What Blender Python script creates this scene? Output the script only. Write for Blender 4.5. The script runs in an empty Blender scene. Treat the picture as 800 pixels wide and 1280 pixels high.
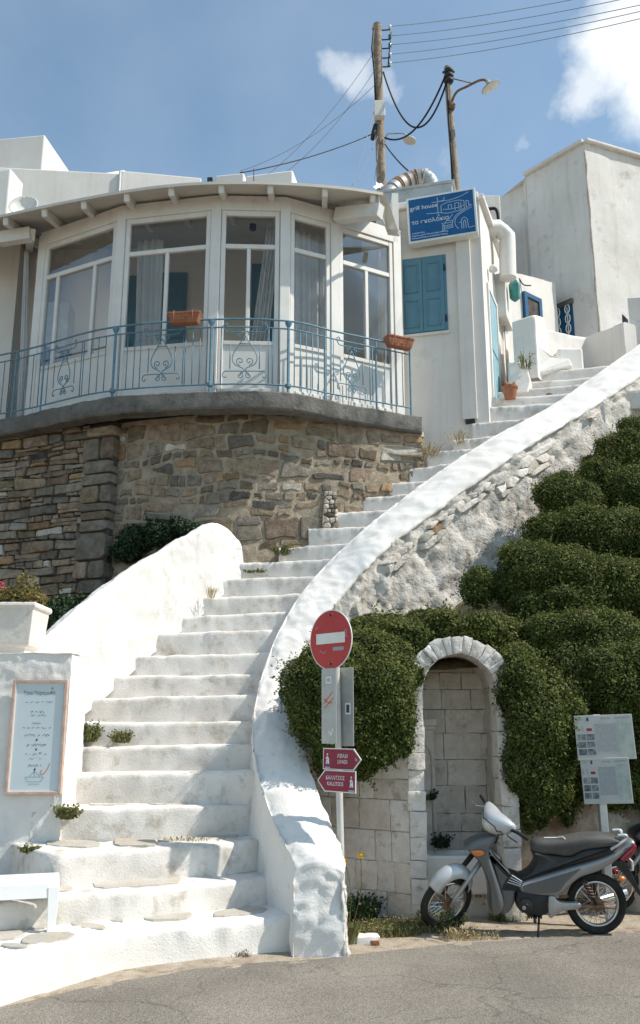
import bpy, bmesh, math, random
import numpy as np
from mathutils import Vector, Matrix, noise as mnoise

random.seed(7)
rng = np.random.default_rng(11)
SC = bpy.context.scene
COL = SC.collection
R = math.radians

# ------------------------------------------------------------------ camera
FOC, PITCH, EYE = 1092.0, R(13.64), 1.8      # focal length in 800-px units, upward pitch, eye height
cam_d = bpy.data.cameras.new('camera')
cam_d.sensor_fit = 'HORIZONTAL'
cam_d.sensor_width = 36.0
cam_d.lens = 36.0 * FOC / 800.0
cam_d.clip_end = 2000.0
cam = bpy.data.objects.new('camera', cam_d)
COL.objects.link(cam)
cam.location = (0, 0, EYE)
cam.rotation_euler = (R(90) + PITCH, 0, 0)
SC.camera = cam

# ------------------------------------------------------------------ sky, sun, exposure
SUN = Vector((0.63, -0.13, 0.76)).normalized()
world = bpy.data.worlds.new('World')
SC.world = world
world.use_nodes = True
wt = world.node_tree
wt.nodes.clear()
SKY_STRENGTH = 0.132


def at(px, py, D):
    """World point seen at photo pixel (px, py) standing D metres in front of the camera."""
    e = math.atan((640.0 - py) / FOC) + PITCH
    z = EYE + D * math.tan(e)
    ax = D * math.cos(PITCH) + (z - EYE) * math.sin(PITCH)
    return Vector(((px - 400.0) / FOC * ax, D, z))


def at_z(px, py, z):
    e = math.atan((640.0 - py) / FOC) + PITCH
    return at(px, py, (z - EYE) / math.tan(e))


def build_world():
    N, L = wt.nodes.new, wt.links.new
    out = N('ShaderNodeOutputWorld')
    bg = N('ShaderNodeBackground')
    bg.inputs['Strength'].default_value = SKY_STRENGTH
    L(bg.outputs[0], out.inputs[0])
    sky = N('ShaderNodeTexSky')
    sky.sky_type = 'NISHITA'
    sky.sun_disc = False
    sky.sun_elevation = math.asin(SUN.z)
    sky.sun_rotation = math.atan2(SUN.x, SUN.y)
    sky.altitude = 50
    sky.air_density = 1.0
    sky.dust_density = 0.5
    sky.ozone_density = 0.25
    tc = N('ShaderNodeTexCoord')
    # warped direction
    nz = N('ShaderNodeTexNoise')
    nz.inputs['Scale'].default_value = 9.0
    nz.inputs['Detail'].default_value = 9.0
    nz.inputs['Roughness'].default_value = 0.62
    L(tc.outputs['Generated'], nz.inputs['Vector'])
    sub = N('ShaderNodeVectorMath'); sub.operation = 'SUBTRACT'
    L(nz.outputs['Color'], sub.inputs[0]); sub.inputs[1].default_value = (0.5, 0.5, 0.5)
    scl = N('ShaderNodeVectorMath'); scl.operation = 'SCALE'
    L(sub.outputs[0], scl.inputs[0]); scl.inputs['Scale'].default_value = 0.11
    addv = N('ShaderNodeVectorMath'); addv.operation = 'ADD'
    L(tc.outputs['Generated'], addv.inputs[0]); L(scl.outputs[0], addv.inputs[1])
    blobs = []
    cp = Vector((0, 0, EYE))
    for (px, py, r, s) in [(775, 72, .058, .95), (815, 30, .070, 1.0), (728, 118, .036, .7), (840, 110, .07, 1.0), (905, 60, .10, 1.0),
                           (450, 98, .036, .55), (425, 82, .026, .45), (480, 112, .026, .4), (648, 185, .012, .22), (690, 140, .02, .25), (570, 205, .02, .18), (985, 150, .07, .9),
                           (-160, 120, .05, .8), (-240, 90, .07, .9)]:
        d = (at(px, py, 10) - cp).normalized()
        blobs.append((d, r, s))
    # the same kind of small fair-weather clouds all round the sky
    rg = random.Random(5)
    for k in range(16):
        a = rg.uniform(0.9, 5.4) ; e = rg.uniform(.3, 1.0)
        base = Vector((math.sin(a) * math.cos(e), math.cos(a) * math.cos(e), math.sin(e)))
        blobs.append((base, rg.uniform(.05, .1), rg.uniform(.6, 1.0)))
    prev = None
    for d, r, s in blobs:
        dist = N('ShaderNodeVectorMath'); dist.operation = 'DISTANCE'
        L(addv.outputs[0], dist.inputs[0]); dist.inputs[1].default_value = d
        mr = N('ShaderNodeMapRange'); mr.interpolation_type = 'SMOOTHSTEP'
        L(dist.outputs['Value'], mr.inputs['Value'])
        mr.inputs['From Min'].default_value = r * 1.15
        mr.inputs['From Max'].default_value = r * 0.30
        mr.inputs['To Min'].default_value = 0.0
        mr.inputs['To Max'].default_value = s
        if prev is None:
            prev = mr.outputs[0]
        else:
            mx = N('ShaderNodeMath'); mx.operation = 'MAXIMUM'
            L(prev, mx.inputs[0]); L(mr.outputs[0], mx.inputs[1])
            prev = mx.outputs[0]
    # thin haze veil
    nv = N('ShaderNodeTexNoise'); nv.inputs['Scale'].default_value = 3.2; nv.inputs['Detail'].default_value = 7
    L(tc.outputs['Generated'], nv.inputs['Vector'])
    mv = N('ShaderNodeMapRange'); L(nv.outputs['Fac'], mv.inputs['Value'])
    mv.inputs['From Min'].default_value = 0.30; mv.inputs['From Max'].default_value = 0.85; mv.inputs['To Min'].default_value = .0; mv.inputs['To Max'].default_value = 0.22
    ad = N('ShaderNodeMath'); ad.operation = 'MAXIMUM'; L(prev, ad.inputs[0]); L(mv.outputs[0], ad.inputs[1])
    mix = N('ShaderNodeMix'); mix.data_type = 'RGBA'
    L(ad.outputs[0], mix.inputs['Factor'])
    tint = N('ShaderNodeMix'); tint.data_type = 'RGBA'; tint.blend_type = 'MULTIPLY'; tint.inputs['Factor'].default_value = 1
    L(sky.outputs[0], tint.inputs[6]); tint.inputs[7].default_value = (.96, 1.12, 1.07, 1)
    L(tint.outputs[2], mix.inputs[6])
    mix.inputs[7].default_value = (6.4, 6.6, 6.7, 1)
    L(mix.outputs[2], bg.inputs['Color'])


build_world()
sun_d = bpy.data.lights.new('sun', 'SUN')
sun_d.energy = 4.1
sun_d.angle = R(0.53)
sun_d.color = (1.0, 0.945, 0.85)
sun = bpy.data.objects.new('sun', sun_d)
COL.objects.link(sun)
sun.rotation_euler = SUN.to_track_quat('Z', 'Y').to_euler()
sun.location = (20, -8, 30)
SC.view_settings.view_transform = 'Standard'
SC.view_settings.look = 'None'
SC.view_settings.exposure = 0.38
SC.view_settings.gamma = 1.0
SC.render.engine = 'CYCLES'
SC.cycles.max_bounces = 8
SC.cycles.transparent_max_bounces = 12
SC.cycles.use_denoising = True

# ------------------------------------------------------------------ helpers
WLOC = {}


def empty(name, loc, label=None, cat=None, group=None, kind=None):
    o = bpy.data.objects.new(name, None)
    COL.objects.link(o)
    o.location = loc
    o.empty_display_size = .1
    WLOC[o.name] = Vector(loc)
    tag(o, label, cat, group, kind)
    return o


def tag(o, label=None, cat=None, group=None, kind=None):
    if label: o['label'] = label
    if cat: o['category'] = cat
    if group: o['group'] = group
    if kind: o['kind'] = kind
    return o


class MB:
    def __init__(s):
        s.v = []; s.f = []

    def add(s, vs, fs):
        b = len(s.v)
        s.v.extend(tuple(v) for v in vs)
        s.f.extend(tuple(i + b for i in f) for f in fs)
        return s

    def bx(s, x0, x1, y0, y1, z0, z1, M=None):
        vs = [Vector((x, y, z)) for x in (x0, x1) for y in (y0, y1) for z in (z0, z1)]
        if M is not None: vs = [M @ v for v in vs]
        fs = [(0, 1, 3, 2), (4, 6, 7, 5), (0, 4, 5, 1), (2, 3, 7, 6), (0, 2, 6, 4), (1, 5, 7, 3)]
        return s.add(vs, fs)

    def bar(s, a, b, w, h, up=(0, 0, 1)):
        """rectangular bar from a to b, width w across, height h along up"""
        a, b = Vector(a), Vector(b)
        d = (b - a); l = d.length; d.normalize()
        up = Vector(up); side = d.cross(up).normalized(); up2 = side.cross(d).normalized()
        M = Matrix((side, d, up2)).transposed().to_4x4(); M.translation = a
        return s.bx(-w / 2, w / 2, 0, l, -h / 2, h / 2, M)

    def prism(s, poly, ext):
        ext = Vector(ext); n = len(poly)
        P = [Vector(p) for p in poly]
        vs = P + [p + ext for p in P]
        fs = [tuple(range(n))[::-1], tuple(range(n, 2 * n))]
        fs += [(i, (i + 1) % n, n + (i + 1) % n, n + i) for i in range(n)]
        return s.add(vs, fs)

    def tube(s, path, r, n=8, closed=False, cap=True):
        P = [Vector(p) for p in path]; m = len(P)
        rr = r if isinstance(r, (list, tuple)) else [r] * m
        vs = []; up = None
        for i, p in enumerate(P):
            if closed: t = P[(i + 1) % m] - P[i - 1]
            else: t = P[min(i + 1, m - 1)] - P[max(i - 1, 0)]
            if t.length < 1e-9: t = Vector((0, 0, 1))
            t.normalize()
            if up is None:
                up = Vector((0, 0, 1)) if abs(t.z) < .9 else Vector((1, 0, 0))
            a = t.cross(up)
            if a.length < 1e-6: a = t.cross(Vector((0, 1, 0)))
            a.normalize(); up = a.cross(t).normalized()
            for k in range(n):
                th = 2 * math.pi * k / n
                vs.append(p + (a * math.cos(th) + up * math.sin(th)) * rr[i])
        fs = []
        for i in range(m if closed else m - 1):
            for k in range(n):
                a0 = i * n + k; a1 = i * n + (k + 1) % n; j = (i + 1) % m
                fs.append((a0, a1, j * n + (k + 1) % n, j * n + k))
        if cap and not closed:
            fs.append(tuple(range(n))[::-1]); fs.append(tuple((m - 1) * n + k for k in range(n)))
        return s.add(vs, fs)

    def lathe(s, prof, n=24, M=None, cap=True):
        """prof list of (r, z) about local z"""
        vs = []
        for r, z in prof:
            for k in range(n):
                th = 2 * math.pi * k / n
                v = Vector((r * math.cos(th), r * math.sin(th), z))
                vs.append(M @ v if M is not None else v)
        fs = []
        for i in range(len(prof) - 1):
            for k in range(n):
                fs.append((i * n + k, i * n + (k + 1) % n, (i + 1) * n + (k + 1) % n, (i + 1) * n + k))
        if cap:
            fs.append(tuple(range(n))[::-1]); fs.append(tuple((len(prof) - 1) * n + k for k in range(n)))
        return s.add(vs, fs)

    def grid(s, rows, flip=False):
        m, n = len(rows), len(rows[0])
        vs = [p for r in rows for p in r]
        fs = []
        for i in range(m - 1):
            for j in range(n - 1):
                q = (i * n + j, i * n + j + 1, (i + 1) * n + j + 1, (i + 1) * n + j)
                fs.append(q[::-1] if flip else q)
        return s.add(vs, fs)

    def xf(s, M):
        s.v = [tuple(M @ Vector(v)) for v in s.v]
        return s


def obj(name, mb, mat, parent=None, smooth=False, bevel=0, subsurf=0, segs=2, solid=0, fixn=True, angle=None):
    if isinstance(mb, MB):
        me = bpy.data.meshes.new(name)
        if parent is not None:
            base = WLOC[parent.name]
        else:
            A = np.array(mb.v)
            base = Vector(((A[:, 0].min() + A[:, 0].max()) / 2, (A[:, 1].min() + A[:, 1].max()) / 2, A[:, 2].min()))
        b = tuple(base)
        me.from_pydata([(v[0] - b[0], v[1] - b[1], v[2] - b[2]) for v in mb.v], [], mb.f)
        if fixn:
            bm = bmesh.new(); bm.from_mesh(me)
            bmesh.ops.recalc_face_normals(bm, faces=bm.faces)
            bm.to_mesh(me); bm.free()
    else:
        me = mb; base = WLOC[parent.name] if parent is not None else Vector((0, 0, 0))
    me.materials.append(mat) if mat is not None else None
    if smooth:
        me.polygons.foreach_set('use_smooth', [True] * len(me.polygons))
    o = bpy.data.objects.new(name, me)
    COL.objects.link(o)
    if parent is not None:
        o.parent = parent
        WLOC[o.name] = base
    else:
        o.location = base
        WLOC[o.name] = Vector(base)
    if solid:
        m = o.modifiers.new('solid', 'SOLIDIFY'); m.thickness = solid; m.offset = 0
    if bevel:
        m = o.modifiers.new('bevel', 'BEVEL'); m.width = bevel; m.segments = segs; m.limit_method = 'ANGLE'; m.angle_limit = R(35)
    if subsurf:
        m = o.modifiers.new('sub', 'SUBSURF'); m.levels = subsurf; m.render_levels = subsurf
    if angle is not None:
        try:
            me.set_sharp_from_angle(angle=R(angle))
        except Exception:
            pass
    return o


def fbm(p, s=1.0, o=4):
    return mnoise.fractal(Vector(p) * s, 1.0, 2.0, o)


def cr(pts, n):
    """Catmull-Rom resample to n points (uniform in parameter)"""
    P = [Vector(p) for p in pts]; m = len(P)
    out = []
    for k in range(n):
        t = k / (n - 1) * (m - 1); i = min(int(t), m - 2); u = t - i
        p0 = P[max(i - 1, 0)]; p1 = P[i]; p2 = P[i + 1]; p3 = P[min(i + 2, m - 1)]
        out.append(0.5 * ((2 * p1) + (p2 - p0) * u + (2 * p0 - 5 * p1 + 4 * p2 - p3) * u * u + (3 * p1 - p0 - 3 * p2 + p3) * u * u * u))
    return out


def lin(pts, n):
    P = [Vector(p) for p in pts]; m = len(P)
    out = []
    for k in range(n):
        t = k / (n - 1) * (m - 1); i = min(int(t), m - 2)
        out.append(P[i].lerp(P[i + 1], t - i))
    return out


def loft(curves, nu, nv, smooth_v=True, smooth_u=True):
    A = [(cr if smooth_u else lin)(c, nu) for c in curves]
    cols = [(cr if smooth_v else lin)([a[i] for a in A], nv) for i in range(nu)]
    return [[cols[i][j] for i in range(nu)] for j in range(nv)]


def rough(rows, amp, scale, octv=4, seed=0.0, amp2=0.0, scale2=20.0):
    m, n = len(rows), len(rows[0])
    out = []
    for j in range(m):
        r = []
        for i in range(n):
            du = rows[j][min(i + 1, n - 1)] - rows[j][max(i - 1, 0)]
            dv = rows[min(j + 1, m - 1)][i] - rows[max(j - 1, 0)][i]
            nn = du.cross(dv)
            if nn.length > 1e-9: nn.normalize()
            p = rows[j][i]
            d = amp * fbm(p + Vector((seed, 0, 0)), scale, octv)
            if amp2: d += amp2 * fbm(p + Vector((0, seed, 3)), scale2, 3)
            r.append(p + nn * d)
        out.append(r)
    return out


# ------------------------------------------------------------------ materials
def mat(name, c1, c2=None, rough_=0.8, scale=3.0, detail=6, bump=0.0, bscale=40.0, metal=0.0, spec=0.3,
        c3=None, s3=1.0, t3=(.55, .75), rnd=0.0, island=0.0, coat=0.0, bdetail=5, contrast=(.35, .65), trans=0.0, hue=0.0, streak=None):
    m = bpy.data.materials.new(name)
    m.use_nodes = True
    nt = m.node_tree; N, L = nt.nodes.new, nt.links.new
    p = nt.nodes['Principled BSDF']
    p.inputs['Roughness'].default_value = rough_
    p.inputs['Metallic'].default_value = metal
    p.inputs['Specular IOR Level'].default_value = spec
    if coat:
        p.inputs['Coat Weight'].default_value = coat
        p.inputs['Coat Roughness'].default_value = .12
    tc = N('ShaderNodeNewGeometry')
    colr = None
    if c2 is not None:
        nz = N('ShaderNodeTexNoise'); nz.inputs['Scale'].default_value = scale; nz.inputs['Detail'].default_value = detail
        nz.inputs['Roughness'].default_value = .6
        L(tc.outputs['Position'], nz.inputs['Vector'])
        mr = N('ShaderNodeMapRange'); L(nz.outputs['Fac'], mr.inputs['Value'])
        mr.inputs['From Min'].default_value = contrast[0]; mr.inputs['From Max'].default_value = contrast[1]
        mx = N('ShaderNodeMix'); mx.data_type = 'RGBA'; L(mr.outputs[0], mx.inputs['Factor'])
        mx.inputs[6].default_value = (*c1, 1); mx.inputs[7].default_value = (*c2, 1)
        colr = mx.outputs[2]
    else:
        rgb = N('ShaderNodeRGB'); rgb.outputs[0].default_value = (*c1, 1); colr = rgb.outputs[0]
    if c3 is not None:
        nz = N('ShaderNodeTexNoise'); nz.inputs['Scale'].default_value = s3; nz.inputs['Detail'].default_value = 8
        nz.inputs['Roughness'].default_value = .68
        L(tc.outputs['Position'], nz.inputs['Vector'])
        mr = N('ShaderNodeMapRange'); L(nz.outputs['Fac'], mr.inputs['Value'])
        mr.inputs['From Min'].default_value = t3[0]; mr.inputs['From Max'].default_value = t3[1]
        mx = N('ShaderNodeMix'); mx.data_type = 'RGBA'; L(mr.outputs[0], mx.inputs['Factor'])
        L(colr, mx.inputs[6]); mx.inputs[7].default_value = (*c3, 1)
        colr = mx.outputs[2]
    if streak is not None:
        mp = N('ShaderNodeMapping'); mp.inputs['Scale'].default_value = (7, 7, .45); L(tc.outputs['Position'], mp.inputs['Vector'])
        nz = N('ShaderNodeTexNoise'); nz.inputs['Scale'].default_value = 1.0; nz.inputs['Detail'].default_value = 8; nz.inputs['Roughness'].default_value = .7
        L(mp.outputs[0], nz.inputs['Vector'])
        mr = N('ShaderNodeMapRange'); L(nz.outputs['Fac'], mr.inputs['Value'])
        mr.inputs['From Min'].default_value = .52; mr.inputs['From Max'].default_value = .85; mr.inputs['To Max'].default_value = streak[1]
        mx = N('ShaderNodeMix'); mx.data_type = 'RGBA'; L(mr.outputs[0], mx.inputs['Factor'])
        L(colr, mx.inputs[6]); mx.inputs[7].default_value = (*streak[0], 1)
        colr = mx.outputs[2]
    if rnd or island:
        hs = N('ShaderNodeHueSaturation')
        src = None
        if rnd:
            oi = N('ShaderNodeObjectInfo'); src = oi.outputs['Random']; k = rnd
        else:
            src = tc.outputs['Random Per Island']; k = island
        mr = N('ShaderNodeMapRange'); L(src, mr.inputs['Value'])
        mr.inputs['To Min'].default_value = 1 - k; mr.inputs['To Max'].default_value = 1 + k
        L(mr.outputs[0], hs.inputs['Value'])
        if hue:
            m5 = N('ShaderNodeMath'); m5.operation = 'MULTIPLY'; L(src, m5.inputs[0]); m5.inputs[1].default_value = 7.31
            m6 = N('ShaderNodeMath'); m6.operation = 'FRACT'; L(m5.outputs[0], m6.inputs[0])
            mh = N('ShaderNodeMapRange'); L(m6.outputs[0], mh.inputs['Value'])
            mh.inputs['To Min'].default_value = .5 - hue; mh.inputs['To Max'].default_value = .5 + hue
            L(mh.outputs[0], hs.inputs['Hue'])
        L(colr, hs.inputs['Color']); colr = hs.outputs[0]
    L(colr, p.inputs['Base Color'])
    if bump:
        nb = N('ShaderNodeTexNoise'); nb.inputs['Scale'].default_value = bscale; nb.inputs['Detail'].default_value = bdetail
        nb.inputs['Roughness'].default_value = .65
        L(tc.outputs['Position'], nb.inputs['Vector'])
        bp = N('ShaderNodeBump'); bp.inputs['Strength'].default_value = min(bump, 1.0); bp.inputs['Distance'].default_value = .02 * max(1, bump)
        L(nb.outputs['Fac'], bp.inputs['Height']); L(bp.outputs[0], p.inputs['Normal'])
    if trans:
        p.inputs['Transmission Weight'].default_value = 0
        tl = N('ShaderNodeBsdfTranslucent'); L(colr, tl.inputs['Color'])
        ms = N('ShaderNodeMixShader'); ms.inputs[0].default_value = trans
        L(p.outputs[0], ms.inputs[1]); L(tl.outputs[0], ms.inputs[2])
        L(ms.outputs[0], nt.nodes['Material Output'].inputs['Surface'])
    return m


def glass_mat(name, tint=(.97, .98, .98), refl=.0):
    m = bpy.data.materials.new(name); m.use_nodes = True
    nt = m.node_tree; N, L = nt.nodes.new, nt.links.new
    nt.nodes.remove(nt.nodes['Principled BSDF'])
    tr = N('ShaderNodeBsdfTransparent'); tr.inputs[0].default_value = (*tint, 1)
    gl = N('ShaderNodeBsdfGlossy'); gl.inputs['Roughness'].default_value = .03
    fr = N('ShaderNodeFresnel'); fr.inputs[0].default_value = 1.5
    mm = N('ShaderNodeMath'); mm.operation = 'MULTIPLY_ADD'; L(fr.outputs[0], mm.inputs[0]); mm.inputs[1].default_value = .32; mm.inputs[2].default_value = refl
    ms = N('ShaderNodeMixShader'); L(mm.outputs[0], ms.inputs[0]); L(tr.outputs[0], ms.inputs[1]); L(gl.outputs[0], ms.inputs[2])
    L(ms.outputs[0], nt.nodes['Material Output'].inputs['Surface'])
    return m


M = {}
M['white'] = mat('whitewash', (.73, .695, .655), (.79, .76, .725), .9, 2.4, bump=.35, bscale=55, c3=(.47, .41, .335), s3=7.0, t3=(.60, .80), spec=.12, bdetail=8)
M['white_step'] = mat('whitewash_steps', (.62, .58, .535), (.76, .725, .685), .9, 3.0, bump=.35, bscale=55, c3=(.36, .305, .24), s3=5.6, t3=(.52, .76), spec=.12, bdetail=8)
M['white_wall'] = mat('painted_wall', (.65, .615, .575), (.71, .68, .645), .85, 1.2, bump=.15, bscale=30, c3=(.52, .48, .43), s3=1.6, t3=(.60, .82), spec=.2, streak=((.42, .38, .33), .5))
M['white_old'] = mat('weathered_limewash', (.65, .615, .57), (.76, .73, .69), .92, 1.2, bump=.4, bscale=34, bdetail=8, c3=(.40, .36, .31), s3=2.4, t3=(.55, .80), spec=.1, streak=((.36, .325, .285), .5))
M['render_rough'] = mat('rough_render', (.47, .425, .375), (.72, .675, .62), .95, 6.0, bump=1.8, bscale=17, c3=(.27, .22, .165), s3=4.4, t3=(.56, .74), spec=.1, bdetail=9)
M['frame'] = mat('white_frame_paint', (.65, .625, .59), (.71, .685, .655), .45, 4, spec=.4, c3=(.50, .46, .41), s3=6, t3=(.62, .85), streak=((.42, .38, .33), .35))
M['soffit'] = mat('roof_board', (.55, .51, .45), (.62, .58, .52), .8, 3, spec=.2, c3=(.36, .31, .25), s3=5, t3=(.60, .8))
M['concrete'] = mat('grey_concrete', (.115, .11, .10), (.18, .17, .155), .95, 4.5, bump=.9, bscale=22, c3=(.07, .066, .06), s3=6, t3=(.55, .75), spec=.1, bdetail=8, streak=((.20, .185, .16), .5))
M['asphalt'] = None
M['dust'] = mat('dusty_verge', (.36, .295, .225), (.47, .405, .325), .95, 6, bump=.8, bscale=60, c3=(.24, .18, .125), s3=8, t3=(.50, .7), spec=.1, bdetail=8)
M['earth'] = mat('dry_earth', (.16, .11, .07), (.27, .20, .13), .95, 5, bump=.9, bscale=18, c3=(.30, .26, .2), s3=2.5, t3=(.5, .7), spec=.1, bdetail=8)
M['bank_wall'] = mat('crumbling_render', (.22, .13, .075), (.40, .34, .27), .95, 3.2, bump=.9, bscale=14, c3=(.45, .40, .33), s3=2.2, t3=(.52, .62), spec=.1, bdetail=8)
M['mortar'] = mat('lime_mortar', (.29, .235, .17), (.41, .345, .265), .95, 7, bump=.9, bscale=34, c3=(.20, .16, .115), s3=5, t3=(.55, .75), spec=.1, bdetail=8)
M['joint_dark'] = mat('dark_earth_joint', (.055, .047, .04), (.10, .085, .07), .95, 8, bump=.6, bscale=40, spec=.1)
M['st_brown'] = mat('brown_stone', (.17, .125, .085), (.28, .22, .16), .9, 9, bump=.9, bscale=26, rnd=.35, hue=.012, c3=(.115, .09, .068), s3=12, t3=(.52, .7), spec=.12, bdetail=8)
M['st_grey'] = mat('grey_stone', (.16, .137, .108), (.265, .23, .19), .9, 9, bump=.9, bscale=26, rnd=.35, c3=(.11, .095, .08), s3=10, t3=(.52, .7), spec=.12, bdetail=8)
M['st_ochre'] = mat('ochre_stone', (.27, .165, .085), (.34, .24, .145), .9, 8, bump=.9, bscale=26, rnd=.3, c3=(.16, .115, .075), s3=9, t3=(.48, .7), spec=.12, bdetail=8)
M['st_white'] = mat('pale_stone', (.44, .40, .335), (.58, .54, .47), .9, 8, bump=.9, bscale=26, rnd=.15, c3=(.30, .25, .19), s3=9, t3=(.52, .72), spec=.12, bdetail=8)
M['st_dark'] = mat('dark_stone', (.07, .062, .056), (.13, .115, .10), .9, 9, bump=.8, bscale=30, rnd=.25, spec=.15)
M['block'] = mat('limewashed_block', (.60, .52, .44), (.72, .645, .57), .92, 6, bump=.9, bscale=22, rnd=.08, c3=(.32, .27, .21), s3=5, t3=(.55, .76), spec=.1, bdetail=8)
M['block_white'] = mat('whitewashed_block', (.68, .615, .55), (.79, .74, .68), .92, 7, bump=1.0, bscale=20, rnd=.06, c3=(.36, .305, .24), s3=8, t3=(.55, .72), spec=.1, bdetail=8)
M['block_joint'] = mat('block_joint', (.40, .345, .285), (.58, .525, .46), .95, 9, bump=.7, bscale=40, spec=.1)
M['flag'] = mat('flagstone', (.40, .37, .325), (.50, .465, .41), .9, 7, bump=.5, bscale=40, rnd=.10, c3=(.5, .40, .29), s3=3, t3=(.5, .72), spec=.15)
M['blue_shutter'] = mat('teal_blue_paint', (.095, .215, .285), (.115, .245, .315), .6, 5, bump=.1, bscale=60, spec=.3, c3=(.165, .29, .345), s3=8, t3=(.62, .8), streak=((.17, .27, .32), .5))
M['blue_rail'] = mat('railing_blue_paint', (.085, .185, .255), (.13, .245, .315), .5, 14, spec=.35, c3=(.15, .09, .055), s3=30, t3=(.58, .72))
M['blue_dark'] = mat('deep_blue_paint', (.008, .075, .17), (.012, .10, .20), .45, 5, spec=.4)
M['blue_door'] = mat('pale_blue_door', (.22, .37, .43), (.27, .43, .48), .6, 5, spec=.3)
M['terracotta'] = mat('terracotta', (.27, .11, .065), (.35, .155, .09), .85, 9, bump=.3, bscale=50, spec=.2, c3=(.5, .32, .22), s3=7, t3=(.62, .8))
M['tin'] = mat('galvanised_metal', (.38, .39, .39), (.50, .51, .51), .5, 9, metal=.6, spec=.5, bump=.1, bscale=20)
M['tin_dull'] = mat('dull_zinc', (.36, .38, .385), (.46, .48, .48), .6, 6, metal=.35, spec=.4, c3=(.3, .28, .25), s3=7, t3=(.6, .8))
M['rust'] = mat('rusty_insulation', (.20, .085, .04), (.32, .17, .09), .9, 12, bump=.6, bscale=40)
M['wood_pole'] = mat('weathered_pole_timber', (.20, .15, .11), (.34, .28, .22), .9, 11, bump=.5, bscale=30, c3=(.12, .09, .07), s3=15, t3=(.55, .7))
M['wood_frame'] = mat('pale_pink_wood', (.46, .31, .25), (.58, .42, .345), .75, 14, bump=.2, bscale=50)
M['cable'] = mat('black_cable', (.015, .015, .018), None, .6)
M['wire'] = mat('grey_wire', (.22, .23, .25), None, .5)
M['curtain'] = mat('grey_curtain', (.70, .69, .69), (.78, .77, .76), .9, 4, trans=.35)
M['curtain_cream'] = mat('cream_curtain', (.66, .60, .50), (.72, .67, .58), .9, 4, trans=.35)
M['interior'] = mat('interior_plaster', (.80, .76, .70), (.84, .80, .75), .9, 2)
M['floor_tile'] = mat('veranda_floor', (.58, .54, .48), (.64, .60, .54), .6, 3)
M['glass'] = glass_mat('window_glass')
M['sign_red'] = mat('sign_red', (.42, .022, .024), (.47, .03, .03), .42, 8, spec=.4, c3=(.52, .30, .26), s3=60, t3=(.68, .74))
M['sign_white'] = mat('sign_white', (.68, .68, .64), (.75, .75, .71), .45, 9, spec=.4)
M['sign_maroon'] = mat('sign_maroon', (.235, .018, .042), (.27, .022, .05), .5, 6, spec=.35)
M['sign_blue'] = mat('sign_blue', (.004, .085, .245), (.006, .10, .27), .4, 6, spec=.4)
M['ink_white'] = mat('white_lettering', (.75, .78, .80), None, .6)
M['ink_dim'] = mat('pale_line_drawing', (.38, .50, .64), None, .6)
M['ink_dark'] = mat('dark_ink', (.06, .08, .10), None, .7)
M['ink_teal'] = mat('teal_ink', (.12, .30, .33), None, .7)
M['ink_red'] = mat('orange_red_ink', (.55, .16, .09), None, .7)
M['ink_yellow'] = mat('yellow_ink', (.65, .45, .06), None, .7)
M['post_grey'] = mat('painted_post', (.46, .445, .41), (.56, .545, .51), .55, 6, spec=.4, c3=(.33, .28, .22), s3=12, t3=(.6, .75))
M['plate_grey'] = mat('bare_sign_back', (.36, .37, .365), (.43, .44, .435), .45, 6, metal=.35, spec=.4, c3=(.27, .27, .26), s3=14, t3=(.58, .75))
M['board'] = mat('board_print', (.40, .405, .385), (.45, .455, .43), .4, 6, spec=.4)
M['board_text'] = mat('board_text_block', (.28, .30, .305), (.34, .36, .36), .5, 60)
M['board_map'] = mat('board_map', (.28, .34, .33), (.44, .46, .41), .5, 14, c3=(.45, .38, .25), s3=9, t3=(.6, .7))
M['board_photo'] = mat('board_photo', (.045, .06, .09), (.26, .27, .27), .5, 26, rnd=.3)
M['menu_paper'] = mat('menu_paper', (.50, .57, .60), (.56, .62, .65), .35, 2, spec=.45)
M['leaf'] = mat('shrub_leaf', (.060, .085, .019), (.115, .140, .034), .65, 2.6, island=.5, hue=.022, spec=.18, trans=.25)
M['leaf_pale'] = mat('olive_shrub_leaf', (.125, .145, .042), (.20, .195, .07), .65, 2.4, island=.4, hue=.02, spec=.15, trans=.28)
M['leaf_dark'] = mat('dark_shrub_leaf', (.022, .044, .018), (.035, .06, .024), .55, 2.2, island=.4, spec=.3, trans=.15)
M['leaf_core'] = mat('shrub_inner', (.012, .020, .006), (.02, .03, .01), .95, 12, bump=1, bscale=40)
M['twig'] = mat('twig', (.10, .075, .05), (.16, .12, .085), .9, 12)
M['leaf_dry'] = mat('dry_plant_leaf', (.24, .13, .045), (.25, .22, .07), .7, 9, island=.5, hue=.03, trans=.3)
M['leaf_grass'] = mat('weed_leaf', (.08, .105, .03), (.19, .18, .07), .7, 7, island=.4, hue=.02, trans=.25)
M['straw'] = mat('dry_straw', (.34, .27, .14), (.44, .36, .21), .8, 7, island=.3, trans=.25)
M['petal_red'] = mat('pink_petal', (.50, .05, .12), (.60, .10, .17), .6, 9, island=.3, trans=.3)
M['petal_yellow'] = mat('yellow_petal', (.75, .42, .02), None, .6, trans=.3)
M['planter'] = mat('cast_planter', (.66, .60, .54), (.74, .69, .63), .85, 5, bump=.3, bscale=30, c3=(.50, .42, .34), s3=5, t3=(.58, .78))
M['basin'] = mat('marble_basin', (.68, .65, .58), (.76, .73, .67), .6, 4, c3=(.45, .35, .22), s3=4, t3=(.56, .75))
M['bench'] = mat('white_bench_paint', (.80, .80, .79), (.84, .84, .83), .4, 6, spec=.4)
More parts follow.
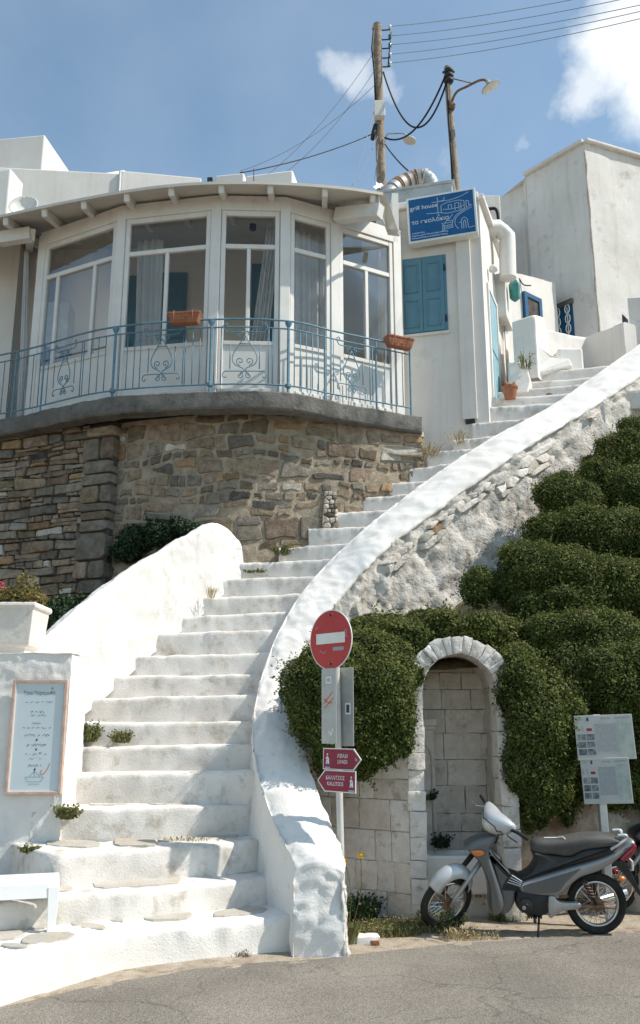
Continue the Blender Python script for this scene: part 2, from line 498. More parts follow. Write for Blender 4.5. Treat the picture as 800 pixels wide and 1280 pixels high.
M['m_grey'] = mat('scooter_grey', (.115, .12, .125), (.14, .145, .15), .42, 3, metal=.5, spec=.5, coat=.3, c3=(.16, .145, .125), s3=6, t3=(.55, .8))
M['m_silver'] = mat('scooter_silver', (.28, .28, .28), (.32, .32, .32), .4, 3, metal=.5, spec=.5, coat=.3, c3=(.30, .275, .24), s3=6, t3=(.55, .8))
M['m_pale'] = mat('scooter_pale_silver', (.46, .475, .49), (.52, .535, .55), .38, 3, metal=.3, spec=.5, coat=.35)
M['m_black'] = mat('black_plastic', (.014, .014, .016), (.03, .03, .032), .55, 9, spec=.35)
M['m_seat'] = mat('worn_vinyl_seat', (.055, .052, .048), (.10, .094, .088), .62, 5, bump=.25, bscale=120, spec=.3)
M['m_seat_side'] = mat('black_vinyl', (.018, .018, .018), (.03, .03, .03), .5, 6, spec=.35)
M['rubber'] = mat('tyre_rubber', (.016, .016, .016), (.035, .033, .03), .85, 10, spec=.2)
M['chrome'] = mat('dull_chrome', (.55, .55, .55), (.65, .65, .65), .25, 9, metal=1.0)
M['alloy'] = mat('alloy_casting', (.34, .33, .32), (.44, .43, .41), .5, 9, metal=.6)
M['m_rust'] = mat('rusty_steel', (.16, .085, .05), (.27, .18, .12), .7, 20, metal=.4)
M['lens_red'] = mat('red_lens', (.22, .006, .018), (.28, .01, .03), .15, 6, spec=.6, coat=.5)
M['lens_amber'] = mat('amber_lens', (.62, .16, .02), (.7, .2, .03), .2, 6, spec=.6, coat=.5)
M['lens_clear'] = mat('headlamp_lens', (.42, .44, .40), (.58, .60, .54), .12, 7, spec=.8, coat=.6)
M['lamp_shade'] = mat('enamel_lampshade', (.34, .31, .26), (.46, .43, .37), .5, 10, c3=(.2, .14, .09), s3=14, t3=(.56, .7))
M['lamp_white'] = mat('lamp_inner', (.62, .61, .57), (.70, .69, .65), .4, 9)
M['box_white'] = mat('grey_white_box', (.60, .58, .54), (.66, .64, .60), .6, 6)
M['green_lamp'] = mat('green_glass_lantern', (.02, .16, .135), (.035, .20, .17), .25, 6, spec=.6)
M['purple'] = mat('dark_purple_gap', (.03, .02, .05), (.05, .035, .075), .9, 6)
M['straw_earth'] = mat('grassy_earth', (.20, .15, .085), (.30, .24, .15), .95, 9, bump=.8, bscale=40, c3=(.10, .11, .04), s3=6, t3=(.48, .62))


def asphalt():
    m = bpy.data.materials.new('asphalt'); m.use_nodes = True
    nt = m.node_tree; N, L = nt.nodes.new, nt.links.new
    p = nt.nodes['Principled BSDF']; p.inputs['Roughness'].default_value = .92; p.inputs['Specular IOR Level'].default_value = .2
    g = N('ShaderNodeNewGeometry')
    v = N('ShaderNodeTexVoronoi'); v.inputs['Scale'].default_value = 130; L(g.outputs['Position'], v.inputs['Vector'])
    cr_ = N('ShaderNodeValToRGB'); L(v.outputs['Color'], cr_.inputs[0])
    e = cr_.color_ramp.elements
    e[0].position = .1; e[0].color = (.145, .126, .105, 1); e[1].position = .95; e[1].color = (.33, .295, .25, 1)
    n1 = N('ShaderNodeTexNoise'); n1.inputs['Scale'].default_value = 1.1; n1.inputs['Detail'].default_value = 8; L(g.outputs['Position'], n1.inputs['Vector'])
    mr = N('ShaderNodeMapRange'); L(n1.outputs['Fac'], mr.inputs['Value']); mr.inputs['From Min'].default_value = .35; mr.inputs['From Max'].default_value = .7
    mr.inputs['To Min'].default_value = .80; mr.inputs['To Max'].default_value = 1.12
    mu = N('ShaderNodeMix'); mu.data_type = 'RGBA'; mu.blend_type = 'MULTIPLY'; mu.inputs['Factor'].default_value = 1
    L(cr_.outputs[0], mu.inputs[6]); L(mr.outputs[0], mu.inputs[7])
    # hairline cracks and darker worn patches
    nd = N('ShaderNodeTexNoise'); nd.inputs['Scale'].default_value = 2.2; nd.inputs['Detail'].default_value = 6; L(g.outputs['Position'], nd.inputs['Vector'])
    av = N('ShaderNodeVectorMath'); av.operation = 'MULTIPLY_ADD'; L(nd.outputs['Color'], av.inputs[0]); av.inputs[1].default_value = (.5, .5, .5); L(g.outputs['Position'], av.inputs[2])
    ck = N('ShaderNodeTexVoronoi'); ck.feature = 'DISTANCE_TO_EDGE'; ck.inputs['Scale'].default_value = .55; L(av.outputs[0], ck.inputs['Vector'])
    cm = N('ShaderNodeMapRange'); L(ck.outputs['Distance'], cm.inputs['Value']); cm.inputs['From Min'].default_value = .0; cm.inputs['From Max'].default_value = .006; cm.inputs['To Min'].default_value = .68; cm.inputs['To Max'].default_value = 1.0
    m2 = N('ShaderNodeMix'); m2.data_type = 'RGBA'; m2.blend_type = 'MULTIPLY'; m2.inputs['Factor'].default_value = 1; L(mu.outputs[2], m2.inputs[6]); L(cm.outputs[0], m2.inputs[7])
    L(m2.outputs[2], p.inputs['Base Color'])
    b = N('ShaderNodeBump'); b.inputs['Strength'].default_value = .6; b.inputs['Distance'].default_value = .006
    L(v.outputs['Distance'], b.inputs['Height']); L(b.outputs[0], p.inputs['Normal'])
    return m


M['asphalt'] = asphalt()


# ------------------------------------------------------------------ stone / foliage generators
def clip(poly, a, b, c):
    """keep part of polygon with a*x+b*y<=c"""
    out = []
    n = len(poly)
    for i in range(n):
        p, q = poly[i], poly[(i + 1) % n]
        dp = a * p[0] + b * p[1] - c; dq = a * q[0] + b * q[1] - c
        if dp <= 0: out.append(p)
        if (dp < 0) != (dq < 0) and dp != dq:
            t = dp / (dp - dq)
            out.append((p[0] + (q[0] - p[0]) * t, p[1] + (q[1] - p[1]) * t))
    return out


def voronoi_cells(seeds, bound, ax=1.0):
    """cells of seeds inside polygon bound; ax < 1 stretches the metric along u so cells come out wide"""
    S = np.array(seeds) * np.array([ax, 1.0])
    B = [(p[0] * ax, p[1]) for p in bound]
    cells = []
    for i in range(len(S)):
        d = np.sum((S - S[i]) ** 2, axis=1); order = np.argsort(d)[1:22]
        poly = B
        for j in order:
            a, b = S[j] - S[i]
            c = (S[j] @ S[j] - S[i] @ S[i]) / 2
            poly = clip(poly, a, b, c)
            if len(poly) < 3: break
        cells.append([(p[0] / ax, p[1]) for p in poly] if len(poly) >= 3 else None)
    return cells


def row_seeds(u0, u1, v0, v1, rh, aspect, rg, jit=.3):
    seeds = []
    v = v0
    while v < v1:
        h = rh * rg.uniform(.6, 1.45)
        u = u0 + rg.uniform(0, rh)
        while u < u1:
            w = h * aspect * rg.uniform(.55, 1.5)
            seeds.append((u + w / 2, v + h / 2 + rg.uniform(-jit, jit) * h * .6))
            u += w
        v += h
    return seeds


def course_cells(u0, u1, v0, v1, rh, aspect, rg, wav=.25, split=.25):
    """roughly coursed masonry: wavy courses cut into uneven four- to six-sided stones"""
    cells = []; v = v0; nk = 60
    us = [u0 + (u1 - u0) * i / nk for i in range(nk + 1)]
    low = [v0 for _ in us]
    while v < v1 - rh * .3:
        h = rh * rg.uniform(.55, 1.5); ph = rg.uniform(0, 9)
        up = [min(v + h + rh * wav * (math.sin(u * 2.1 + ph) + .6 * math.sin(u * 5.3 + ph * 2)), v1) for u in us]
        up = [max(a, b + rh * .25) for a, b in zip(up, low)]
        fl = lambda u: float(np.interp(u, us, low)); fu = lambda u: float(np.interp(u, us, up))
        u = u0 - rg.uniform(0, h * aspect); sk = rg.uniform(-.15, .15) * h
        while u < u1:
            w = h * aspect * rg.uniform(.45, 1.6); sk2 = rg.uniform(-.22, .22) * h
            a0, a1 = max(u, u0), min(u + w, u1); b0, b1 = max(u + sk, u0), min(u + w + sk2, u1)
            if a1 - a0 > .03 and b1 - b0 > .02:
                jt = lambda: rg.uniform(-.06, .06) * h
                lo = [(a0, fl(a0) + jt()), ((a0 + a1) / 2 + jt(), fl((a0 + a1) / 2) + jt() * .5), (a1, fl(a1) + jt())]
                hi = [(b1, fu(b1) + jt()), ((b0 + b1) / 2 + jt(), fu((b0 + b1) / 2) + jt()), (b0, fu(b0) + jt())]
                if rg.random() < split and h > rh * .8:
                    m0 = rg.uniform(.35, .65); mL = (lo[0][0] * (1 - m0) + hi[2][0] * m0, lo[0][1] * (1 - m0) + hi[2][1] * m0); m1 = m0 + rg.uniform(-.12, .12); mR = (lo[2][0] * (1 - m1) + hi[0][0] * m1, lo[2][1] * (1 - m1) + hi[0][1] * m1)
                    cells.append([lo[0], lo[1], lo[2], mR, mL]); cells.append([mL, mR, hi[0], hi[1], hi[2]])
                else:
                    cells.append(lo + hi)
            u += w; sk = sk2
        low = up; v += h
    return cells


def poly_area(p):
    return abs(sum(p[i][0] * p[(i + 1) % len(p)][1] - p[(i + 1) % len(p)][0] * p[i][1] for i in range(len(p)))) / 2


def inset_round(poly, gap, rg, wob=.0):
    """shrink towards centroid by about gap and chamfer the corners"""
    cx = sum(p[0] for p in poly) / len(poly); cy = sum(p[1] for p in poly) / len(poly)
    # merge near points
    q = []
    for p in poly:
        if not q or math.hypot(p[0] - q[-1][0], p[1] - q[-1][1]) > .018: q.append(p)
    if len(q) > 2 and math.hypot(q[0][0] - q[-1][0], q[0][1] - q[-1][1]) < .018: q.pop()
    if len(q) < 3: return None
    P = []
    for p in q:
        d = math.hypot(p[0] - cx, p[1] - cy)
        if d < gap * 1.5: return None
        k = (d - gap * 1.25) / d
        P.append((cx + (p[0] - cx) * k, cy + (p[1] - cy) * k))
    out = []
    n = len(P)
    for i in range(n):
        a, b, c = P[i - 1], P[i], P[(i + 1) % n]
        t = rg.uniform(.07, .17)
        for o in (a, c):
            x = b[0] + (o[0] - b[0]) * t + rg.uniform(-wob, wob); y = b[1] + (o[1] - b[1]) * t + rg.uniform(-wob, wob)
            out.append((x, y))
    return out


def stone_mb(poly, fmap, depth, back, rg, tilt=.0):
    """poly in (u,v); fmap(u,v,d) -> world; one stone proud of the joint by depth"""
    n = len(poly)
    cx = sum(p[0] for p in poly) / n; cy = sum(p[1] for p in poly) / n
    mb = MB(); vs = []
    tx, ty = rg.uniform(-tilt, tilt), rg.uniform(-tilt, tilt)
    for sc_, d in ((1.0, -back), (1.0, depth * .45), (.93, depth * .9), (.62, depth)):
        for p in poly:
            u = cx + (p[0] - cx) * sc_; v = cy + (p[1] - cy) * sc_
            dd = d
            if d > 0: dd = d + (u - cx) * tx + (v - cy) * ty + rg.uniform(-.12, .12) * depth
            vs.append(fmap(u, v, dd))
    vs.append(fmap(cx, cy, depth * rg.uniform(.85, 1.1)))
    fs = []
    for r in range(3):
        for i in range(n):
            fs.append((r * n + i, r * n + (i + 1) % n, (r + 1) * n + (i + 1) % n, (r + 1) * n + i))
    for i in range(n): fs.append((3 * n + i, 3 * n + (i + 1) % n, 4 * n))
    return mb.add(vs, fs)


def leaves_mesh(name, pts, nrm, size, aspect=.55, jit=.7, rg=rng, fold=True):
    """many leaf-sized faces as one mesh; pts, nrm numpy (n,3)"""
    n = len(pts)
    nn = nrm + rg.normal(0, jit, (n, 3)); nn /= np.linalg.norm(nn, axis=1)[:, None] + 1e-9
    t = rg.normal(0, 1, (n, 3)); t -= nn * np.sum(t * nn, axis=1)[:, None]; t /= np.linalg.norm(t, axis=1)[:, None] + 1e-9
    b = np.cross(nn, t)
    s = size * rg.uniform(.6, 1.35, n)[:, None]
    V = np.empty((n, 4, 3))
    V[:, 0] = pts - t * s * .5
    V[:, 1] = pts + b * s * aspect * .5 + nn * s * .06
    V[:, 2] = pts + t * s * .5
    V[:, 3] = pts - b * s * aspect * .5 + nn * s * .06
    me = bpy.data.meshes.new(name)
    me.vertices.add(n * 4); me.loops.add(n * 4); me.polygons.add(n)
    me.vertices.foreach_set('co', V.reshape(-1))
    me.loops.foreach_set('vertex_index', np.arange(n * 4, dtype=np.int32))
    me.polygons.foreach_set('loop_start', np.arange(0, n * 4, 4, dtype=np.int32))
    me.update(calc_edges=True)
    return me


def text_mesh(s, size, align='CENTER'):
    c = bpy.data.curves.new('t', 'FONT'); c.body = s; c.size = size; c.align_x = align; c.align_y = 'CENTER'
    o = bpy.data.objects.new('t', c); COL.objects.link(o)
    bpy.context.view_layer.update()
    dg = bpy.context.evaluated_depsgraph_get()
    me = bpy.data.meshes.new_from_object(o.evaluated_get(dg))
    bpy.data.objects.remove(o)
    mb = MB(); mb.add([v.co.copy() for v in me.vertices], [tuple(p.vertices) for p in me.polygons])
    bpy.data.meshes.remove(me)
    return mb


def frame_mat(origin, xdir, ydir):
    x = Vector(xdir).normalized(); y = Vector(ydir); z = x.cross(y).normalized(); y = z.cross(x).normalized()
    m = Matrix((x, y, z)).transposed().to_4x4(); m.translation = Vector(origin)
    return m


def lettering(name, s, size, F, x, y, mat_, parent, align='CENTER', sx=1.0, off=.004):
    mb = text_mesh(s, size, align)
    if not mb.v: return None
    mb.v = [(v[0] * sx + x, v[1] + y, off) for v in mb.v]
    return obj(name, mb.xf(F), mat_, parent, fixn=False)


def strokes(name, polylines, w, F, mat_, parent, off=.004):
    """flat painted lines on a sign face"""
    mb = MB()
    for pl in polylines:
        for a, b in zip(pl[:-1], pl[1:]):
            dx, dy = b[0] - a[0], b[1] - a[1]; l = math.hypot(dx, dy) or 1e-6
            nx, ny = -dy / l * w / 2, dx / l * w / 2
            mb.add([(a[0] + nx, a[1] + ny, off), (a[0] - nx, a[1] - ny, off), (b[0] - nx, b[1] - ny, off), (b[0] + nx, b[1] + ny, off)], [(0, 1, 2, 3)])
    return obj(name, mb.xf(F), mat_, parent, fixn=False)
# ================================================================== ground, road, verge
def sheet(name, pts, z, m, kind='structure'):
    mb = MB(); mb.add([(p[0], p[1], z) for p in pts], [tuple(range(len(pts)))])
    return tag(obj(name, mb, m), kind=kind)


sheet('ground', [(-400, -400), (400, -400), (400, 600), (-400, 600)], -.03, M['earth'])
edge_px = [(0, 1260), (50, 1248), (96, 1238), (160, 1226), (230, 1213), (320, 1205), (400, 1199), (470, 1191), (560, 1181), (620, 1177), (680, 1173), (740, 1168), (800, 1163)]
redge = [at_z(px, py, 0) for px, py in edge_px]
redge = [Vector((-14, redge[0].y - 7.2, 0)), Vector((-5, redge[0].y - 1.7, 0))] + redge + [Vector((9, redge[-1].y + 1.9, 0)), Vector((30, redge[-1].y + 7, 0))]
_xs = np.concatenate([np.linspace(-14, -4, 30), np.linspace(-3.9, 4, 220), np.linspace(4.2, 30, 50)])
fine = [Vector((float(x), float(np.interp(x, [p.x for p in redge], [p.y for p in redge])), 0)) for x in _xs]
rg = random.Random(3)
fine = [p + Vector((0, fbm(p, 3.0) * .045 + fbm(p, 14.0) * .02, 0)) for p in fine]
mb = MB()
mb.grid([[Vector((p.x, p.y, .004)) for p in fine], [Vector((p.x, -40, .004)) for p in fine]])
tag(obj('road', mb, M['asphalt']), kind='structure')
mb = MB()
vrows = []
for k in range(14):
    t = k / 13
    vrows.append([Vector((p.x, p.y - .25 + t * 2.6, (-.012 if k == 0 else 0.0) + .012 * fbm(p + Vector((0, t * 3, 0)), 3.0))) for p in fine])
mb.grid(vrows)
tag(obj('verge', mb, M['dust'], smooth=True), kind='structure')

# ================================================================== stairway
stairs = empty('stairway', (-1, 9, 0), kind='structure')


def step_mesh(lip, riser, depth, n=44, amp=.012, seed=0.0, back=None):
    lip = [Vector(p) for p in lip]
    d = lip[-1] - lip[0]; d.z = 0; d.normalize()
    back = Vector((-d.y, d.x, 0)) if back is None else Vector(back).normalized()
    prof = [(depth, -riser - .06), (depth, -.004), (depth * .7, .0), (depth * .45, .004), (depth * .2, .003), (.07, 0), (.035, -.001), (.014, -.008), (.003, -.022), (0, -.05), (.002, -riser * .45),
            (.006, -riser * .75), (.012, -riser - .02), (.012, -riser - .06)]
    L = cr(lip, n) if len(lip) > 2 else lin(lip, n)
    # arc-length even
    rows = []
    for (b, z) in prof:
        row = []
        for i, p in enumerate(L):
            q = p + back * b + Vector((0, 0, z))
            dn = amp * 1.05 * fbm(p * 1.0 + Vector((seed, seed, z * 1.0)), 2.0, 3) + amp * (.75 if -.06 < z else .3) * fbm(q + Vector((seed, 3, 1)), 10.0, 4)
            w = 1.0 if b < .1 else .5
            if b < .06:
                q = q - back * dn * 1.3 * w + Vector((0, 0, dn * .7 if z > -.06 else 0))
            else:
                q = q + Vector((0, 0, dn * .6 * (0 if z < -.05 else 1)))
            row.append(q)
        rows.append(row)
    mb = MB(); mb.grid(rows)
    m, k = len(rows), len(rows[0])
    mb.f.append(tuple(i * k for i in range(m))[::-1]); mb.f.append(tuple(i * k + k - 1 for i in range(m)))
    mb.f.append(tuple([k - 1, 0, (m - 1) * k, (m - 1) * k + k - 1]))
    return mb


def flags(step_obj, z, specs, seed):
    rgf = random.Random(seed)
    for (cx, cy, w, h, rot, sk) in specs:
        n = 9; poly = []
        for k in range(n):
            th = 2 * math.pi * (k + rgf.uniform(-.2, .2)) / n
            s = (abs(math.cos(th)) ** sk) * (1 if math.cos(th) > 0 else -1); t = (abs(math.sin(th)) ** sk) * (1 if math.sin(th) > 0 else -1)
            x, y = s * w / 2 * rgf.uniform(.88, 1.05), t * h / 2 * rgf.uniform(.9, 1.08)
            poly.append(at_z(cx + x, cy + y + x * rot, z))
        mb = MB(); mb.prism([p - Vector((0, 0, .02)) for p in poly], (0, 0, .036))
        obj('flagstone', mb, M['flag'], step_obj, bevel=.004, segs=1)


Z0, Z1, Z2, Z3 = .26, .485, .755, 1.04
lip0 = [at_z(px, py, Z0) for px, py in [(-130, 1246), (-60, 1224), (0, 1205), (90, 1182), (173, 1164), (280, 1153), (373, 1145), (410, 1142)]]
s0 = obj('landing', step_mesh(lip0, .27, 1.5, 110, .022, 1.0, back=(0, 1, 0)), M['white'], stairs, smooth=True, angle=50)
flags(s0, Z0, [(58, 1174, 72, 13, -.12, .8), (112, 1159, 46, 7, .12, .8), (136, 1149, 38, 7, .2, .8), (39, 1158, 40, 8, .03, .7), (76, 1147, 20, 6, .1, .7), (8, 1170, 44, 11, -.1, .6), (4, 1146, 24, 6, -.1, .7),
               (18, 1184, 36, 5, .06, .7), (209, 1147, 62, 8, -.05, .6), (300, 1141, 66, 8, -.1, .6), (-30, 1190, 50, 12, 0, .7), (-40, 1160, 44, 9, 0, .7)], 5)
lip1 = [at_z(px, py, Z1) for px, py in [(-90, 1140), (0, 1127), (95, 1118), (175, 1113), (231, 1107), (350, 1095)]]
s1 = obj('step', step_mesh(lip1, .24, .75, 80, .014, 2.0), M['white_step'], stairs, smooth=True, angle=50)
flags(s1, Z1, [(79, 1111, 24, 9, -.05, .35), (175, 1103, 118, 11, -.07, .4), (288, 1090, 76, 7, -.08, .5), (25, 1117, 50, 8, -.1, .4)], 6)
lip2 = [at_z(px, py, Z2) for px, py in [(4, 1040), (11, 1052), (60, 1066), (131, 1063), (220, 1058), (300, 1053), (345, 1048)]]
s2 = obj('step', step_mesh(lip2, .29, .75, 80, .016, 3.0, back=(0.1, 1, 0)), M['white_step'], stairs, smooth=True, angle=50)
flags(s2, Z2, [(93, 1056, 72, 9, .02, .7), (170, 1054, 58, 10, 0, .5), (250, 1047, 104, 8, -.06, .45)], 7)
lip3 = [at_z(px, py, Z3) for px, py in [(40, 1012), (84, 1011), (200, 1009), (345, 1005)]]
s3 = obj('step', step_mesh(lip3, .31, .8, 60, .014, 4.0), M['white_step'], stairs, smooth=True, angle=50)
flags(s3, Z3, [(137, 1005, 52, 6, 0, .4), (236, 1003, 104, 6, -.03, .4)], 8)
SL = {4: (84, 968, 8.9), 5: (87, 934, 9.15), 6: (89, 903, 9.4), 7: (113, 873, 9.65), 8: (139, 845, 9.9), 9: (171, 820, 10.1), 10: (197, 792, 10.3),
      11: (225, 770, 10.5), 12: (255, 747, 10.7), 13: (277, 724, 10.87), 14: (303, 703, 11.05), 15: (369, 683, 11.2), 16: (406, 660, 11.35), 17: (434, 639, 11.5),
      18: (466, 621, 11.65), 19: (506, 602, 11.77), 20: (531, 583, 11.9), 21: (553, 564, 12.02), 22: (585, 547, 12.15), 23: (609, 527, 12.25), 24: (616, 508, 12.4)}
SR = {4: (315, 963), 5: (318, 931), 6: (320, 902), 7: (323, 868), 8: (325, 842), 9: (328, 816), 10: (350, 786), 11: (362, 764), 12: (377, 742), 13: (397, 719), 14: (394, 699),
      15: (434, 679), 16: (462, 657), 17: (500, 636), 18: (528, 615), 19: (556, 599), 20: (581, 577), 21: (606, 559), 22: (640, 541), 23: (669, 521), 24: (706, 502)}
STEP_L = {}
for k in range(4, 25):
    (lx, ly, D), (rx, ry) = SL[k], SR[k]
    wgt = min(max((k - 9) / 8.0, 0), 1)
    Lp = at(lx, ly, D)
    X = at(rx, ry, D).x
    Rp = at(rx, ry, D - .22 * wgt * (X - Lp.x))
    STEP_L[k] = Lp.copy()
    d = (Rp - Lp); d.z *= 1.0
    u = d.normalized()
    ext = .32 if k < 14 else .22
    lip = [Lp - u * ext, Lp, Lp.lerp(Rp, .5), Rp, Rp + u * .55]
    zk = lip[1].z
    obj('step', step_mesh(lip, .30, .85, 84, .013, k * 1.7), M['white_step'], stairs, smooth=True, angle=50)
# upper flight beyond the door landing
for (l, r, D, dep) in [((622, 497), (735, 489), 12.65, 1.2), ((648, 487), (752, 478), 12.95, 1.2), ((662, 477), (772, 468), 13.2, 1.2), ((662, 465), (782, 455), 13.45, 3.2)]:
    Lp, Rp = at(l[0], l[1], D), at(r[0], r[1], D - .25)
    u = (Rp - Lp).normalized()
    obj('step', step_mesh([Lp - u * .35, Lp, Rp, Rp + u * .9], .26, dep, 40, .010, D), M['white_step'], stairs, smooth=True, angle=50)

# ================================================================== parapet on the right of the stairs
PP = [((370, 1076), (428, 1078), 7.74, 7.70), ((347, 1032), (410, 1028), 8.02, 8.02), ((324, 965), (386, 958), 8.42, 8.46), ((318, 908), (364, 903), 8.82, 8.88), ((324, 864), (360, 860), 9.12, 9.15),
      ((335, 826), (374, 826), 9.42, 9.40), ((352, 786), (396, 791), 9.72, 9.62), ((378, 743), (426, 751), 10.06, 9.88), ((410, 706), (456, 714), 10.36, 10.12), ((450, 668), (500, 674), 10.66, 10.38), ((500, 628), (552, 636), 10.96, 10.66),
      ((560, 584), (613, 592), 11.3, 11.0), ((620, 546), (673, 552), 11.66, 11.38), ((690, 508), (737, 514), 12.1, 11.8), ((745, 470), (792, 478), 12.5, 12.2), ((800, 432), (850, 440), 12.95, 12.65), ((900, 362), (950, 372), 13.7, 13.4)]
_dd = [0, .10, .25, .35, .38, .36, .32, .28, .25, .20, .15, .10, .06, .05, .05, .05, .05]
PP = [(a, b, d + q, e + q) for (a, b, d, e), q in zip(PP, _dd)]
I3 = [at(a[0], a[1], d) for a, b, d, e in PP]
O3 = [at(b[0], b[1], e) for a, b, d, e in PP]
par = empty('stair_parapet', I3[0].lerp(O3[0], .5) * 1 - Vector((0, 0, I3[0].z)), 'thick whitewashed parapet wall climbing the right-hand side of the steps', 'wall', kind='thing')
O3 = [i_.lerp(o_, 1.0 if k_ < 4 else .86) for k_, (i_, o_) in enumerate(zip(I3, O3))]
crown = [(a + b) / 2 + Vector((0, 0, .05)) for a, b in zip(I3, O3)]
inb = []
for i, a in enumerate(I3):
    dr = (a - O3[i]); dr.z = 0; dr.normalize()
    inb.append(a + dr * .05 + Vector((0, 0, -1.0 if i > 1 else -a.z - .02)))
ia = [a - Vector((0, 0, .10)) + (a - o).normalized() * .015 for a, o in zip(I3, O3)]
oa = [o - Vector((0, 0, .06)) + Vector((.0, 0, 0)) for a, o in zip(I3, O3)]
def round_end(P, dz):
    a = P[0]; return [Vector((a.x, a.y - .13, -.04)), Vector((a.x, a.y - .115, a.z * .45)), Vector((a.x, a.y - .07, max(a.z - dz, -.03)))] + list(P)


PROF = [round_end(inb, .0), round_end(ia, .10), round_end(I3, .12), round_end(crown, .10), round_end(O3, .12), round_end(oa, .10)]
ROWS = loft(PROF, 340, 34)
ROWS = rough(ROWS, .024, 3.2, 5, 2.0, .015, 12.0)
mb = MB(); mb.grid(ROWS)
obj('coping', mb, M['white'], par, smooth=True)
# outer face
ob = []
for i, o in enumerate(O3):
    nrm = (o - I3[i]); nrm.z = 0; nrm.normalize()
    drop = o.z + .05 if i < 4 else (2.0 + .14 * i)
    ob.append(o + nrm * (.10 if i > 3 else .05) - Vector((0, 0, drop)))
OROWS = loft([round_end([p - Vector((0, 0, .03)) - (p - q).normalized() * .02 for p, q in zip(O3, I3)], .12), round_end([p.lerp(q, .33) for p, q in zip(O3, ob)], .05), round_end([p.lerp(q, .66) for p, q in zip(O3, ob)], .02), round_end(ob, 0)], 340, 70)
OR0 = OROWS
OROWS = rough(OROWS, .050, 4.5, 7, 9.0, .034, 15.0)
for j_ in range(len(OROWS)):          # calmer towards the rounded lower end
    for i_ in range(110):
        OROWS[j_][i_] = OR0[j_][i_].lerp(OROWS[j_][i_], .2 + .8 * (i_ / 110) ** 2)
mb = MB(); mb.grid(OROWS)
obj('outer_face', mb, M['render_rough'], par, smooth=True)
# bare stones showing under the coping
rgs = random.Random(21)


def pmap_outer(u, v, d):
    """u in index units along parapet, v metres below coping"""
    i = min(int(u), len(O3) - 2); t = u - i
    o = O3[i].lerp(O3[i + 1], t); q = ob[i].lerp(ob[i + 1], t)
    n = (O3[i] - I3[i]); n.z = 0; n.normalize()
    return o + (q - o).normalized() * v + n * d


patches = [(8.6, 9.5, .16, .34), (9.5, 10.3, .12, .40), (10.3, 11.2, .13, .30), (11.1, 12.4, .14, .46), (13.0, 13.3, .12, .22), (7.6, 8.2, .30, .46)]
for (u0, u1, v0, v1) in patches:
    su = .62   # metres per index unit
    seeds = [(a, b) for a, b in row_seeds(u0 * su, u1 * su, v0, v1, .10, 1.3, rgs, .6)]
    cells = voronoi_cells(seeds, [(u0 * su, v0), (u1 * su, v0 + .02), (u1 * su - .06, v1), (u0 * su + .08, v1 + .02)], .7)
    for c in cells:
        if not c or poly_area(c) < .0025: continue
        pr = inset_round(c, .005, rgs, .004)
        if not pr: continue
        if rgs.random() < .22: continue
        m_ = rgs.choice(['st_white', 'render_rough', 'block_white', 'block', 'st_ochre' if rgs.random() < .25 else 'st_white', 'block_white', 'render_rough'])
        obj('stone', stone_mb(pr, lambda u, v, d: pmap_outer(u / su, v, d), rgs.uniform(.035, .075), .03, rgs, .3), M[m_], par, smooth=True, angle=40)

# ================================================================== left sloping wall and the pier
TOP = [((40, 812), 8.75), ((62, 795), 9.0), ((100, 760), 9.4), ((150, 722), 9.8), ((200, 690), 10.2), ((235, 670), 10.45), ((264, 655), 10.7), ((286, 663), 10.98), ((301, 678), 11.1)]
T3 = [at(p[0], p[1], d) for p, d in TOP]
BK = [Vector((-2.55, 8.62, .6)), STEP_L[4] + Vector((-.03, -.05, -.15)), STEP_L[6] + Vector((-.02, -.1, -.15)), STEP_L[8] + Vector((0, -.05, -.2)), STEP_L[10] + Vector((0, 0, -.2)), STEP_L[11] + Vector((0, 0, -.2)), STEP_L[12] + Vector((0, 0, -.2)), STEP_L[13] + Vector((.02, 0, -.2)), STEP_L[14] + Vector((0.03, .06, -.2))]
lw = empty('stair_side_wall', (T3[3].x, T3[3].y, 1.5), 'bright white rough plastered wall sloping up the left side of the steps', 'wall', kind='thing')
out = Vector((.707, -.707, 0))
top2 = [p + Vector((-.12, .10, -.035)) for p in T3]
top3 = [p + Vector((-.32, .30, -.24)) for p in T3]
bot3 = [Vector((p.x, p.y, b.z - .4)) for p, b in zip(top3, BK)]
rows = loft([BK, [b.lerp(t, .5) + out * .02 for b, t in zip(BK, T3)], [t - Vector((0, 0, .05)) + out * .02 for t in T3], [t + Vector((-.03, .03, .012)) for t in T3], top2, top3, bot3], 150, 96)
rows = rough(rows, .024, 2.6, 6, 6.0, .008, 16.0)
mb = MB(); mb.grid(rows)
obj('plaster_face', mb, M['white'], lw, smooth=True)

# pier with the menu board
PY = 8.42
pl, pr_ = at(-60, 900, PY).x, at(84, 900, PY).x
pt = at(40, 816, PY).z
pier = empty('gate_pier', ((pl + pr_) / 2, PY + .3, .4), 'square white pier at the foot of the steps carrying the menu board', 'pier', kind='thing')
c0 = [Vector((pl, PY, .4)), Vector((pl + (pr_ - pl) * .5, PY, .4)), Vector((pr_, PY, .4))]
front = loft([[Vector((x, PY, .35)) for x in (pl, (pl + pr_) / 2, pr_)], [Vector((x, PY - .0, 1.4)) for x in (pl, (pl + pr_) / 2, pr_)], [Vector((x, PY + .01, pt)) for x in (pl, (pl + pr_) / 2, pr_)]], 60, 90)
front = rough(front, .014, 3.5, 4, 1.0, .008, 12)
mb = MB(); mb.grid(front)
side = loft([[Vector((pr_, y, .35)) for y in (PY, PY + .3, PY + .62)], [Vector((pr_, y, 1.4)) for y in (PY, PY + .3, PY + .62)], [Vector((pr_ + .0, y, pt)) for y in (PY, PY + .3, PY + .62)]], 24, 90)
side = rough(side, .010, 3.5, 4, 3.0, .006, 12)
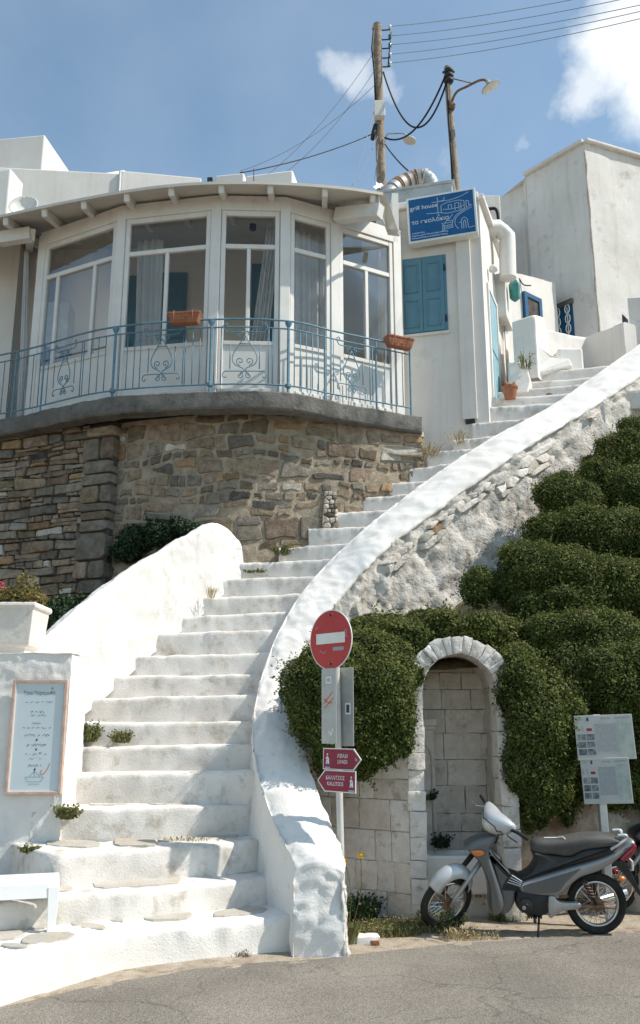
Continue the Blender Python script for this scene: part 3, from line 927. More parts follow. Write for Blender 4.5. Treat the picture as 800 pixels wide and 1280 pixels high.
for j in range(90): side[j][0] = front[j][-1]
mb.grid(side)
obj('plaster_face', mb, M['white'], pier, smooth=True, angle=60)
top = loft([[Vector((x, PY - .008, pt - .004)) for x in (pl, (pl + pr_) / 2, pr_ + .008)], [Vector((x, PY + .7, pt + .0)) for x in (pl, (pl + pr_) / 2, pr_)]], 60, 30, smooth_v=False)
top = rough(top, .010, 4, 4, 3.0)
mb = MB(); mb.grid(top)
obj('pier_top', mb, M['white'], pier, smooth=True)
# ================================================================== stone terrace wall (two lengths) and slab
ZF = 6.14      # veranda floor level
VB = [((-70, 546), 12.85), ((37, 523), 12.22), ((140, 506), 11.5), ((264, 496), 11.24), ((354, 496), 11.28), ((418, 503), 11.62), ((499, 514), 12.15)]


def on_floor(px, D, z=ZF):
    ax = D * math.cos(PITCH) + (z - EYE) * math.sin(PITCH)
    return Vector(((px - 400) / FOC * ax, D, z))


V = [on_floor(p[0], d) for p, d in VB]       # window line in plan


def offset_line(P, d):
    out = []
    for i, p in enumerate(P):
        a = P[max(i - 1, 0)]; b = P[min(i + 1, len(P) - 1)]
        n1 = (P[i] - a); n2 = (b - P[i])
        n = Vector((0, 0, 0))
        for t in (n1, n2):
            if t.length > 1e-6:
                t = t.normalized(); n += Vector((t.y, -t.x, 0))
        n.normalize()
        out.append(p + n * d)
    return out


SLAB = offset_line(V, .30)
SLAB[-1] = on_floor(527, 11.95)
SLAB[-2] = on_floor(432, 11.42)
RAIL = offset_line(V, .22)
RAIL[-1] = on_floor(514, 11.92)
RAIL[-2] = on_floor(424, 11.42)
WALL = offset_line(V, .20)
WALL[-1] = on_floor(530, 11.98); WALL[-2] = on_floor(438, 11.46)
SLAB_T, SLAB_B = ZF - .02, ZF - .27
slab = empty('terrace_slab', (V[3].x, V[3].y, SLAB_B), 'dark grey concrete slab edge below the veranda railing', 'slab', kind='thing')
sl = cr(SLAB, 160)
bk = [Vector((p.x, 14.2, p.z)) for p in sl]
rows = [[Vector((p.x, p.y + .25, SLAB_B)) for p in sl], [Vector((p.x, p.y + .02, SLAB_B)) for p in sl], [Vector((p.x, p.y, SLAB_B + .02)) for p in sl], [Vector((p.x, p.y - .01, SLAB_B + .09)) for p in sl], [Vector((p.x, p.y, SLAB_B + .17)) for p in sl],
        [Vector((p.x, p.y, SLAB_T - .02)) for p in sl], [Vector((p.x, p.y + .02, SLAB_T)) for p in sl], [Vector((p.x, p.y + .2, SLAB_T)) for p in sl], [Vector((p.x, max(p.y + .3, 14.2), SLAB_T)) for p in sl]]
rows[:7] = rough(rows[:7], .010, 3.0, 4, 5, .012, 10)
mb = MB(); mb.grid(rows)
mb.bx(sl[-1].x - .25, sl[-1].x, sl[-1].y, sl[-1].y + 1.2, SLAB_B, SLAB_T - .004)
obj('concrete_edge', mb, M['concrete'], slab, smooth=True, angle=28)

# main rubble wall: from px 145 to the right end
WB = [on_floor(146, 11.72), on_floor(200, 11.52), on_floor(264, 11.36), on_floor(320, 11.34), on_floor(380, 11.48), on_floor(440, 11.66), on_floor(530, 12.08)]
wl = cr(WB, 200)
cum = [0]
for a, b in zip(wl[:-1], wl[1:]): cum.append(cum[-1] + (b - a).length)
WLEN = cum[-1]
cumA = np.array(cum); wlA = np.array([tuple(p) for p in wl])


def wall_map(u, v, d):
    """u metres along, v metres up from z=2.9, d outwards"""
    x = np.interp(u, cumA, wlA[:, 0]); y = np.interp(u, cumA, wlA[:, 1])
    e = .04
    x2 = np.interp(u + e, cumA, wlA[:, 0]); y2 = np.interp(u + e, cumA, wlA[:, 1]); x1 = np.interp(u - e, cumA, wlA[:, 0]); y1 = np.interp(u - e, cumA, wlA[:, 1])
    t = Vector((x2 - x1, y2 - y1, 0)); t = t.normalized() if t.length > 1e-6 else Vector((1, 0, 0))
    n = Vector((t.y, -t.x, 0))
    return Vector((x, y, 2.9 + v)) + n * (d + (1.6 - v * .5) * .04)


HW = SLAB_B + .06 - 2.9
rw = empty('rubble_wall', (wl[100].x, wl[100].y, 2.9), 'curved brown rubble stone wall in mortar holding up the veranda', 'wall', kind='thing')
rows = [[wall_map(u, v, 0) for u in np.linspace(0, WLEN, 160)] for v in np.linspace(0, HW, 90)]
rows = rough(rows, .014, 5, 5, 3, .010, 18)
mb = MB(); mb.grid(rows)
# right end return
mb.add([wl[-1] * 1, wl[-1] + Vector((.05, 1.6, 0)), Vector((wl[-1].x + .05, wl[-1].y + 1.6, 2.9)), Vector((wl[-1].x, wl[-1].y, 2.9))], [(0, 1, 2, 3)])
mb.v[-4] = (wl[-1].x, wl[-1].y, SLAB_B + .06); mb.v[-3] = (wl[-1].x + .05, wl[-1].y + 1.6, SLAB_B + .06)
obj('mortar_bed', mb, M['mortar'], rw, smooth=True)
rgs = random.Random(31)
cells = course_cells(.01, WLEN, .0, HW, .185, 1.55, rgs, .22, .35)
for c in cells:
    if not c or poly_area(c) < .004: continue
    pr = inset_round(c, rgs.uniform(.014, .034), rgs, .010)
    if not pr or poly_area(pr) < .003: continue
    cxu = sum(p[0] for p in pr) / len(pr) / WLEN
    x = rgs.random()
    if x < .04: m_ = 'st_white'
    elif x < .10 + .16 * cxu: m_ = 'st_ochre'
    elif x < .45: m_ = 'st_grey'
    elif x < .49: m_ = 'st_dark'
    else: m_ = 'st_brown'
    obj('stone', stone_mb(pr, wall_map, rgs.uniform(.010, .030), .03, rgs, .10), M[m_], rw, smooth=True, angle=20)

# left schist wall: px -70 .. 145, dry-laid thin stones, with big corner blocks at its right end
LA, LB = on_floor(-80, 12.75), on_floor(147, 11.58)
LLEN = (LB - LA).length; ldir = (LB - LA).normalized(); lnrm = Vector((ldir.y, -ldir.x, 0))
LZ0 = 2.2


def lmap(u, v, d):
    return Vector((LA.x, LA.y, LZ0)) + ldir * u + Vector((0, 0, v)) + lnrm * (d + (3.4 - v) * .03)


LH = SLAB_B + .04 - LZ0
sw = empty('schist_wall', (LA.x / 2 + LB.x / 2, LA.y / 2 + LB.y / 2, LZ0), 'dark dry-laid wall of thin flat stones with big corner blocks', 'wall', kind='thing')
rows = [[lmap(u, v, 0) for u in np.linspace(0, LLEN, 30)] for v in np.linspace(0, LH, 30)]
mb = MB(); mb.grid(rows)
qe = lmap(LLEN, 0, 0); qt = lmap(LLEN, LH, 0)
mb.add([qe, qt, qt - lnrm * .5, qe - lnrm * .5], [(0, 1, 2, 3)])
obj('joint_bed', mb, M['joint_dark'], sw)
rgs = random.Random(44)
CORN = .42
cells = course_cells(0, LLEN - CORN, .9, LH, .10, 2.7, rgs, .18, .2)
for c in cells:
    if not c or poly_area(c) < .003: continue
    pr = inset_round(c, rgs.uniform(.006, .012), rgs, .006)
    if not pr or poly_area(pr) < .002: continue
    x = rgs.random()
    m_ = 'st_white' if x < .045 else 'st_ochre' if x < .10 else 'st_grey' if x < .5 else 'st_brown'
    obj('stone', stone_mb(pr, lmap, rgs.uniform(.03, .065), .02, rgs, .14), M[m_], sw)
v = .4
while v < LH - .05:
    h = rgs.choice([.12, .16, .26, .34, .20, .40])
    h = min(h, LH - v)
    split = rgs.uniform(.3, .7)
    parts = [(LLEN - CORN, LLEN + .012)] if h < .2 or rgs.random() < .6 else [(LLEN - CORN, LLEN - CORN * split), (LLEN - CORN * split, LLEN + .012)]
    for a, b in parts:
        a2 = a - (rgs.uniform(0, .12) if a < LLEN - CORN + .01 else 0)
        poly = [(a2 + .008, v + .006), (b - .004, v + .006), (b - .004, v + h - .006), (a2 + .008, v + h - .006)]
        poly = inset_round(poly, .004, rgs, .004)
        obj('corner_block', stone_mb(poly, lmap, rgs.uniform(.05, .08), .30, rgs, .05), M[rgs.choice(['st_grey', 'st_grey', 'st_brown'])], sw, smooth=True, angle=35)
    v += h

# ledge stone sticking out at the right end of the rubble wall, and a small pale dry-stone infill
p = at(502, 562, 11.86)
mb = MB(); mb.prism([at(472, 557, 11.8), at(500, 556, 11.83), at(527, 561, 11.95), at(529, 570, 11.97), at(500, 568, 11.83), at(474, 565, 11.8)], (-.03, .16, 0))
obj('ledge_stone', mb, M['st_white'], rw, bevel=.012, segs=2)
rgs = random.Random(52)
cells = voronoi_cells(row_seeds(.0, .26, .0, .62, .06, 1.25, rgs, .3), [(0, 0), (.24, .02), (.22, .60), (.05, .62)], .9)
ux = float(np.interp(at(400, 650, 11.55).x, wlA[:, 0], cumA)); vz = at(410, 668, 11.5).z - 2.9
for c in cells:
    if not c or poly_area(c) < .0008: continue
    pr = inset_round(c, .004, rgs, .002)
    if pr: obj('small_stone', stone_mb(pr, lambda u, v, d: wall_map(ux + u, vz + v, d), .06, .02, rgs, .2), M[rgs.choice(['st_white', 'block', 'st_white', 'st_grey'])], rw, smooth=True)

# ================================================================== hillside and banks (setting)
rows = []
for j in range(50):
    y = 9.25 + j * .11
    r = []
    for i in range(60):
        x = 0.2 + i * .16
        s = .02 + .30 * min(max(x, 0), 3.6)
        z = 2.35 + (y - 9.25) * s
        z += .06 * fbm((x, y, 0), 1.6)
        r.append(Vector((x, y, z)))
    rows.append(r)
# keep it under the steps: clip by the line of the parapet
ox = [p.x for p in O3[4:]]; oy = [p.y for p in O3[4:]]
for r in rows:
    for k, p in enumerate(r):
        lim = np.interp(p.x, ox, oy)
        if p.y > lim - .02:
            sl_ = .02 + .30 * min(max(p.x, 0), 3.6)
            r[k] = Vector((p.x, lim - .02 + (p.y - lim) * .02, 2.35 + max(lim - 9.25, 0) * sl_))
mb = MB(); mb.grid(rows)
tag(obj('hillside', mb, M['straw_earth'], smooth=True), kind='structure')
rows = []
for j in range(16):
    rows.append([Vector((-9 + i * .5, 9.0 + j * .26, 2.35 + .04 * fbm((i, j, 0), .7) + .0 * j)) for i in range(16)])
for r in rows:
    for k, p in enumerate(r):
        lim = np.interp(p.x, [q.x for q in top3], [q.y for q in top3])
        if p.x > top3[0].x and p.y < lim + .05: r[k] = Vector((p.x, min(lim + .05, 13.0), p.z))
mb = MB(); mb.grid(rows)
tag(obj('terrace', mb, M['earth'], smooth=True), kind='structure')
rows = []
for j in range(40):
    y = 14.4 + j * 1.6
    rows.append([Vector((-40 + i * 2.2, y, 6.6 + min((y - 14.4) * .10, 3) + .3 * fbm((i * .3, j * .3, 0)) - .05 * abs(-40 + i * 2.2) * .3)) for i in range(40)])
mb = MB(); mb.grid(rows)
tag(obj('plateau', mb, M['earth'], smooth=True), kind='structure')
# ================================================================== veranda
def on_plane(px, py, P0, n):
    d = at(px, py, 10.0) - Vector((0, 0, EYE))
    o = Vector((0, 0, EYE)); n = Vector(n)
    return o + d * ((Vector(P0) - o).dot(n) / d.dot(n))


ZT = 9.03
ver = empty('veranda', (V[3].x, V[3].y + 1, ZF), 'glazed white veranda with five window bays above the stone wall', 'veranda', kind='thing')


def lbox(mb, A, x, n, x0, x1, d0, d1, z0, z1):
    """box in bay coordinates: x along the bay, d outwards"""
    Mx = Matrix((x, -n, Vector((0, 0, 1)))).transposed().to_4x4(); Mx.translation = A
    mb.bx(x0, x1, -d1, -d0, z0, z1, Mx)


PANEL, TRANS = ZF + .80, ZF + 2.29
mulls = {1: [.235, .70], 2: [.50], 3: [.48], 4: [], 5: [.50]}
for i in range(1, 6):
    A, B = V[i].copy(), V[i + 1].copy()
    A.z = B.z = 0
    x = (B - A).normalized(); n = Vector((x.y, -x.x, 0)); w = (B - A).length
    g = .075
    fr = MB()
    lbox(fr, A, x, n, g, g + .065, -.03, .035, ZF + .06, ZT - .03)
    lbox(fr, A, x, n, w - g - .065, w - g, -.03, .035, ZF + .06, ZT - .03)
    lbox(fr, A, x, n, g + .065, w - g - .065, -.03, .033, ZT - .11, ZT - .032)
    lbox(fr, A, x, n, g + .065, w - g - .065, -.03, .031, TRANS - .035, TRANS + .035)
    lbox(fr, A, x, n, g + .065, w - g - .065, -.03, .031, PANEL - .03, PANEL + .03)
    lbox(fr, A, x, n, g + .065, w - g - .065, -.03, .031, ZF + .062, ZF + .13)
    for t in mulls[i]:
        lbox(fr, A, x, n, w * t - .027, w * t + .027, -.026, .029, PANEL + .03, TRANS - .035)
    bay = obj('window_bay', fr, M['frame'], ver, bevel=.006, segs=1)
    pb = MB(); lbox(pb, A, x, n, g + .065, w - g - .065, -.015, .012, ZF + .13, PANEL - .03)
    obj('lower_panel', pb, M['frame'], bay)
    xs = [g + .065] + [w * t for t in mulls[i]] + [w - g - .065]
    for a, b in zip(xs[:-1], xs[1:]):
        p_ = MB(); lbox(p_, A, x, n, a, b, -.004, .002, PANEL + .03, TRANS - .035); obj('pane', p_, M['glass'], bay)
    p_ = MB(); lbox(p_, A, x, n, g + .065, w - g - .065, -.004, .002, TRANS + .035, ZT - .11); obj('pane', p_, M['glass'], bay)
    # plinth board and header for this bay
    pb = MB(); lbox(pb, A, x, n, -.02, w + .02, -.06, .045, ZF - .02, ZF + .06); obj('plinth', pb, M['frame'], ver, bevel=.005, segs=1)
    hb = MB(); lbox(hb, A, x, n, -.03, w + .03, -.06, .05, ZT - .03, ZT + .20); obj('header', hb, M['frame'], ver, bevel=.006, segs=1)
for i in range(1, 7):
    p = V[i]
    d = (V[min(i + 1, 6)] - V[i - 1]); d.z = 0; d.normalize(); n = Vector((d.y, -d.x, 0))
    pb = MB(); lbox(pb, Vector((p.x, p.y, 0)), d, n, -.073, .073, -.06, .05, ZF, ZT + .15)
    obj('post', pb, M['frame'], ver, bevel=.008, segs=1)
# roof
EZ = 9.15
E_px = [(-160, 305), (-80, 290), (0, 272), (50, 261), (100, 251), (150, 242), (200, 235), (250, 231), (300, 230), (350, 231), (400, 234), (440, 238), (479, 244)]
E = [at_z(px, py, EZ) for px, py in E_px]
ef = cr(E, 120)
inner = [Vector((p.x * .96, 14.3, EZ + .95)) for p in ef]
mid = [a.lerp(b, .35) for a, b in zip(ef, inner)]
mb = MB()
mb.grid([[p + Vector((0, 0, 0)) for p in ef], [p + Vector((0, 0, .0)) for p in mid], [p for p in inner], [p + Vector((0, 0, .05)) for p in inner], [p + Vector((0, 0, .05)) for p in mid], [p + Vector((0, -.0, .045)) for p in ef], [p for p in ef]])
roof = obj('roof', mb, M['soffit'], ver, smooth=True, angle=30)
EA = np.array([(p.x, p.y) for p in ef])
for (px, py) in [(-60, 300), (12, 285), (60, 275), (107, 262), (160, 252), (215, 244), (277, 239), (338, 239), (406, 246), (466, 250)]:
    a = at_z(px, py, EZ - .04)
    y = float(np.interp(a.x, EA[:, 0], EA[:, 1]))
    a = Vector((a.x, y + .05, EZ - .035)); b = Vector((a.x * .985, y + 1.6, EZ + .42))
    d = (b - a).normalized()
    mb = MB(); mb.bar(a, b, .085, .14)
    obj('rafter', mb, M['frame'], roof, bevel=.02, segs=2)
# tied box beam and flashing at the right-hand corner of the roof
mb = MB(); a = at(421, 270, 11.55); b = at(476, 264, 11.15); mb.bar(a, b, .16, .2)
obj('beam', mb, M['frame'], ver, bevel=.008)
mb = MB(); q = [at(473, 243, 11.05), at(484, 246, 11.1), at(499, 292, 11.9), at(484, 290, 11.7), at(474, 262, 11.1)]
mb.prism(q, (0.02, .12, .02)); obj('flashing', mb, M['soffit'], ver, bevel=.005)
mb = MB(); mb.bar(at(0, 299, 12.0), at(39, 293, 11.95), .14, .2); mb.bar(at(-60, 306, 12.3), at(-1, 299, 12.0), .14, .2)
obj('beam', mb, M['frame'], ver, bevel=.008)
mb = MB(); mb.bar(at(39, 293, 11.95), at(36, 312, 13.6), .12, .18)
obj('beam', mb, M['frame'], ver, bevel=.008)
# a small spotlight under the roof corner
mb = MB(); a = at(488, 290, 11.7); mb.bar(a, a + Vector((.12, -.10, -.07)), .07, .07); obj('spotlight', mb, M['box_white'], ver, bevel=.01)
# room behind the glass
mb = MB()
BY = 13.95
mb.bx(-5.6, 1.42, BY, BY + .12, ZF - .02, 10.3)
mb.bx(V[6].x - .02, V[6].x + .08, V[6].y + .15, BY, ZF - .02, 10.0)
obj('back_wall', mb, M['interior'], ver)
mb = MB(); mb.bx(-5.4, -4.95, 13.0, BY, ZF, 9.6); obj('side_pier', mb, M['white_wall'], ver)
flo = MB(); flo.grid([[Vector((p.x, p.y + .12, ZF + .004)) for p in cr(V, 60)], [Vector((p.x, BY, ZF + .004)) for p in cr(V, 60)]])
obj('floor', flo, M['floor_tile'], ver)


def panel_door(name, px0, px1, py0, py1, D, m, parent, depth=.06, glass=None):
    a, b = at(px0, py1, D), at(px1, py0, D)
    mb = MB(); mb.bx(a.x, b.x, D - depth, D + .02, a.z, b.z)
    d = obj(name, mb, m, parent, bevel=.006)
    return d, a, b


for (x0, x1, y0, y1) in [(202, 229, 341, 470), (157, 171, 345, 470), (315, 341, 330, 470)]:
    a = at(x0, y0, BY - .05); b = at(x1, y1, BY - .05)
    mb = MB(); mb.bx(a.x, b.x, BY - .06, BY, ZF, a.z)
    d = obj('inner_door', mb, M['blue_shutter'], ver)
    mb = MB(); w = b.x - a.x
    for k in range(3):
        mb.bx(a.x + w * .18, b.x - w * .18, BY - .075, BY - .058, ZF + .2 + k * .68, ZF + .75 + k * .68)
    obj('door_panel', mb, M['blue_shutter'], d, bevel=.006, segs=1)
# bracketed box (speaker) seen through the first bay, and an inner lamp
mb = MB(); p = at(68, 405, 13.2); mb.bx(p.x - .10, p.x + .25, 13.1, 13.45, p.z - .45, p.z + .35)
mb.bx(p.x - .02, p.x + .12, 13.2, 13.9, p.z - .6, p.z - .45)
obj('wall_cabinet', mb, M['tin_dull'], ver, bevel=.01)
mb = MB(); p = at(316, 279, 12.6); mb.lathe([(.05, 0), (.055, .05), (.05, .2), (.02, .22)], 14, Matrix.Translation(p - Vector((0, 0, .12)))); mb.tube([p + Vector((0, 0, .1)), p + Vector((0, 0, 1.0))], .008, 6)
obj('hanging_lamp', mb, M['m_black'], ver, smooth=True)


def curtain(pts_top, pts_bot, folds, m, amp=.045, name='curtain'):
    """hanging cloth between two plan lines"""
    n = folds * 8
    T = lin(pts_top, n + 1); B = lin(pts_bot, n + 1)
    d = (T[-1] - T[0]); d.z = 0; d.normalize(); nn = Vector((d.y, -d.x, 0))
    rows = []
    for j in range(24):
        t = j / 23
        row = []
        for i in range(n + 1):
            ph = 2 * math.pi * i / 8
            q = T[i].lerp(B[i], t) + nn * amp * math.sin(ph + 1.2 * t + .6 * math.sin(i * .3)) * (.7 + .3 * t)
            row.append(q)
        rows.append(row)
    mb = MB(); mb.grid(rows)
    return obj(name, mb, m, ver, smooth=True, fixn=False)


CT = ZT - .06; CB = ZF + .10


def inl(px, D, z): return on_floor(px, D, z)


curtain([inl(172, 12.0, CT), inl(205, 11.95, CT)], [inl(168, 12.0, CB), inl(198, 11.95, CB)], 4, M['curtain'])
curtain([inl(334, 11.6, CT), inl(350, 11.62, CT)], [inl(306, 11.7, CB + .3), inl(330, 11.72, CB + .3)], 4, M['curtain'], .05)
curtain([inl(360, 11.65, CT), inl(418, 11.98, CT)], [inl(360, 11.65, CB), inl(419, 11.98, CB)], 7, M['curtain'])
curtain([inl(472, 12.3, CT), inl(503, 12.5, CT)], [inl(472, 12.3, CB), inl(505, 12.5, CB)], 4, M['curtain_cream'])
curtain([inl(45, 12.5, CT), inl(50, 12.5, CT)], [inl(44, 12.5, CB), inl(56, 12.5, CB)], 2, M['curtain'], .03)
cc = curtain([inl(31, 12.3, CT), inl(36, 12.3, CT)], [inl(22, 12.3, ZF + .1), inl(35, 12.3, ZF + .1)], 3, M['curtain'], .04)
# porch wall left of the bays, with its round vent
mb = MB(); mb.bx(-8.5, V[1].x - .35, 13.4, 13.6, ZF - .02, 9.7); obj('porch_wall', mb, M['white_wall'], ver)
mb = MB(); p = at(18, 360, 13.39); mb.lathe([(.0, 0), (.075, 0), (.075, .03), (.0, .03)], 18, Matrix.Translation(p) @ Matrix.Rotation(R(90), 4, 'X'), cap=False)
obj('vent_hole', mb, M['m_black'], ver, smooth=True, angle=40)
mb = MB(); p = at(4, 445, 13.3); mb.lathe([(.08, 0), (.14, .1), (.13, .24), (.05, .30)], 14, Matrix.Translation(p)); obj('hanging_pot', mb, M['terracotta'], ver, smooth=True)

# ================================================================== railing
rail = empty('balcony_railing', (RAIL[3].x, RAIL[3].y, ZF), 'thin blue wrought-iron railing with spade-shaped scrolls round the veranda', 'railing', kind='thing')
# polyline of the rail in plan, parameterised by photo column at floor level
rp = cr(RAIL, 300)
rpx = []
for p in rp:
    ax = p.y * math.cos(PITCH) + (ZF - EYE) * math.sin(PITCH)
    rpx.append(400 + p.x * FOC / ax)
RX = np.array(rpx); RXY = np.array([(p.x, p.y) for p in rp])


def rl(px, z):
    return Vector((float(np.interp(px, RX, RXY[:, 0])), float(np.interp(px, RX, RXY[:, 1])), z))


def rl_frame(px):
    a, b = rl(px - 3, 0), rl(px + 3, 0); x = (b - a).normalized(); return x, Vector((x.y, -x.x, 0))


ZR0, ZR1, ZR2 = ZF + .10, ZF + .93, ZF + 1.05
pxs = np.linspace(-78, 514, 200)
for z, r in ((ZR0, .011), (ZR1, .010), (ZR2, .013)):
    mb = MB(); mb.tube([rl(q, z) for q in pxs], r, 6); obj('rail', mb, M['blue_rail'], rail, smooth=True)
posts = [-60, 14, 50, 140, 262, 360, 406, 471, 514]
for q in posts:
    mb = MB(); p = rl(q, 0)
    big = q in (140, 262, 360)
    mb.tube([(p.x, p.y, SLAB_T - .01), (p.x, p.y, ZR2 - .02)], .019 if big else .014, 8)
    po = obj('post', mb, M['blue_rail'], rail, smooth=True, angle=40)
    if big:
        mb = MB(); mb.lathe([(.018, 0), (.045, .05), (.05, .08), (.02, .085)], 8, Matrix.Translation((p.x, p.y, ZR2 - .10)))
        obj('collar', mb, M['blue_rail'], po, smooth=True, angle=40)
        mb = MB(); mb.lathe([(.02, 0), (.042, .02), (.042, .06), (.02, .08)], 8, Matrix.Translation((p.x, p.y, ZF + .06)))
        obj('collar', mb, M['blue_rail'], po, smooth=True, angle=40)
orn = [77, 200, 305, 440]
orn_hw = {77: 21, 200: 27, 305: 30, 440: 23}
q = -74.0
bal = []
step = 9.2
while q < 512:
    near = min(orn, key=lambda o: abs(o - q))
    if abs(near - q) > orn_hw[near] + 2 and min(abs(q - p) for p in posts) > 4: bal.append((q, ZR0, ZR1))
    q += step if q < 360 else 7.6
for o in orn:
    h = orn_hw[o]
    bal += [(o - h, ZR0, ZR1), (o + h, ZR0, ZR1), (o - h * .62, ZR0 + .22, ZR1 - .25), (o + h * .62, ZR0 + .22, ZR1 - .25)]
for (q, z0, z1) in bal:
    mb = MB(); mb.tube([rl(q, z0), rl(q, z1)], .0075, 5); obj('baluster', mb, M['blue_rail'], rail, smooth=True)


def spiral(cx, cz, r0, turns, a0, sgn, n=22):
    return [(cx + sgn * r0 * (1 - .8 * t) * math.cos(a0 + turns * 2 * math.pi * t), cz + r0 * (1 - .8 * t) * math.sin(a0 + turns * 2 * math.pi * t)) for t in [k / n for k in range(n + 1)]]


for o in orn:
    x, n = rl_frame(o); c = rl(o, 0)
    hw = orn_hw[o] / 30 * .32
    S = hw / .32

    def L3(p): return c + x * p[0] * S + Vector((0, 0, ZR0 + p[1]))
    pls = []
    for sg in (-1, 1):
        # spade outline
        pls.append([(sg * a, b) for a, b in [(0, .70), (.05, .62), (.11, .52), (.16, .42), (.165, .34), (.13, .28), (.08, .255), (.03, .23), (0, .19), (-.05, .15), (-.085, .11)]])
        pls.append([(sg * a, b) for a, b in spiral(.062, .33, .058, 1.25, -math.pi / 2, 1)])
        pls.append([(sg * a, b) for a, b in spiral(.055, .12, .045, 1.2, math.pi / 2, 1)])
        pls.append([(sg * a, b) for a, b in spiral(.065, .73, .045, 1.2, -math.pi / 2, 1)])
        # lower and upper tray scrolls
        pls.append([(sg * a, b) for a, b in [(0, .185), (.22, .185), (.27, .175), (.295, .14), (.285, .10), (.255, .095), (.245, .12)]])
        pls.append([(sg * a, b) for a, b in [(0, .76), (.2, .76), (.26, .77), (.30, .82), (.29, .87), (.255, .875), (.245, .845)]])
    pls.append([(-.075, .585), (.075, .585)])
    mb = MB()
    for pl_ in pls:
        pth = [L3(p) for p in pl_]
        mb.tube(cr(pth, len(pth) * 2) if len(pth) > 2 and len(pth) < 16 else pth, .0075, 5)
    obj('scroll', mb, M['blue_rail'], rail, smooth=True)
# terracotta troughs on the rail
for (q, pxw, lab) in [(229, 42, 'terracotta trough on the railing between two tall window bays'), (498, 40, 'terracotta trough on the railing end beside the blue shutters')]:
    x, n = rl_frame(q); c = rl(q, ZR2)
    F = Matrix((x, -n, Vector((0, 0, 1)))).transposed().to_4x4(); F.translation = c + n * .06
    w = pxw / 2 / 88
    mb = MB()
    def ring(hw, hd, z): return [Vector((-hw, -hd, z)), Vector((hw, -hd, z)), Vector((hw, hd, z)), Vector((-hw, hd, z))]
    rr = [ring(w * .78, .06, -.08), ring(w * .93, .078, .045), ring(w * .96, .088, .047), ring(w * .96, .088, .072), ring(w * .91, .074, .072), ring(w * .86, .07, .04)]
    vs = [F @ p for r_ in rr for p in r_]
    fs = [(0, 1, 2, 3)] + [(k * 4 + i, k * 4 + (i + 1) % 4, k * 4 + 4 + (i + 1) % 4, k * 4 + 4 + i) for k in range(5) for i in range(4)] + [(20, 21, 22, 23)]
    mb.add(vs, fs)
    tr = tag(obj('flower_trough', mb, M['terracotta'], bevel=.006), lab, 'trough', 'troughs on the balcony railing')
    mb = MB()
    for sg in (-1, 1):
        pth = [F @ Vector((sg * a, -.092 + .0 * b, b)) for a, b in [(.0, -.03), (.03, -.05), (.06, -.03), (.055, .0), (.03, .005)]]
        mb.tube(cr(pth, 16), .005, 5)
    for sg in (-.55, .55):
        mb.tube([F @ Vector((sg * w, -.088, -.09)), F @ Vector((sg * w, -.1, .08))], .006, 5)
    obj('trough_moulding', mb, M['terracotta'], tr, smooth=True)

# ================================================================== white house with the sign
HB = at(612, 530, 12.32); HB.z = 0
hdir = Vector((-1, .26, 0)).normalized()                 # going left along the front
hn = Vector((-hdir.y * -1, 0, 0))
hn = Vector((hdir.y, -hdir.x, 0)); hn = hn if hn.y < 0 else -hn
HZ = 9.95
sdir = Vector((.36, .93, 0)).normalized(); sn = Vector((sdir.y, -sdir.x, 0))
house = empty('white_house', (HB.x - 1, HB.y + 1.2, 5.6), 'small white flat-roofed house with blue shutters beside the upper steps', 'house', kind='thing')
HA = HB + hdir * 1.9
rows = loft([[HA + Vector((0, 0, 5.3)), HB + Vector((0, 0, 5.3))], [HA + Vector((0, 0, 7.5)), HB + Vector((0, 0, 7.5))], [HA + Vector((0, 0, HZ)), HB + Vector((0, 0, HZ))]], 50, 80, smooth_u=False)
rows = rough(rows, .006, 1.6, 3, 2)
HC = HB + sdir * 2.3
rows2 = loft([[HB + Vector((0, 0, 5.3)), HC + Vector((0, 0, 5.3))], [HB + Vector((0, 0, 7.5)), HC + Vector((0, 0, 7.5))], [HB + Vector((0, 0, HZ)), HC + Vector((0, 0, HZ))]], 50, 80, smooth_u=False)
rows2 = rough(rows2, .006, 1.6, 3, 5)
for a, b in zip(rows, rows2): b[0] = a[-1]
mb = MB(); mb.grid(rows); mb.grid(rows2)
HD = HC + hdir * 2.2
mb.add([HA + Vector((0, 0, HZ)), HB + Vector((0, 0, HZ)), HC + Vector((0, 0, HZ)), HD + Vector((0, 0, HZ))], [(0, 1, 2, 3)])
obj('wall', mb, M['white_wall'], house, smooth=True, angle=40)
# rounded parapet edge
mb = MB(); mb.bar(HA + Vector((0, 0, HZ)), HB + Vector((0, 0, HZ)), .16, .12); mb.bar(HB + Vector((0, 0, HZ + .001)), HC + Vector((0, 0, HZ + .001)), .16, .12)
obj('roof_parapet', mb, M['white_wall'], house, bevel=.03, segs=3)
# vertical strip pilaster
def hp(px, py, off=0.0): return on_plane(px, py, HB + hn * off, hn)


a = hp(573, 470); 
mb = MB(); base = hp(588, 525); top_ = hp(577, 296)
F = frame_mat(Vector((base.x, base.y, 0)), -hdir, (0, 0, 1))
mb.bx(-.11, .11, base.z, top_.z, -.0, .09, F)
mb.v = mb.v
obj('pilaster', MB().bx(-.11, .11, base.z, top_.z + .3, -.02, .055, F), M['white_wall'], house, bevel=.01)
obj('vent', MB().bx(-.07, .07, base.z - .06, base.z - .005, -.02, .058, F), M['m_black'], house)
# shutters
q0, q1 = hp(501, 420), hp(557, 318)
F = frame_mat(Vector((q1.x, q1.y, 0)), hdir, (0, 0, 1))       # x to the left
Wd = .72; z0, z1 = q0.z, q1.z
F = frame_mat(Vector((q1.x, q1.y, 0)) - hdir * 0, -hdir, (0, 0, 1))  # x to the right, z towards the viewer


def hbox(x0, x1, z0_, z1_, d0, d1): return MB().bx(x0, x1, z0_, z1_, d0, d1, F)


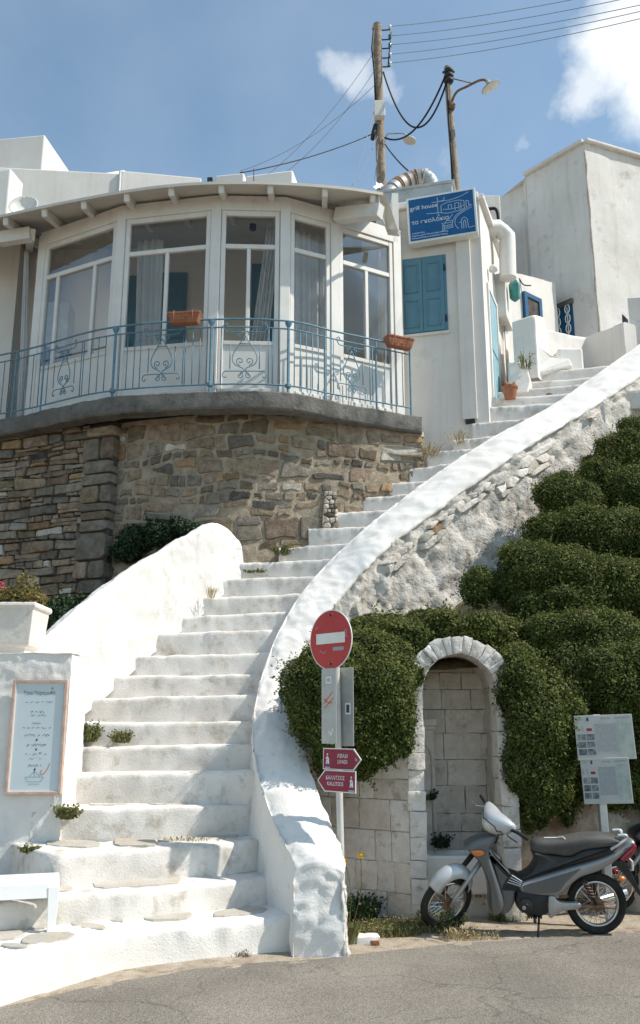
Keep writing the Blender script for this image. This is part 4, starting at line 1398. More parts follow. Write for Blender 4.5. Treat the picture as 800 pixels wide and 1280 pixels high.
win = obj('shuttered_window', MB().bx(-Wd - .05, .0, z0 - .0, z1 + .0, -.05, .012, F), M['blue_shutter'], house, bevel=.004)
for s in (0, 1):
    x0, x1 = -.035 - (s + 1) * (Wd - .04) / 2, -.035 - s * (Wd - .04) / 2 - .008
    sh = obj('shutter', MB().bx(x0, x1, z0 + .02, z1 - .035, .012, .03, F), M['blue_shutter'], win, bevel=.003)
    for (a, b) in ((z0 + .10, z0 + .10 + (z1 - z0) * .36), (z0 + (z1 - z0) * .53, z1 - .12)):
        wdt = x1 - x0
        for (u0, u1, v0, v1) in ((.18, .82, a, a + .02), (.18, .82, b - .02, b), (.18, .24, a, b), (.76, .82, a, b)):
            obj('shutter_moulding', MB().bx(x0 + wdt * u0, x0 + wdt * u1, v0, v1, .03, .043, F), M['blue_shutter'], win, bevel=.003)
for zz in (z0 + .16, z1 - .28):
    obj('hinge', MB().bx(-.035, -.012, zz, zz + .1, .012, .04, F), M['m_black'], win)
obj('window_sill', MB().bx(-Wd - .1, .03, z0 - .045, z0, -.02, .035, F), M['white_wall'], win, bevel=.008)
# oval bulkhead lamp above the shutters
p = hp(522, 306); F2 = frame_mat(p, -hdir, (0, 0, 1))
mb = MB()
for k, (s, d) in enumerate(((1, 0), (1, .05), (.85, .09), (.5, .11))):
    mb.v += [tuple(F2 @ Vector((s * .14 * math.cos(t * math.pi / 10), s * .065 * math.sin(t * math.pi / 10), d))) for t in range(20)]
mb.f = [(k * 20 + i, k * 20 + (i + 1) % 20, k * 20 + 20 + (i + 1) % 20, k * 20 + 20 + i) for k in range(3) for i in range(20)] + [tuple(range(60, 80))]
obj('bulkhead_lamp', mb, M['box_white'], house, smooth=True, angle=50)
# side door (pale blue) in its white frame
F = frame_mat(HB, sdir, (0, 0, 1))
dz = at(620, 512, 12.7).z
dr = obj('door', MB().bx(.42, 1.10, dz, dz + 2.05, -.03, .012, F), M['blue_door'], house)
for (a, b) in ((dz + .15, dz + .9), (dz + 1.05, dz + 1.9)):
    obj('door_panel', MB().bx(.50, 1.02, a, b, .012, .024, F), M['blue_door'], dr, bevel=.006)
obj('door_frame', MB().bx(.34, .42, dz, dz + 2.12, -.02, .03, F).bx(1.10, 1.18, dz, dz + 2.12, -.02, .03, F).bx(.42, 1.10, dz + 2.05, dz + 2.12, -.02, .028, F), M['white_wall'], dr, bevel=.006)
p = HB + sdir * .55 + sn * .07 + Vector((0, 0, dz + 2.45))
mb = MB(); mb.lathe([(.0, .09), (.05, .08), (.07, .03), (.06, -.03), (.03, -.05)], 14, frame_mat(p, sdir, (0, 0, 1)), cap=True)
obj('wall_lamp', mb, M['lamp_white'], house, smooth=True)
# meter box and conduits
F = frame_mat(HB + sdir * 1.55, sdir, (0, 0, 1)); zb = at(630, 400, 13.6).z
obj('meter_box', MB().bx(-.30, .35, zb, zb + .80, -.02, .16, F), M['box_white'], house, bevel=.012)
mb = MB()
for k in range(2):
    mb.tube([F @ Vector((.12 + k * .12, zb, .06)), F @ Vector((.12 + k * .12, zb - 1.5, .06))], .02, 8)
obj('conduit', mb, M['box_white'], house, smooth=True)
# signboard
F = frame_mat(on_plane(552, 269.5, HB + hn * .22, hn), (-hdir + Vector((0, 0, .03))), (0, 0, 1))
pL, pR = on_plane(509, 273, HB + hn * .22, hn), on_plane(595.5, 266, HB + hn * .22, hn)
SW = (pR - pL).length / 2; SH = abs(on_plane(552, 241, HB + hn * .22, hn).z - on_plane(552, 298, HB + hn * .22, hn).z) / 2
sg_ = empty('signboard', tuple(F.translation), 'blue restaurant signboard with white lettering and line drawing above the shutters', 'sign', kind='thing')
obj('sign_box', MB().bx(-SW, SW, -SH, SH, -.16, .0, F), M['sign_white'], sg_, bevel=.008)
obj('sign_face', MB().bx(-SW + .035, SW - .035, -SH + .035, SH - .035, .0, .004, F), M['sign_blue'], sg_)
obj('bracket', MB().bx(-SW * .8, -SW * .75, -SH * .5, SH * .5, -.23, -.16, F).bx(SW * .75, SW * .8, -SH * .5, SH * .5, -.23, -.16, F), M['tin_dull'], sg_)
lettering('lettering', 'grill house', SH * .26, F, -SW * .90, SH * .50, M['ink_white'], sg_, 'LEFT', off=.0065)
lettering('lettering', 'τα σκαλάκια', SH * .25, F, -SW * .88, -SH * .13, M['ink_white'], sg_, 'LEFT', off=.0065)
W_, H_ = SW, SH
draw = [[(-.28, .72), (.30, .70), (.62, .80), (.85, .95)], [(.0, .50), (.18, .60), (.55, .62), (.70, .55)], [(.0, .50), (.0, .12), (.20, .06), (.58, .10), (.70, .16), (.70, .55)], [(.05, .28), (.3, .24), (.58, .27), (.7, .33)],
        [(.22, .28), (.22, .46), (.32, .46), (.32, .27)], [(.42, .14), (.42, .50), (.54, .50), (.54, .14)], [(.60, .12), (.60, .52)], [(.76, .2), (.76, .55), (.84, .5), (.84, .3), (.93, .28)], [(-.10, .72), (-.10, .02), (-.05, .0)],
        [(.92, .18), (.72, .05), (.52, -.10), (.42, -.25), (.38, -.45), (.40, -.62), (.48, -.80)], [(.90, .28), (.66, .08), (.45, -.08), (.34, -.3), (.30, -.5), (.32, -.7)],
        [(.05, -.78), (.05, -.45), (.14, -.3), (.24, -.2), (.34, -.02)], [(.0, -.80), (.02, -.40), (-.02, -.38)], [(.58, -.82), (.58, -.40), (.63, -.28), (.70, -.28), (.76, -.4), (.78, -.82)], [(.64, -.82), (.64, -.48), (.68, -.40), (.70, -.48), (.71, -.82)],
        [(.80, -.82), (.97, -.78)], [(.5, -.5), (.58, -.5)], [(-.45, .20), (-.10, .16), (.0, .14)], [(.05, -.55), (.3, -.52)], [(.05, -.62), (.32, -.6)], [(.04, -.7), (.33, -.68)], [(.09, -.42), (.3, -.42)], [(.15, -.3), (.31, -.34)],
        [(-.1, .95), (-.08, .72), (.1, .74), (.12, .9)]]
strokes('line_drawing', [[(x * W_ * .95, y * H_ * .88) for x, y in pl_] for pl_ in draw], .011, F, M['ink_dim'], sg_, .0065)
rgt = random.Random(9)
pl3 = []
for (yy, x0, x1) in ((-.60, -.88, -.55), (-.71, -.88, .12), (-.82, -.90, .12)):
    x = x0
    while x < x1:
        w = rgt.uniform(.02, .05); pl3.append([(x * W_, yy * H_ + rgt.uniform(-.006, .006)), ((x + w) * W_, yy * H_ + rgt.uniform(-.006, .006))]); x += w + rgt.uniform(.01, .02)
strokes('small_print', pl3, .020, F, M['ink_dim'], sg_, .0065)
# metal extraction unit and foil duct on the roof behind the sign
q = hp(500, 246, -.25)
F = frame_mat(Vector((HB.x, HB.y, HZ)) + hdir * 1.05 - hn * .55, -hdir, (0, 0, 1))
ext = empty('extractor_unit', tuple(F.translation), 'galvanised extractor box with a foil wrapped elbow duct on the roof', 'duct', kind='thing')
obj('metal_box', MB().bx(-.62, .62, -.05, .46, -.35, .35, F).bx(-.64, .66, .46, .50, -.38, .38, F), M['tin_dull'], ext, bevel=.006)
D_ = 13.6
pth = cr([at(482, 252, 13.5), at(492, 236, 13.6), at(510, 226, 13.7), at(528, 221, 13.7), at(538, 228, 13.7), at(540, 246, 13.7)], 40)
mb = MB(); mb.tube(pth, [.135 + .006 * math.sin(i * 2.4) for i in range(40)], 16); obj('elbow_duct', mb, M['tin_dull'], ext, smooth=True)
mb = MB(); mb.tube(pth[9:24], [.146 + .008 * math.sin(i * 1.7) for i in range(15)], 14); obj('torn_lagging', mb, M['rust'], ext, smooth=True)
for i0 in (3, 7, 11, 15, 20, 24):
    mb = MB(); mb.tube(pth[i0:i0 + 3], .156, 14); obj('foil_strap', mb, M['tin'], ext, smooth=True, angle=40)
mb = MB()
rgd = random.Random(8)
for k in range(14):
    a = at(478 + rgd.uniform(-6, 14), 238 + rgd.uniform(-8, 18), 13.4 + rgd.uniform(-.1, .2)); b = a + Vector((rgd.uniform(-.28, .1), rgd.uniform(-.1, .1), rgd.uniform(-.25, .05)))
    mb.bar(a, b, .07, .006, up=(.3, -1, .2))
obj('loose_foil', mb, M['tin'], ext)
# white elbow pipe beside the house
pth = [at(604, 286, 13.2), at(622, 285, 13.25), at(634, 296, 13.3), at(634, 304, 13.3), at(635, 348, 13.3)]
mb = MB(); mb.tube([pth[0], pth[1], pth[1].lerp(pth[2], .5), pth[2], pth[3], pth[4]], .14, 20)
tag(obj('flue_pipe', mb, M['frame'], smooth=True, angle=35), 'thick white elbow flue pipe on the side wall of the house', 'pipe', kind='thing')
mb = MB(); mb.lathe([(.02, 0), (.09, .06), (.10, .30), (.06, .38), (.02, .42)], 6, Matrix.Translation(at(644, 377, 13.6)))
ln = tag(obj('wall_lantern', mb, M['green_lamp']), 'small green glass lantern hanging beside the meter box', 'lantern', kind='thing')
mb = MB(); p = at(644, 350, 13.6); mb.tube([p, p + Vector((-.3, .1, .05))], .012, 6); obj('arm', mb, M['m_black'], ln)
# ================================================================== upper lane: low wall, big house, back houses
def ribbon_wall(name, path, zb, tops, thick, m, parent=None, n=60, nv=26, amp=.012):
    """solid wall along plan path; tops list of heights per path point"""
    P = [Vector((p.x, p.y, 0)) for p in path]
    N_ = offset_line(P, 1.0); off = [(a - b) for a, b in zip(N_, P)]
    fr0 = [p + Vector((0, 0, zb)) for p in P]; fr1 = [p + Vector((0, 0, t - .03)) for p, t in zip(P, tops)]
    tp0 = [p - o * .03 + Vector((0, 0, t)) for p, o, t in zip(P, off, tops)]
    tp1 = [p - o * (thick - .03) + Vector((0, 0, t)) for p, o, t in zip(P, off, tops)]
    bk1 = [p - o * thick + Vector((0, 0, t - .03)) for p, o, t in zip(P, off, tops)]; bk0 = [p - o * thick + Vector((0, 0, zb)) for p, o in zip(P, off)]
    A = [lin(c, n) for c in (fr0, fr1, tp0, tp1, bk1, bk0)]
    rows = []
    for k in range(nv): rows.append([a.lerp(b, k / (nv - 1)) for a, b in zip(A[0], A[1])])
    rows += [A[2], A[3], A[4], A[5]]
    rows = rough(rows, amp, 2.5, 4, zb)
    mb = MB(); mb.grid(rows)
    mb.f.append(tuple(i * n for i in range(len(rows)))); mb.f.append(tuple(i * n + n - 1 for i in range(len(rows))))
    return obj(name, mb, m, parent, smooth=True, angle=45)


zl = at(700, 462, 13.6).z - .3
pts = [(640, 13.35, 401), (668, 13.2, 393), (681, 13.7, 396), (684, 13.75, 411), (705, 14.0, 416), (732, 14.3, 421), (755, 13.95, 412), (779, 13.55, 402)]
path = [at(x, y, d) for x, d, y in pts]
low = ribbon_wall('lane_wall', path, zl, [p.z for p in path], .28, M['white_wall'], None, 90)
tag(low, 'low white wall with a rounded step beside the upper steps', 'wall', kind='thing')
a = at(779, 402, 13.5); b = at(783, 430, 13.6)
path = [at(690, 412, 13.6), at(722, 440, 13.55)]
# small white ledge blocks in front of it
mb = MB(); p = at(712, 452, 13.75); mb.bx(p.x - .22, p.x + .2, 13.62, 13.95, zl, at(712, 437, 13.7).z)
tag(obj('ledge_block', mb, M['white'], bevel=.04, segs=3), 'small white block ledge at the foot of the lane wall', 'ledge', kind='thing')
mb = MB(); p = at(668, 455, 13.3); q = at(688, 436, 13.3); mb.prism([at(662, 470, 13.25), at(716, 458, 13.4), at(712, 448, 13.4), at(690, 444, 13.4), at(674, 432, 13.3), at(664, 440, 13.25)], (.06, .22, 0))
tag(obj('ledge_block', mb, M['white'], bevel=.03, segs=3), 'sloping white ledge rising against the lane wall', 'ledge', kind='thing')
# white block planter beside the door
F = frame_mat(HB + sdir * 1.42, sdir, (0, 0, 1)); zb = at(640, 486, 12.9).z
p0 = at(636, 488, 13.0)
mb = MB(); mb.prism([at(635, 495, 12.95), at(660, 490, 12.85), at(664, 476, 12.95), at(657, 452, 12.98), at(635, 452, 13.1)], (.16, .5, 0))
tag(obj('door_planter', mb, M['white_wall'], bevel=.03, segs=3), 'white masonry block beside the blue side door', 'planter', kind='thing')
# terracotta pot on the landing
p = at(638, 499, 12.6)
mb = MB(); mb.lathe([(.08, 0), (.115, .16), (.125, .165), (.125, .20), (.10, .20), (.09, .15)], 20, Matrix.Translation(p))
pot = tag(obj('flower_pot', mb, M['terracotta'], smooth=True, angle=40), 'small terracotta pot on the landing by the blue door', 'pot', kind='thing')
rgp = random.Random(4)
mb = MB()
for k in range(7):
    a = p + Vector((rgp.uniform(-.07, .07), rgp.uniform(-.05, .05), .16)); mb.tube([a, a + Vector((rgp.uniform(-.05, .05), 0, rgp.uniform(.06, .12)))], .022, 6)
obj('cactus', mb, M['terracotta'], pot, smooth=True)
mb = MB(); mb.lathe([(.02, 0), (.06, .02), (.05, .05), (.02, .06)], 10, Matrix.Translation(at(687, 496, 12.6)))
tag(obj('stone_lump', mb, M['st_brown'], smooth=True), 'brown lump lying on the upper landing', 'stone', kind='thing')

# big white house on the right
BC = at(730, 178, 16.0); ZBH = BC.z; ZB0 = 6.9
BL = at(625, 240, 17.8); BR = at(900, 215, 17.4)
bh = empty('corner_house', (BC.x, BC.y + 2, ZB0), 'tall blank white house with weathered corner above the lane', 'house', kind='thing')


def wall_sheet(mb, A, B, z0, zA, zB, n=60, nv=60, amp=.02, seed=0):
    rows = loft([[Vector((A.x, A.y, z0)), Vector((B.x, B.y, z0))], [Vector((A.x, A.y, zA)), Vector((B.x, B.y, zB))]], n, nv, False, False)
    rows = rough(rows, amp, 1.3, 5, seed, amp * .3, 6)
    mb.grid(rows)


BM = at(656, 214, 17.15)
mb = MB(); wall_sheet(mb, Vector((BC.x, BC.y, 0)), Vector((BR.x, BR.y, 0)), ZB0, ZBH, ZBH, seed=1)
wall_sheet(mb, Vector((BM.x, BM.y, 0)), Vector((BC.x, BC.y, 0)), ZB0, ZBH - .02, ZBH, seed=3)
wall_sheet(mb, Vector((BL.x, BL.y, 0)), Vector((BM.x + .0, BM.y + .25, 0)), ZB0, ZBH - .12, ZBH - .06, 40, 60, .015, 5)
mb.add([(BC.x, BC.y, ZBH - .03), (BR.x, BR.y, ZBH - .03), (BR.x, BR.y + 4, ZBH - .03), (BL.x, BL.y + 3, ZBH - .13), (BL.x, BL.y, ZBH - .13), (BM.x, BM.y, ZBH - .05)], [(0, 1, 2, 3, 4, 5)])
mb.add([(BM.x, BM.y, ZB0), (BM.x, BM.y, ZBH - .03), (BM.x, BM.y + .26, ZBH - .03), (BM.x, BM.y + .26, ZB0)], [(0, 1, 2, 3)])
mb.add([(BL.x, BL.y, ZB0), (BL.x, BL.y, ZBH - .13), (BL.x, BL.y + 3, ZBH - .13), (BL.x, BL.y + 3, ZB0)], [(0, 1, 2, 3)])
obj('wall', mb, M['white_old'], bh, smooth=True, angle=50)
lf = (BC - BM); lf.z = 0; lf.normalize(); lnf = Vector((lf.y, -lf.x, 0))


def lp(px, py, off=0.0): return on_plane(px, py, Vector((BM.x, BM.y, 0)) + lnf * off, lnf)


# corner crack strip, coping, lintel and grilled window
pp = [Vector((BC.x + .01 * math.sin(k * 1.9), BC.y - .005, ZBH - .2 - k * .35)) for k in range(16)]
mb = MB(); mb.tube(pp, [.018 + .012 * math.sin(k * 2.3) for k in range(16)], 6); obj('corner_patch', mb, M['block_joint'], bh, smooth=True)
mb = MB(); mb.bar(Vector((BM.x, BM.y, ZBH)), Vector((BC.x, BC.y, ZBH + .02)), .2, .08); mb.bar(Vector((BC.x, BC.y, ZBH + .021)), Vector((BR.x, BR.y, ZBH + .021)), .2, .08)
obj('coping', mb, M['white_old'], bh, bevel=.025, segs=2)
F = frame_mat(Vector((BM.x, BM.y, 0)), lf, (0, 0, 1))
Fi = F.inverted()


def lxy(px, py):
    q = Fi @ lp(px, py); return q.x, q.y


x0, y1 = lxy(692, 392); x1, y0 = lxy(719, 420); _, yt = lxy(705, 384)
gw = obj('grilled_window', MB().bx(x0, x1, y0 - .2, yt, -.06, .015, F), M['blue_dark'], bh, bevel=.006)
obj('lintel', MB().bx(x0 - .15, x1 + .03, yt, yt + .10, -.02, .07, F), M['concrete'], gw, bevel=.01)
mb = MB()
for t in (.25, .75):
    cx_ = x0 + (x1 - x0) * t
    for k in range(3):
        cz_ = y0 + .2 + k * (yt - y0) * .30
        ring_ = [F @ Vector((cx_ + .055 * math.cos(a), cz_ + .10 * math.sin(a), .04)) for a in np.linspace(0, 2 * math.pi, 13)]
        mb.tube(ring_[:-1], .014, 5, closed=True)
    mb.tube([F @ Vector((cx_, y0, .04)), F @ Vector((cx_, yt - .05, .04))], .012, 5)
obj('grille', mb, M['ink_white'], gw, smooth=True)
# lower white annex with the blue window
AX = at(640, 345, 15.3); AXR = at(694, 350, 16.2)
ann = empty('annex', (AX.x, AX.y + .5, ZB0), 'low white annex with a deep blue framed window behind the lane wall', 'house', kind='thing')
mb = MB(); wall_sheet(mb, Vector((AX.x - .5, AX.y - .3, 0)), Vector((AXR.x, AXR.y, 0)), ZB0, at(640, 343, 15.3).z, at(694, 353, 16.2).z, 40, 40, .015, 8)
za = at(640, 343, 15.3).z
mb.add([(AX.x - .5, AX.y - .3, za), (AXR.x, AXR.y, at(694, 353, 16.2).z), (AXR.x, AXR.y + 2, za), (AX.x - .5, AX.y + 2, za)], [(0, 1, 2, 3)])
obj('wall', mb, M['white_wall'], ann, smooth=True, angle=50)
ad = (AXR - AX); ad.z = 0; ad.normalize(); an = Vector((ad.y, -ad.x, 0))
F = frame_mat(Vector((AX.x, AX.y, 0)), ad, (0, 0, 1)); Fi = F.inverted()


def axy(px, py):
    q = Fi @ on_plane(px, py, Vector((AX.x, AX.y, 0)), an); return q.x, q.y


x0, y1 = axy(654, 364); x1, y0 = axy(679, 425)
w_ = obj('blue_window', MB().bx(x0, x0 + .09, y0, y1, -.05, .03, F).bx(x1 - .09, x1, y0, y1, -.05, .03, F).bx(x0 + .09, x1 - .09, y1 - .09, y1, -.05, .028, F).bx(x0 + .09, x1 - .09, y0, y0 + .09, -.05, .028, F), M['blue_dark'], ann)
obj('pane', MB().bx(x0 + .09, x1 - .09, y0 + .09, y1 - .09, -.04, .005, F), M['st_dark'], w_)
mb = MB(); q = F @ Vector((x0 + .1, y1 + .25, .06)); mb.tube(cr([q + Vector((-.5, 0, .35)), q + Vector((-.45, 0, .1)), q + Vector((-.2, 0, .05)), q + Vector((-.1, 0, -.1)), q + Vector((.05, 0, -.12))], 24), .012, 6)
obj('loose_cable', mb, M['cable'], ann, smooth=True)
# right-hand white wall and a dark panel standing in for the door gap
rwp = [at(784, 372, 13.9), at(860, 366, 13.5)]
rwo = ribbon_wall('lane_end_wall', rwp, 6.8, [at(784, 371, 13.9).z, at(860, 366, 13.5).z], .3, M['white_old'], None, 30, 30, .02)
tag(rwo, 'white wall closing the lane beyond the dark purple door gap', 'wall', kind='thing')
mb = MB(); mb.prism([at(777, 392, 13.62), at(783, 398, 13.62), at(785, 428, 13.62), at(779, 436, 13.62)], (.05, .05, 0))
tag(obj('door_gap_panel', mb, M['purple'], bevel=.01), 'dark purple panel standing in for the door gap at the end of the lane wall', 'panel', kind='thing')
# a house volume in grey between flue and big house
mb = MB(); a, b = at(596, 244, 16.5), at(640, 244, 16.5); mb.bx(a.x, at(625, 244, 16.5).x, 16.5, 18, 8, a.z)
gb = tag(obj('back_house', mb, M['white_old'], bevel=.02), 'weathered low house wall behind the white flue pipe', 'house', kind='thing')
mb = MB(); mb.tube(cr([at(598, 264, 16.4), at(612, 261, 16.4), at(621, 263, 16.4), at(624, 285, 16.4)], 20), .035, 6); obj('cable', mb, M['cable'], gb, smooth=True)

# houses behind the veranda roof
def back_house(name, pxl, pxr, ytl, ytr, Dl, Dr, label, depth=4, m='white_wall', z0=8.0):
    A, B = at(pxl, ytl, Dl), at(pxr, ytr, Dr)
    zt = (A.z + B.z) / 2
    d = Vector((B.x - A.x, B.y - A.y, 0)).normalized(); n = Vector((-d.y, d.x, 0))
    mb = MB(); mb.prism([(A.x, A.y, zt), (B.x, B.y, zt), (B.x + n.x * depth, B.y + n.y * depth, zt), (A.x + n.x * depth, A.y + n.y * depth, zt)], (0, 0, -(zt - z0)))
    o = obj(name, mb, M[m], bevel=.03, segs=2)
    return tag(o, label, 'house', kind='thing'), A, B, zt


h1, A, B, zt = back_house('upper_house', -120, 151, 206, 213, 17.0, 17.4, 'long white parapet of the upper house behind the veranda roof')
h2, A, B, zt2 = back_house('upper_house', 151.5, 252, 215, 220, 17.42, 17.7, 'lower white roof parapet right of the thin drainpipe')
mb = MB(); p = at(150.5, 214, 17.36); mb.tube([p, p - Vector((0, 0, 1.6))], .03, 8); obj('drainpipe', mb, M['tin_dull'], h1, smooth=True)
h3, *_ = back_house('upper_house', -140, 54, 166, 190, 20.0, 19.4, 'white block rising highest behind the veranda roof', 4)
h4, *_ = back_house('upper_house', -60, 13, 213, 216, 14.9, 14.7, 'white corner of the house next to the veranda', .5, 'white', 6.5)
h5, *_ = back_house('chimney_block', 269, 305, 218, 217, 16.5, 16.4, 'small white roof block with a dark vent', .8, 'white_wall', 8.5)
h6, *_ = back_house('chimney_block', 307, 366, 217, 215, 16.2, 16.0, 'wider cream roof block beyond the veranda roof', .8, 'interior', 8.5)
mb = MB(); p = at(262, 228, 16.6); mb.bx(p.x - .04, p.x + .07, 16.5, 16.7, p.z - .5, p.z + .06); obj('vent', mb, M['m_black'], h5)
p = at(147, 213, 17.5)
mb = MB(); mb.add([p + Vector((-.45, 0, -.1)), p + Vector((.32, 0, -.1)), p + Vector((.32, .7, -.1)), p + Vector((-.45, .7, -.1)), p + Vector((.06, .3, .22))], [(0, 1, 4), (1, 2, 4), (2, 3, 4), (3, 0, 4), (0, 3, 2, 1)])
tag(obj('roof_peak', mb, M['white']), 'little pyramid shaped white roof peak behind the parapet', 'roof', kind='thing')
mb = MB(); p = at(31, 262, 14.6); mb.lathe([(.0, 0), (.12, .015), (.22, .06), (.27, .11)], 20, Matrix.Translation(p) @ Matrix.Rotation(R(70), 4, 'X'), cap=False)
dsh = tag(obj('satellite_dish', mb, M['box_white'], smooth=True, solid=.01), 'pale satellite dish behind the left end of the roof', 'dish', kind='thing')
mb = MB(); mb.tube([p, p + Vector((0, .2, -1.5))], .025, 6); obj('mast', mb, M['tin_dull'], dsh)

# ================================================================== poles, lamps, wires
def pole(name, pb, pt_, r0, r1, label, m):
    a, b = Vector(pb), Vector(pt_)
    e = empty(name, a, label, 'pole', kind='thing')
    pts_ = [a.lerp(b, t) + Vector((.03 * math.sin(t * 5), 0, 0)) for t in np.linspace(0, 1, 14)]
    mb = MB(); mb.tube(pts_, [r0 + (r1 - r0) * t for t in np.linspace(0, 1, 14)], 14)
    obj('shaft', mb, m, e, smooth=True, angle=50)
    return e


P1b, P1t = at(478, 300, 18.0), at(473, 31, 18.0)
P1b.z = 7.0
p1 = pole('utility_pole', P1b, P1t, .125, .105, 'tall wooden utility pole with white insulator hooks and a meter box', M['wood_pole'])
ins = []
for k, y in enumerate((38, 50, 61, 73, 84)):
    c = at(474, y, 18.0)
    for sg, dx in ((1, .26), (-1, -.16)):
        if sg < 0 and k not in (0,): continue
        mb = MB(); mb.tube([c, c + Vector((dx, -.02, 0)), c + Vector((dx, -.02, .07))], .016, 6)
        h_ = obj('insulator_hook', mb, M['m_black'], p1, smooth=True)
        mb = MB(); mb.lathe([(.02, 0), (.045, .02), (.03, .05), (.045, .08), (.02, .11)], 10, Matrix.Translation(c + Vector((dx, -.02, .03)))); obj('insulator', mb, M['green_lamp'] if k in (1, 2) else M['lamp_white'], h_, smooth=True)
    ins.append(c + Vector((.27, -.02, .1)))
c = at(474, 140, 17.85); mb = MB(); mb.bx(c.x - .13, c.x + .13, 17.70, 17.88, c.z - .21, c.z + .21); obj('junction_box', mb, M['box_white'], p1, bevel=.015)
mb = MB(); c = at(467, 165, 17.9); mb.tube([c + Vector((.05, 0, .2)), c, c + Vector((-.03, 0, -.2))], .05, 8); obj('cable_gland', mb, M['m_black'], p1, smooth=True)
mb = MB(); mb.tube([at(467, 38, 17.88), at(465, 60, 17.88), at(468, 90, 17.87), at(470, 128, 17.86)], .025, 6); mb.tube([at(489, 40, 17.9), at(487, 60, 17.9), at(485, 84, 17.9)], .016, 6)
obj('riser_cable', mb, M['cable'], p1, smooth=True)
# small lamp on that pole
L1 = at(517, 176, 17.6)
sl_ = empty('pole_lamp', at(482, 176, 17.9), 'small flat street lamp on a thin curved arm on the wooden pole', 'street lamp', kind='thing')
mb = MB(); mb.tube(cr([at(481, 178, 17.9), at(484, 168, 17.85), at(492, 167, 17.8), at(505, 167, 17.7), at(510, 172, 17.65)], 30), .018, 6); obj('arm', mb, M['tin_dull'], sl_, smooth=True)
mb = MB(); mb.lathe([(.02, .1), (.05, .06), (.15, .02), (.16, 0), (.13, -.01)], 18, Matrix.Translation(at(512, 176, 17.65)) @ Matrix.Rotation(R(12), 4, 'Y')); obj('lamp_shade', mb, M['lamp_white'], sl_, smooth=True)

P2b, P2t = at(572, 300, 16.0), at(560.5, 84, 16.0)
P2b = P2b.lerp(P2t, -.15)
p2 = pole('lamp_post', P2b, P2t, .085, .065, 'slim leaning wooden post carrying the dish street lamp', M['wood_pole'])
mb = MB(); mb.tube(cr([at(565, 134, 15.95), at(566, 124, 15.9), at(572, 114, 15.85), at(584, 108, 15.8), at(598, 101, 15.7), at(606, 100, 15.65), at(610, 105, 15.65)], 40), .026, 8); obj('lamp_arm', mb, M['m_rust'], p2, smooth=True)
mb = MB(); mb.tube([at(561, 97, 15.95), at(590, 104, 15.78)], .012, 6); obj('tie_rod', mb, M['m_rust'], p2, smooth=True)
Fm = Matrix.Translation(at(611, 105, 15.65)) @ Matrix.Rotation(R(-26), 4, 'Y') @ Matrix.Rotation(R(6), 4, 'X')
mb = MB(); mb.lathe([(.03, .10), (.05, .02), (.09, -.03), (.20, -.07), (.205, -.085)], 28, Fm, cap=True); sh_ = obj('lamp_shade', mb, M['lamp_shade'], p2, smooth=True, angle=60)
mb = MB(); mb.lathe([(.195, -.088), (.15, -.10), (.0, -.12)], 28, Fm, cap=False); obj('reflector', mb, M['lamp_white'], sh_, smooth=True)
mb = MB()
for y in (92, 98, 104): mb.lathe([(.08, 0), (.11, .05), (.09, .1)], 10, Matrix.Translation(at(561, y, 15.95)))
obj('cable_clamp', mb, M['m_black'], p2, smooth=True)
mb = MB(); mb.tube([at(553, 91, 15.95), at(560, 88, 15.9), at(568, 90, 15.95)], .025, 6); obj('top_bracket', mb, M['m_black'], p2, smooth=True)
mb = MB(); mb.tube([at(559, 100, 15.9), at(560, 130, 15.9), at(563, 180, 15.9), at(566, 235, 15.9)], .022, 6); obj('riser_cable', mb, M['cable'], p2, smooth=True)
mb = MB(); mb.tube([at(564, 136, 15.9), at(566, 131, 15.9)], .07, 10); obj('arm_clamp', mb, M['m_rust'], p2, smooth=True)


def wire(a, b, sag, r, m, label, group=None, n=40):
    a, b = Vector(a), Vector(b)
    pts_ = [a.lerp(b, t) - Vector((0, 0, sag * 4 * t * (1 - t))) for t in np.linspace(0, 1, n)]
    mb = MB(); mb.tube(pts_, r, 5)
    return tag(obj('overhead_wire', mb, m, smooth=True), label, 'wire', group, kind='thing')


for k, (y, ye) in enumerate(zip((38, 50, 61, 73, 84), (-38, -26, -14, -6, 8))):
    e = at(790 if k == 4 else 790, ye if k != 4 else 3, 12.0)
    e = ins[k] + (e - ins[k]) * 1.9
    wire(ins[k], e, .35, .007, M['wire'], 'thin power line running from the insulators up over the big house', 'power lines over the big house')
for k, (y, ex, ey) in enumerate(((60, 330, 222), (84, 345, 224), (104, 300, 214), (165, 300, 216))):
    wire(at(471, y, 18), at(ex, ey, 18.0 if k < 3 else 15.5), .3 if k < 3 else .12, .006 if k < 3 else .013, M['wire'] if k < 3 else M['cable'],
         'faint thin wire slanting from the wooden pole to the roofs' if k < 3 else 'dark cable from the wooden pole down to the roof block', 'wires slanting down to the roofs' if k < 3 else None)
for k, (a, b, s, r, lab) in enumerate([(at(479, 90, 17.95), at(559, 100, 15.9), 1.35, .022, 'black cable sagging deepest between the two poles'), (at(481, 172, 17.9), at(556, 96, 15.9), .55, .022, 'black cable rising from the small lamp to the lamp post'),
                                  (at(481, 180, 17.9), at(512, 215, 14.3), .05, .016, 'dark stay cable from the wooden pole to the roof duct')]):
    wire(a, b, s, r, M['cable'], lab)
for (x0, y0, x1, y1) in ((470, 130, 440, 232), (472, 170, 447, 226), (473, 180, 468, 226)):
    wire(at(x0, y0, 17.9), at(x1, y1, 16.5), .05, .007, M['wire'], 'thin stay wire dropping steeply from the wooden pole', 'stay wires under the wooden pole')

# ================================================================== arched niche
AY = 8.85
ACX, ACZ, AR, ARO = 1.385, 2.12, .365, .54
arch = empty('arched_niche', (ACX, AY + .3, 0), 'whitewashed stone arch with a shaded fountain niche', 'arch', kind='thing')


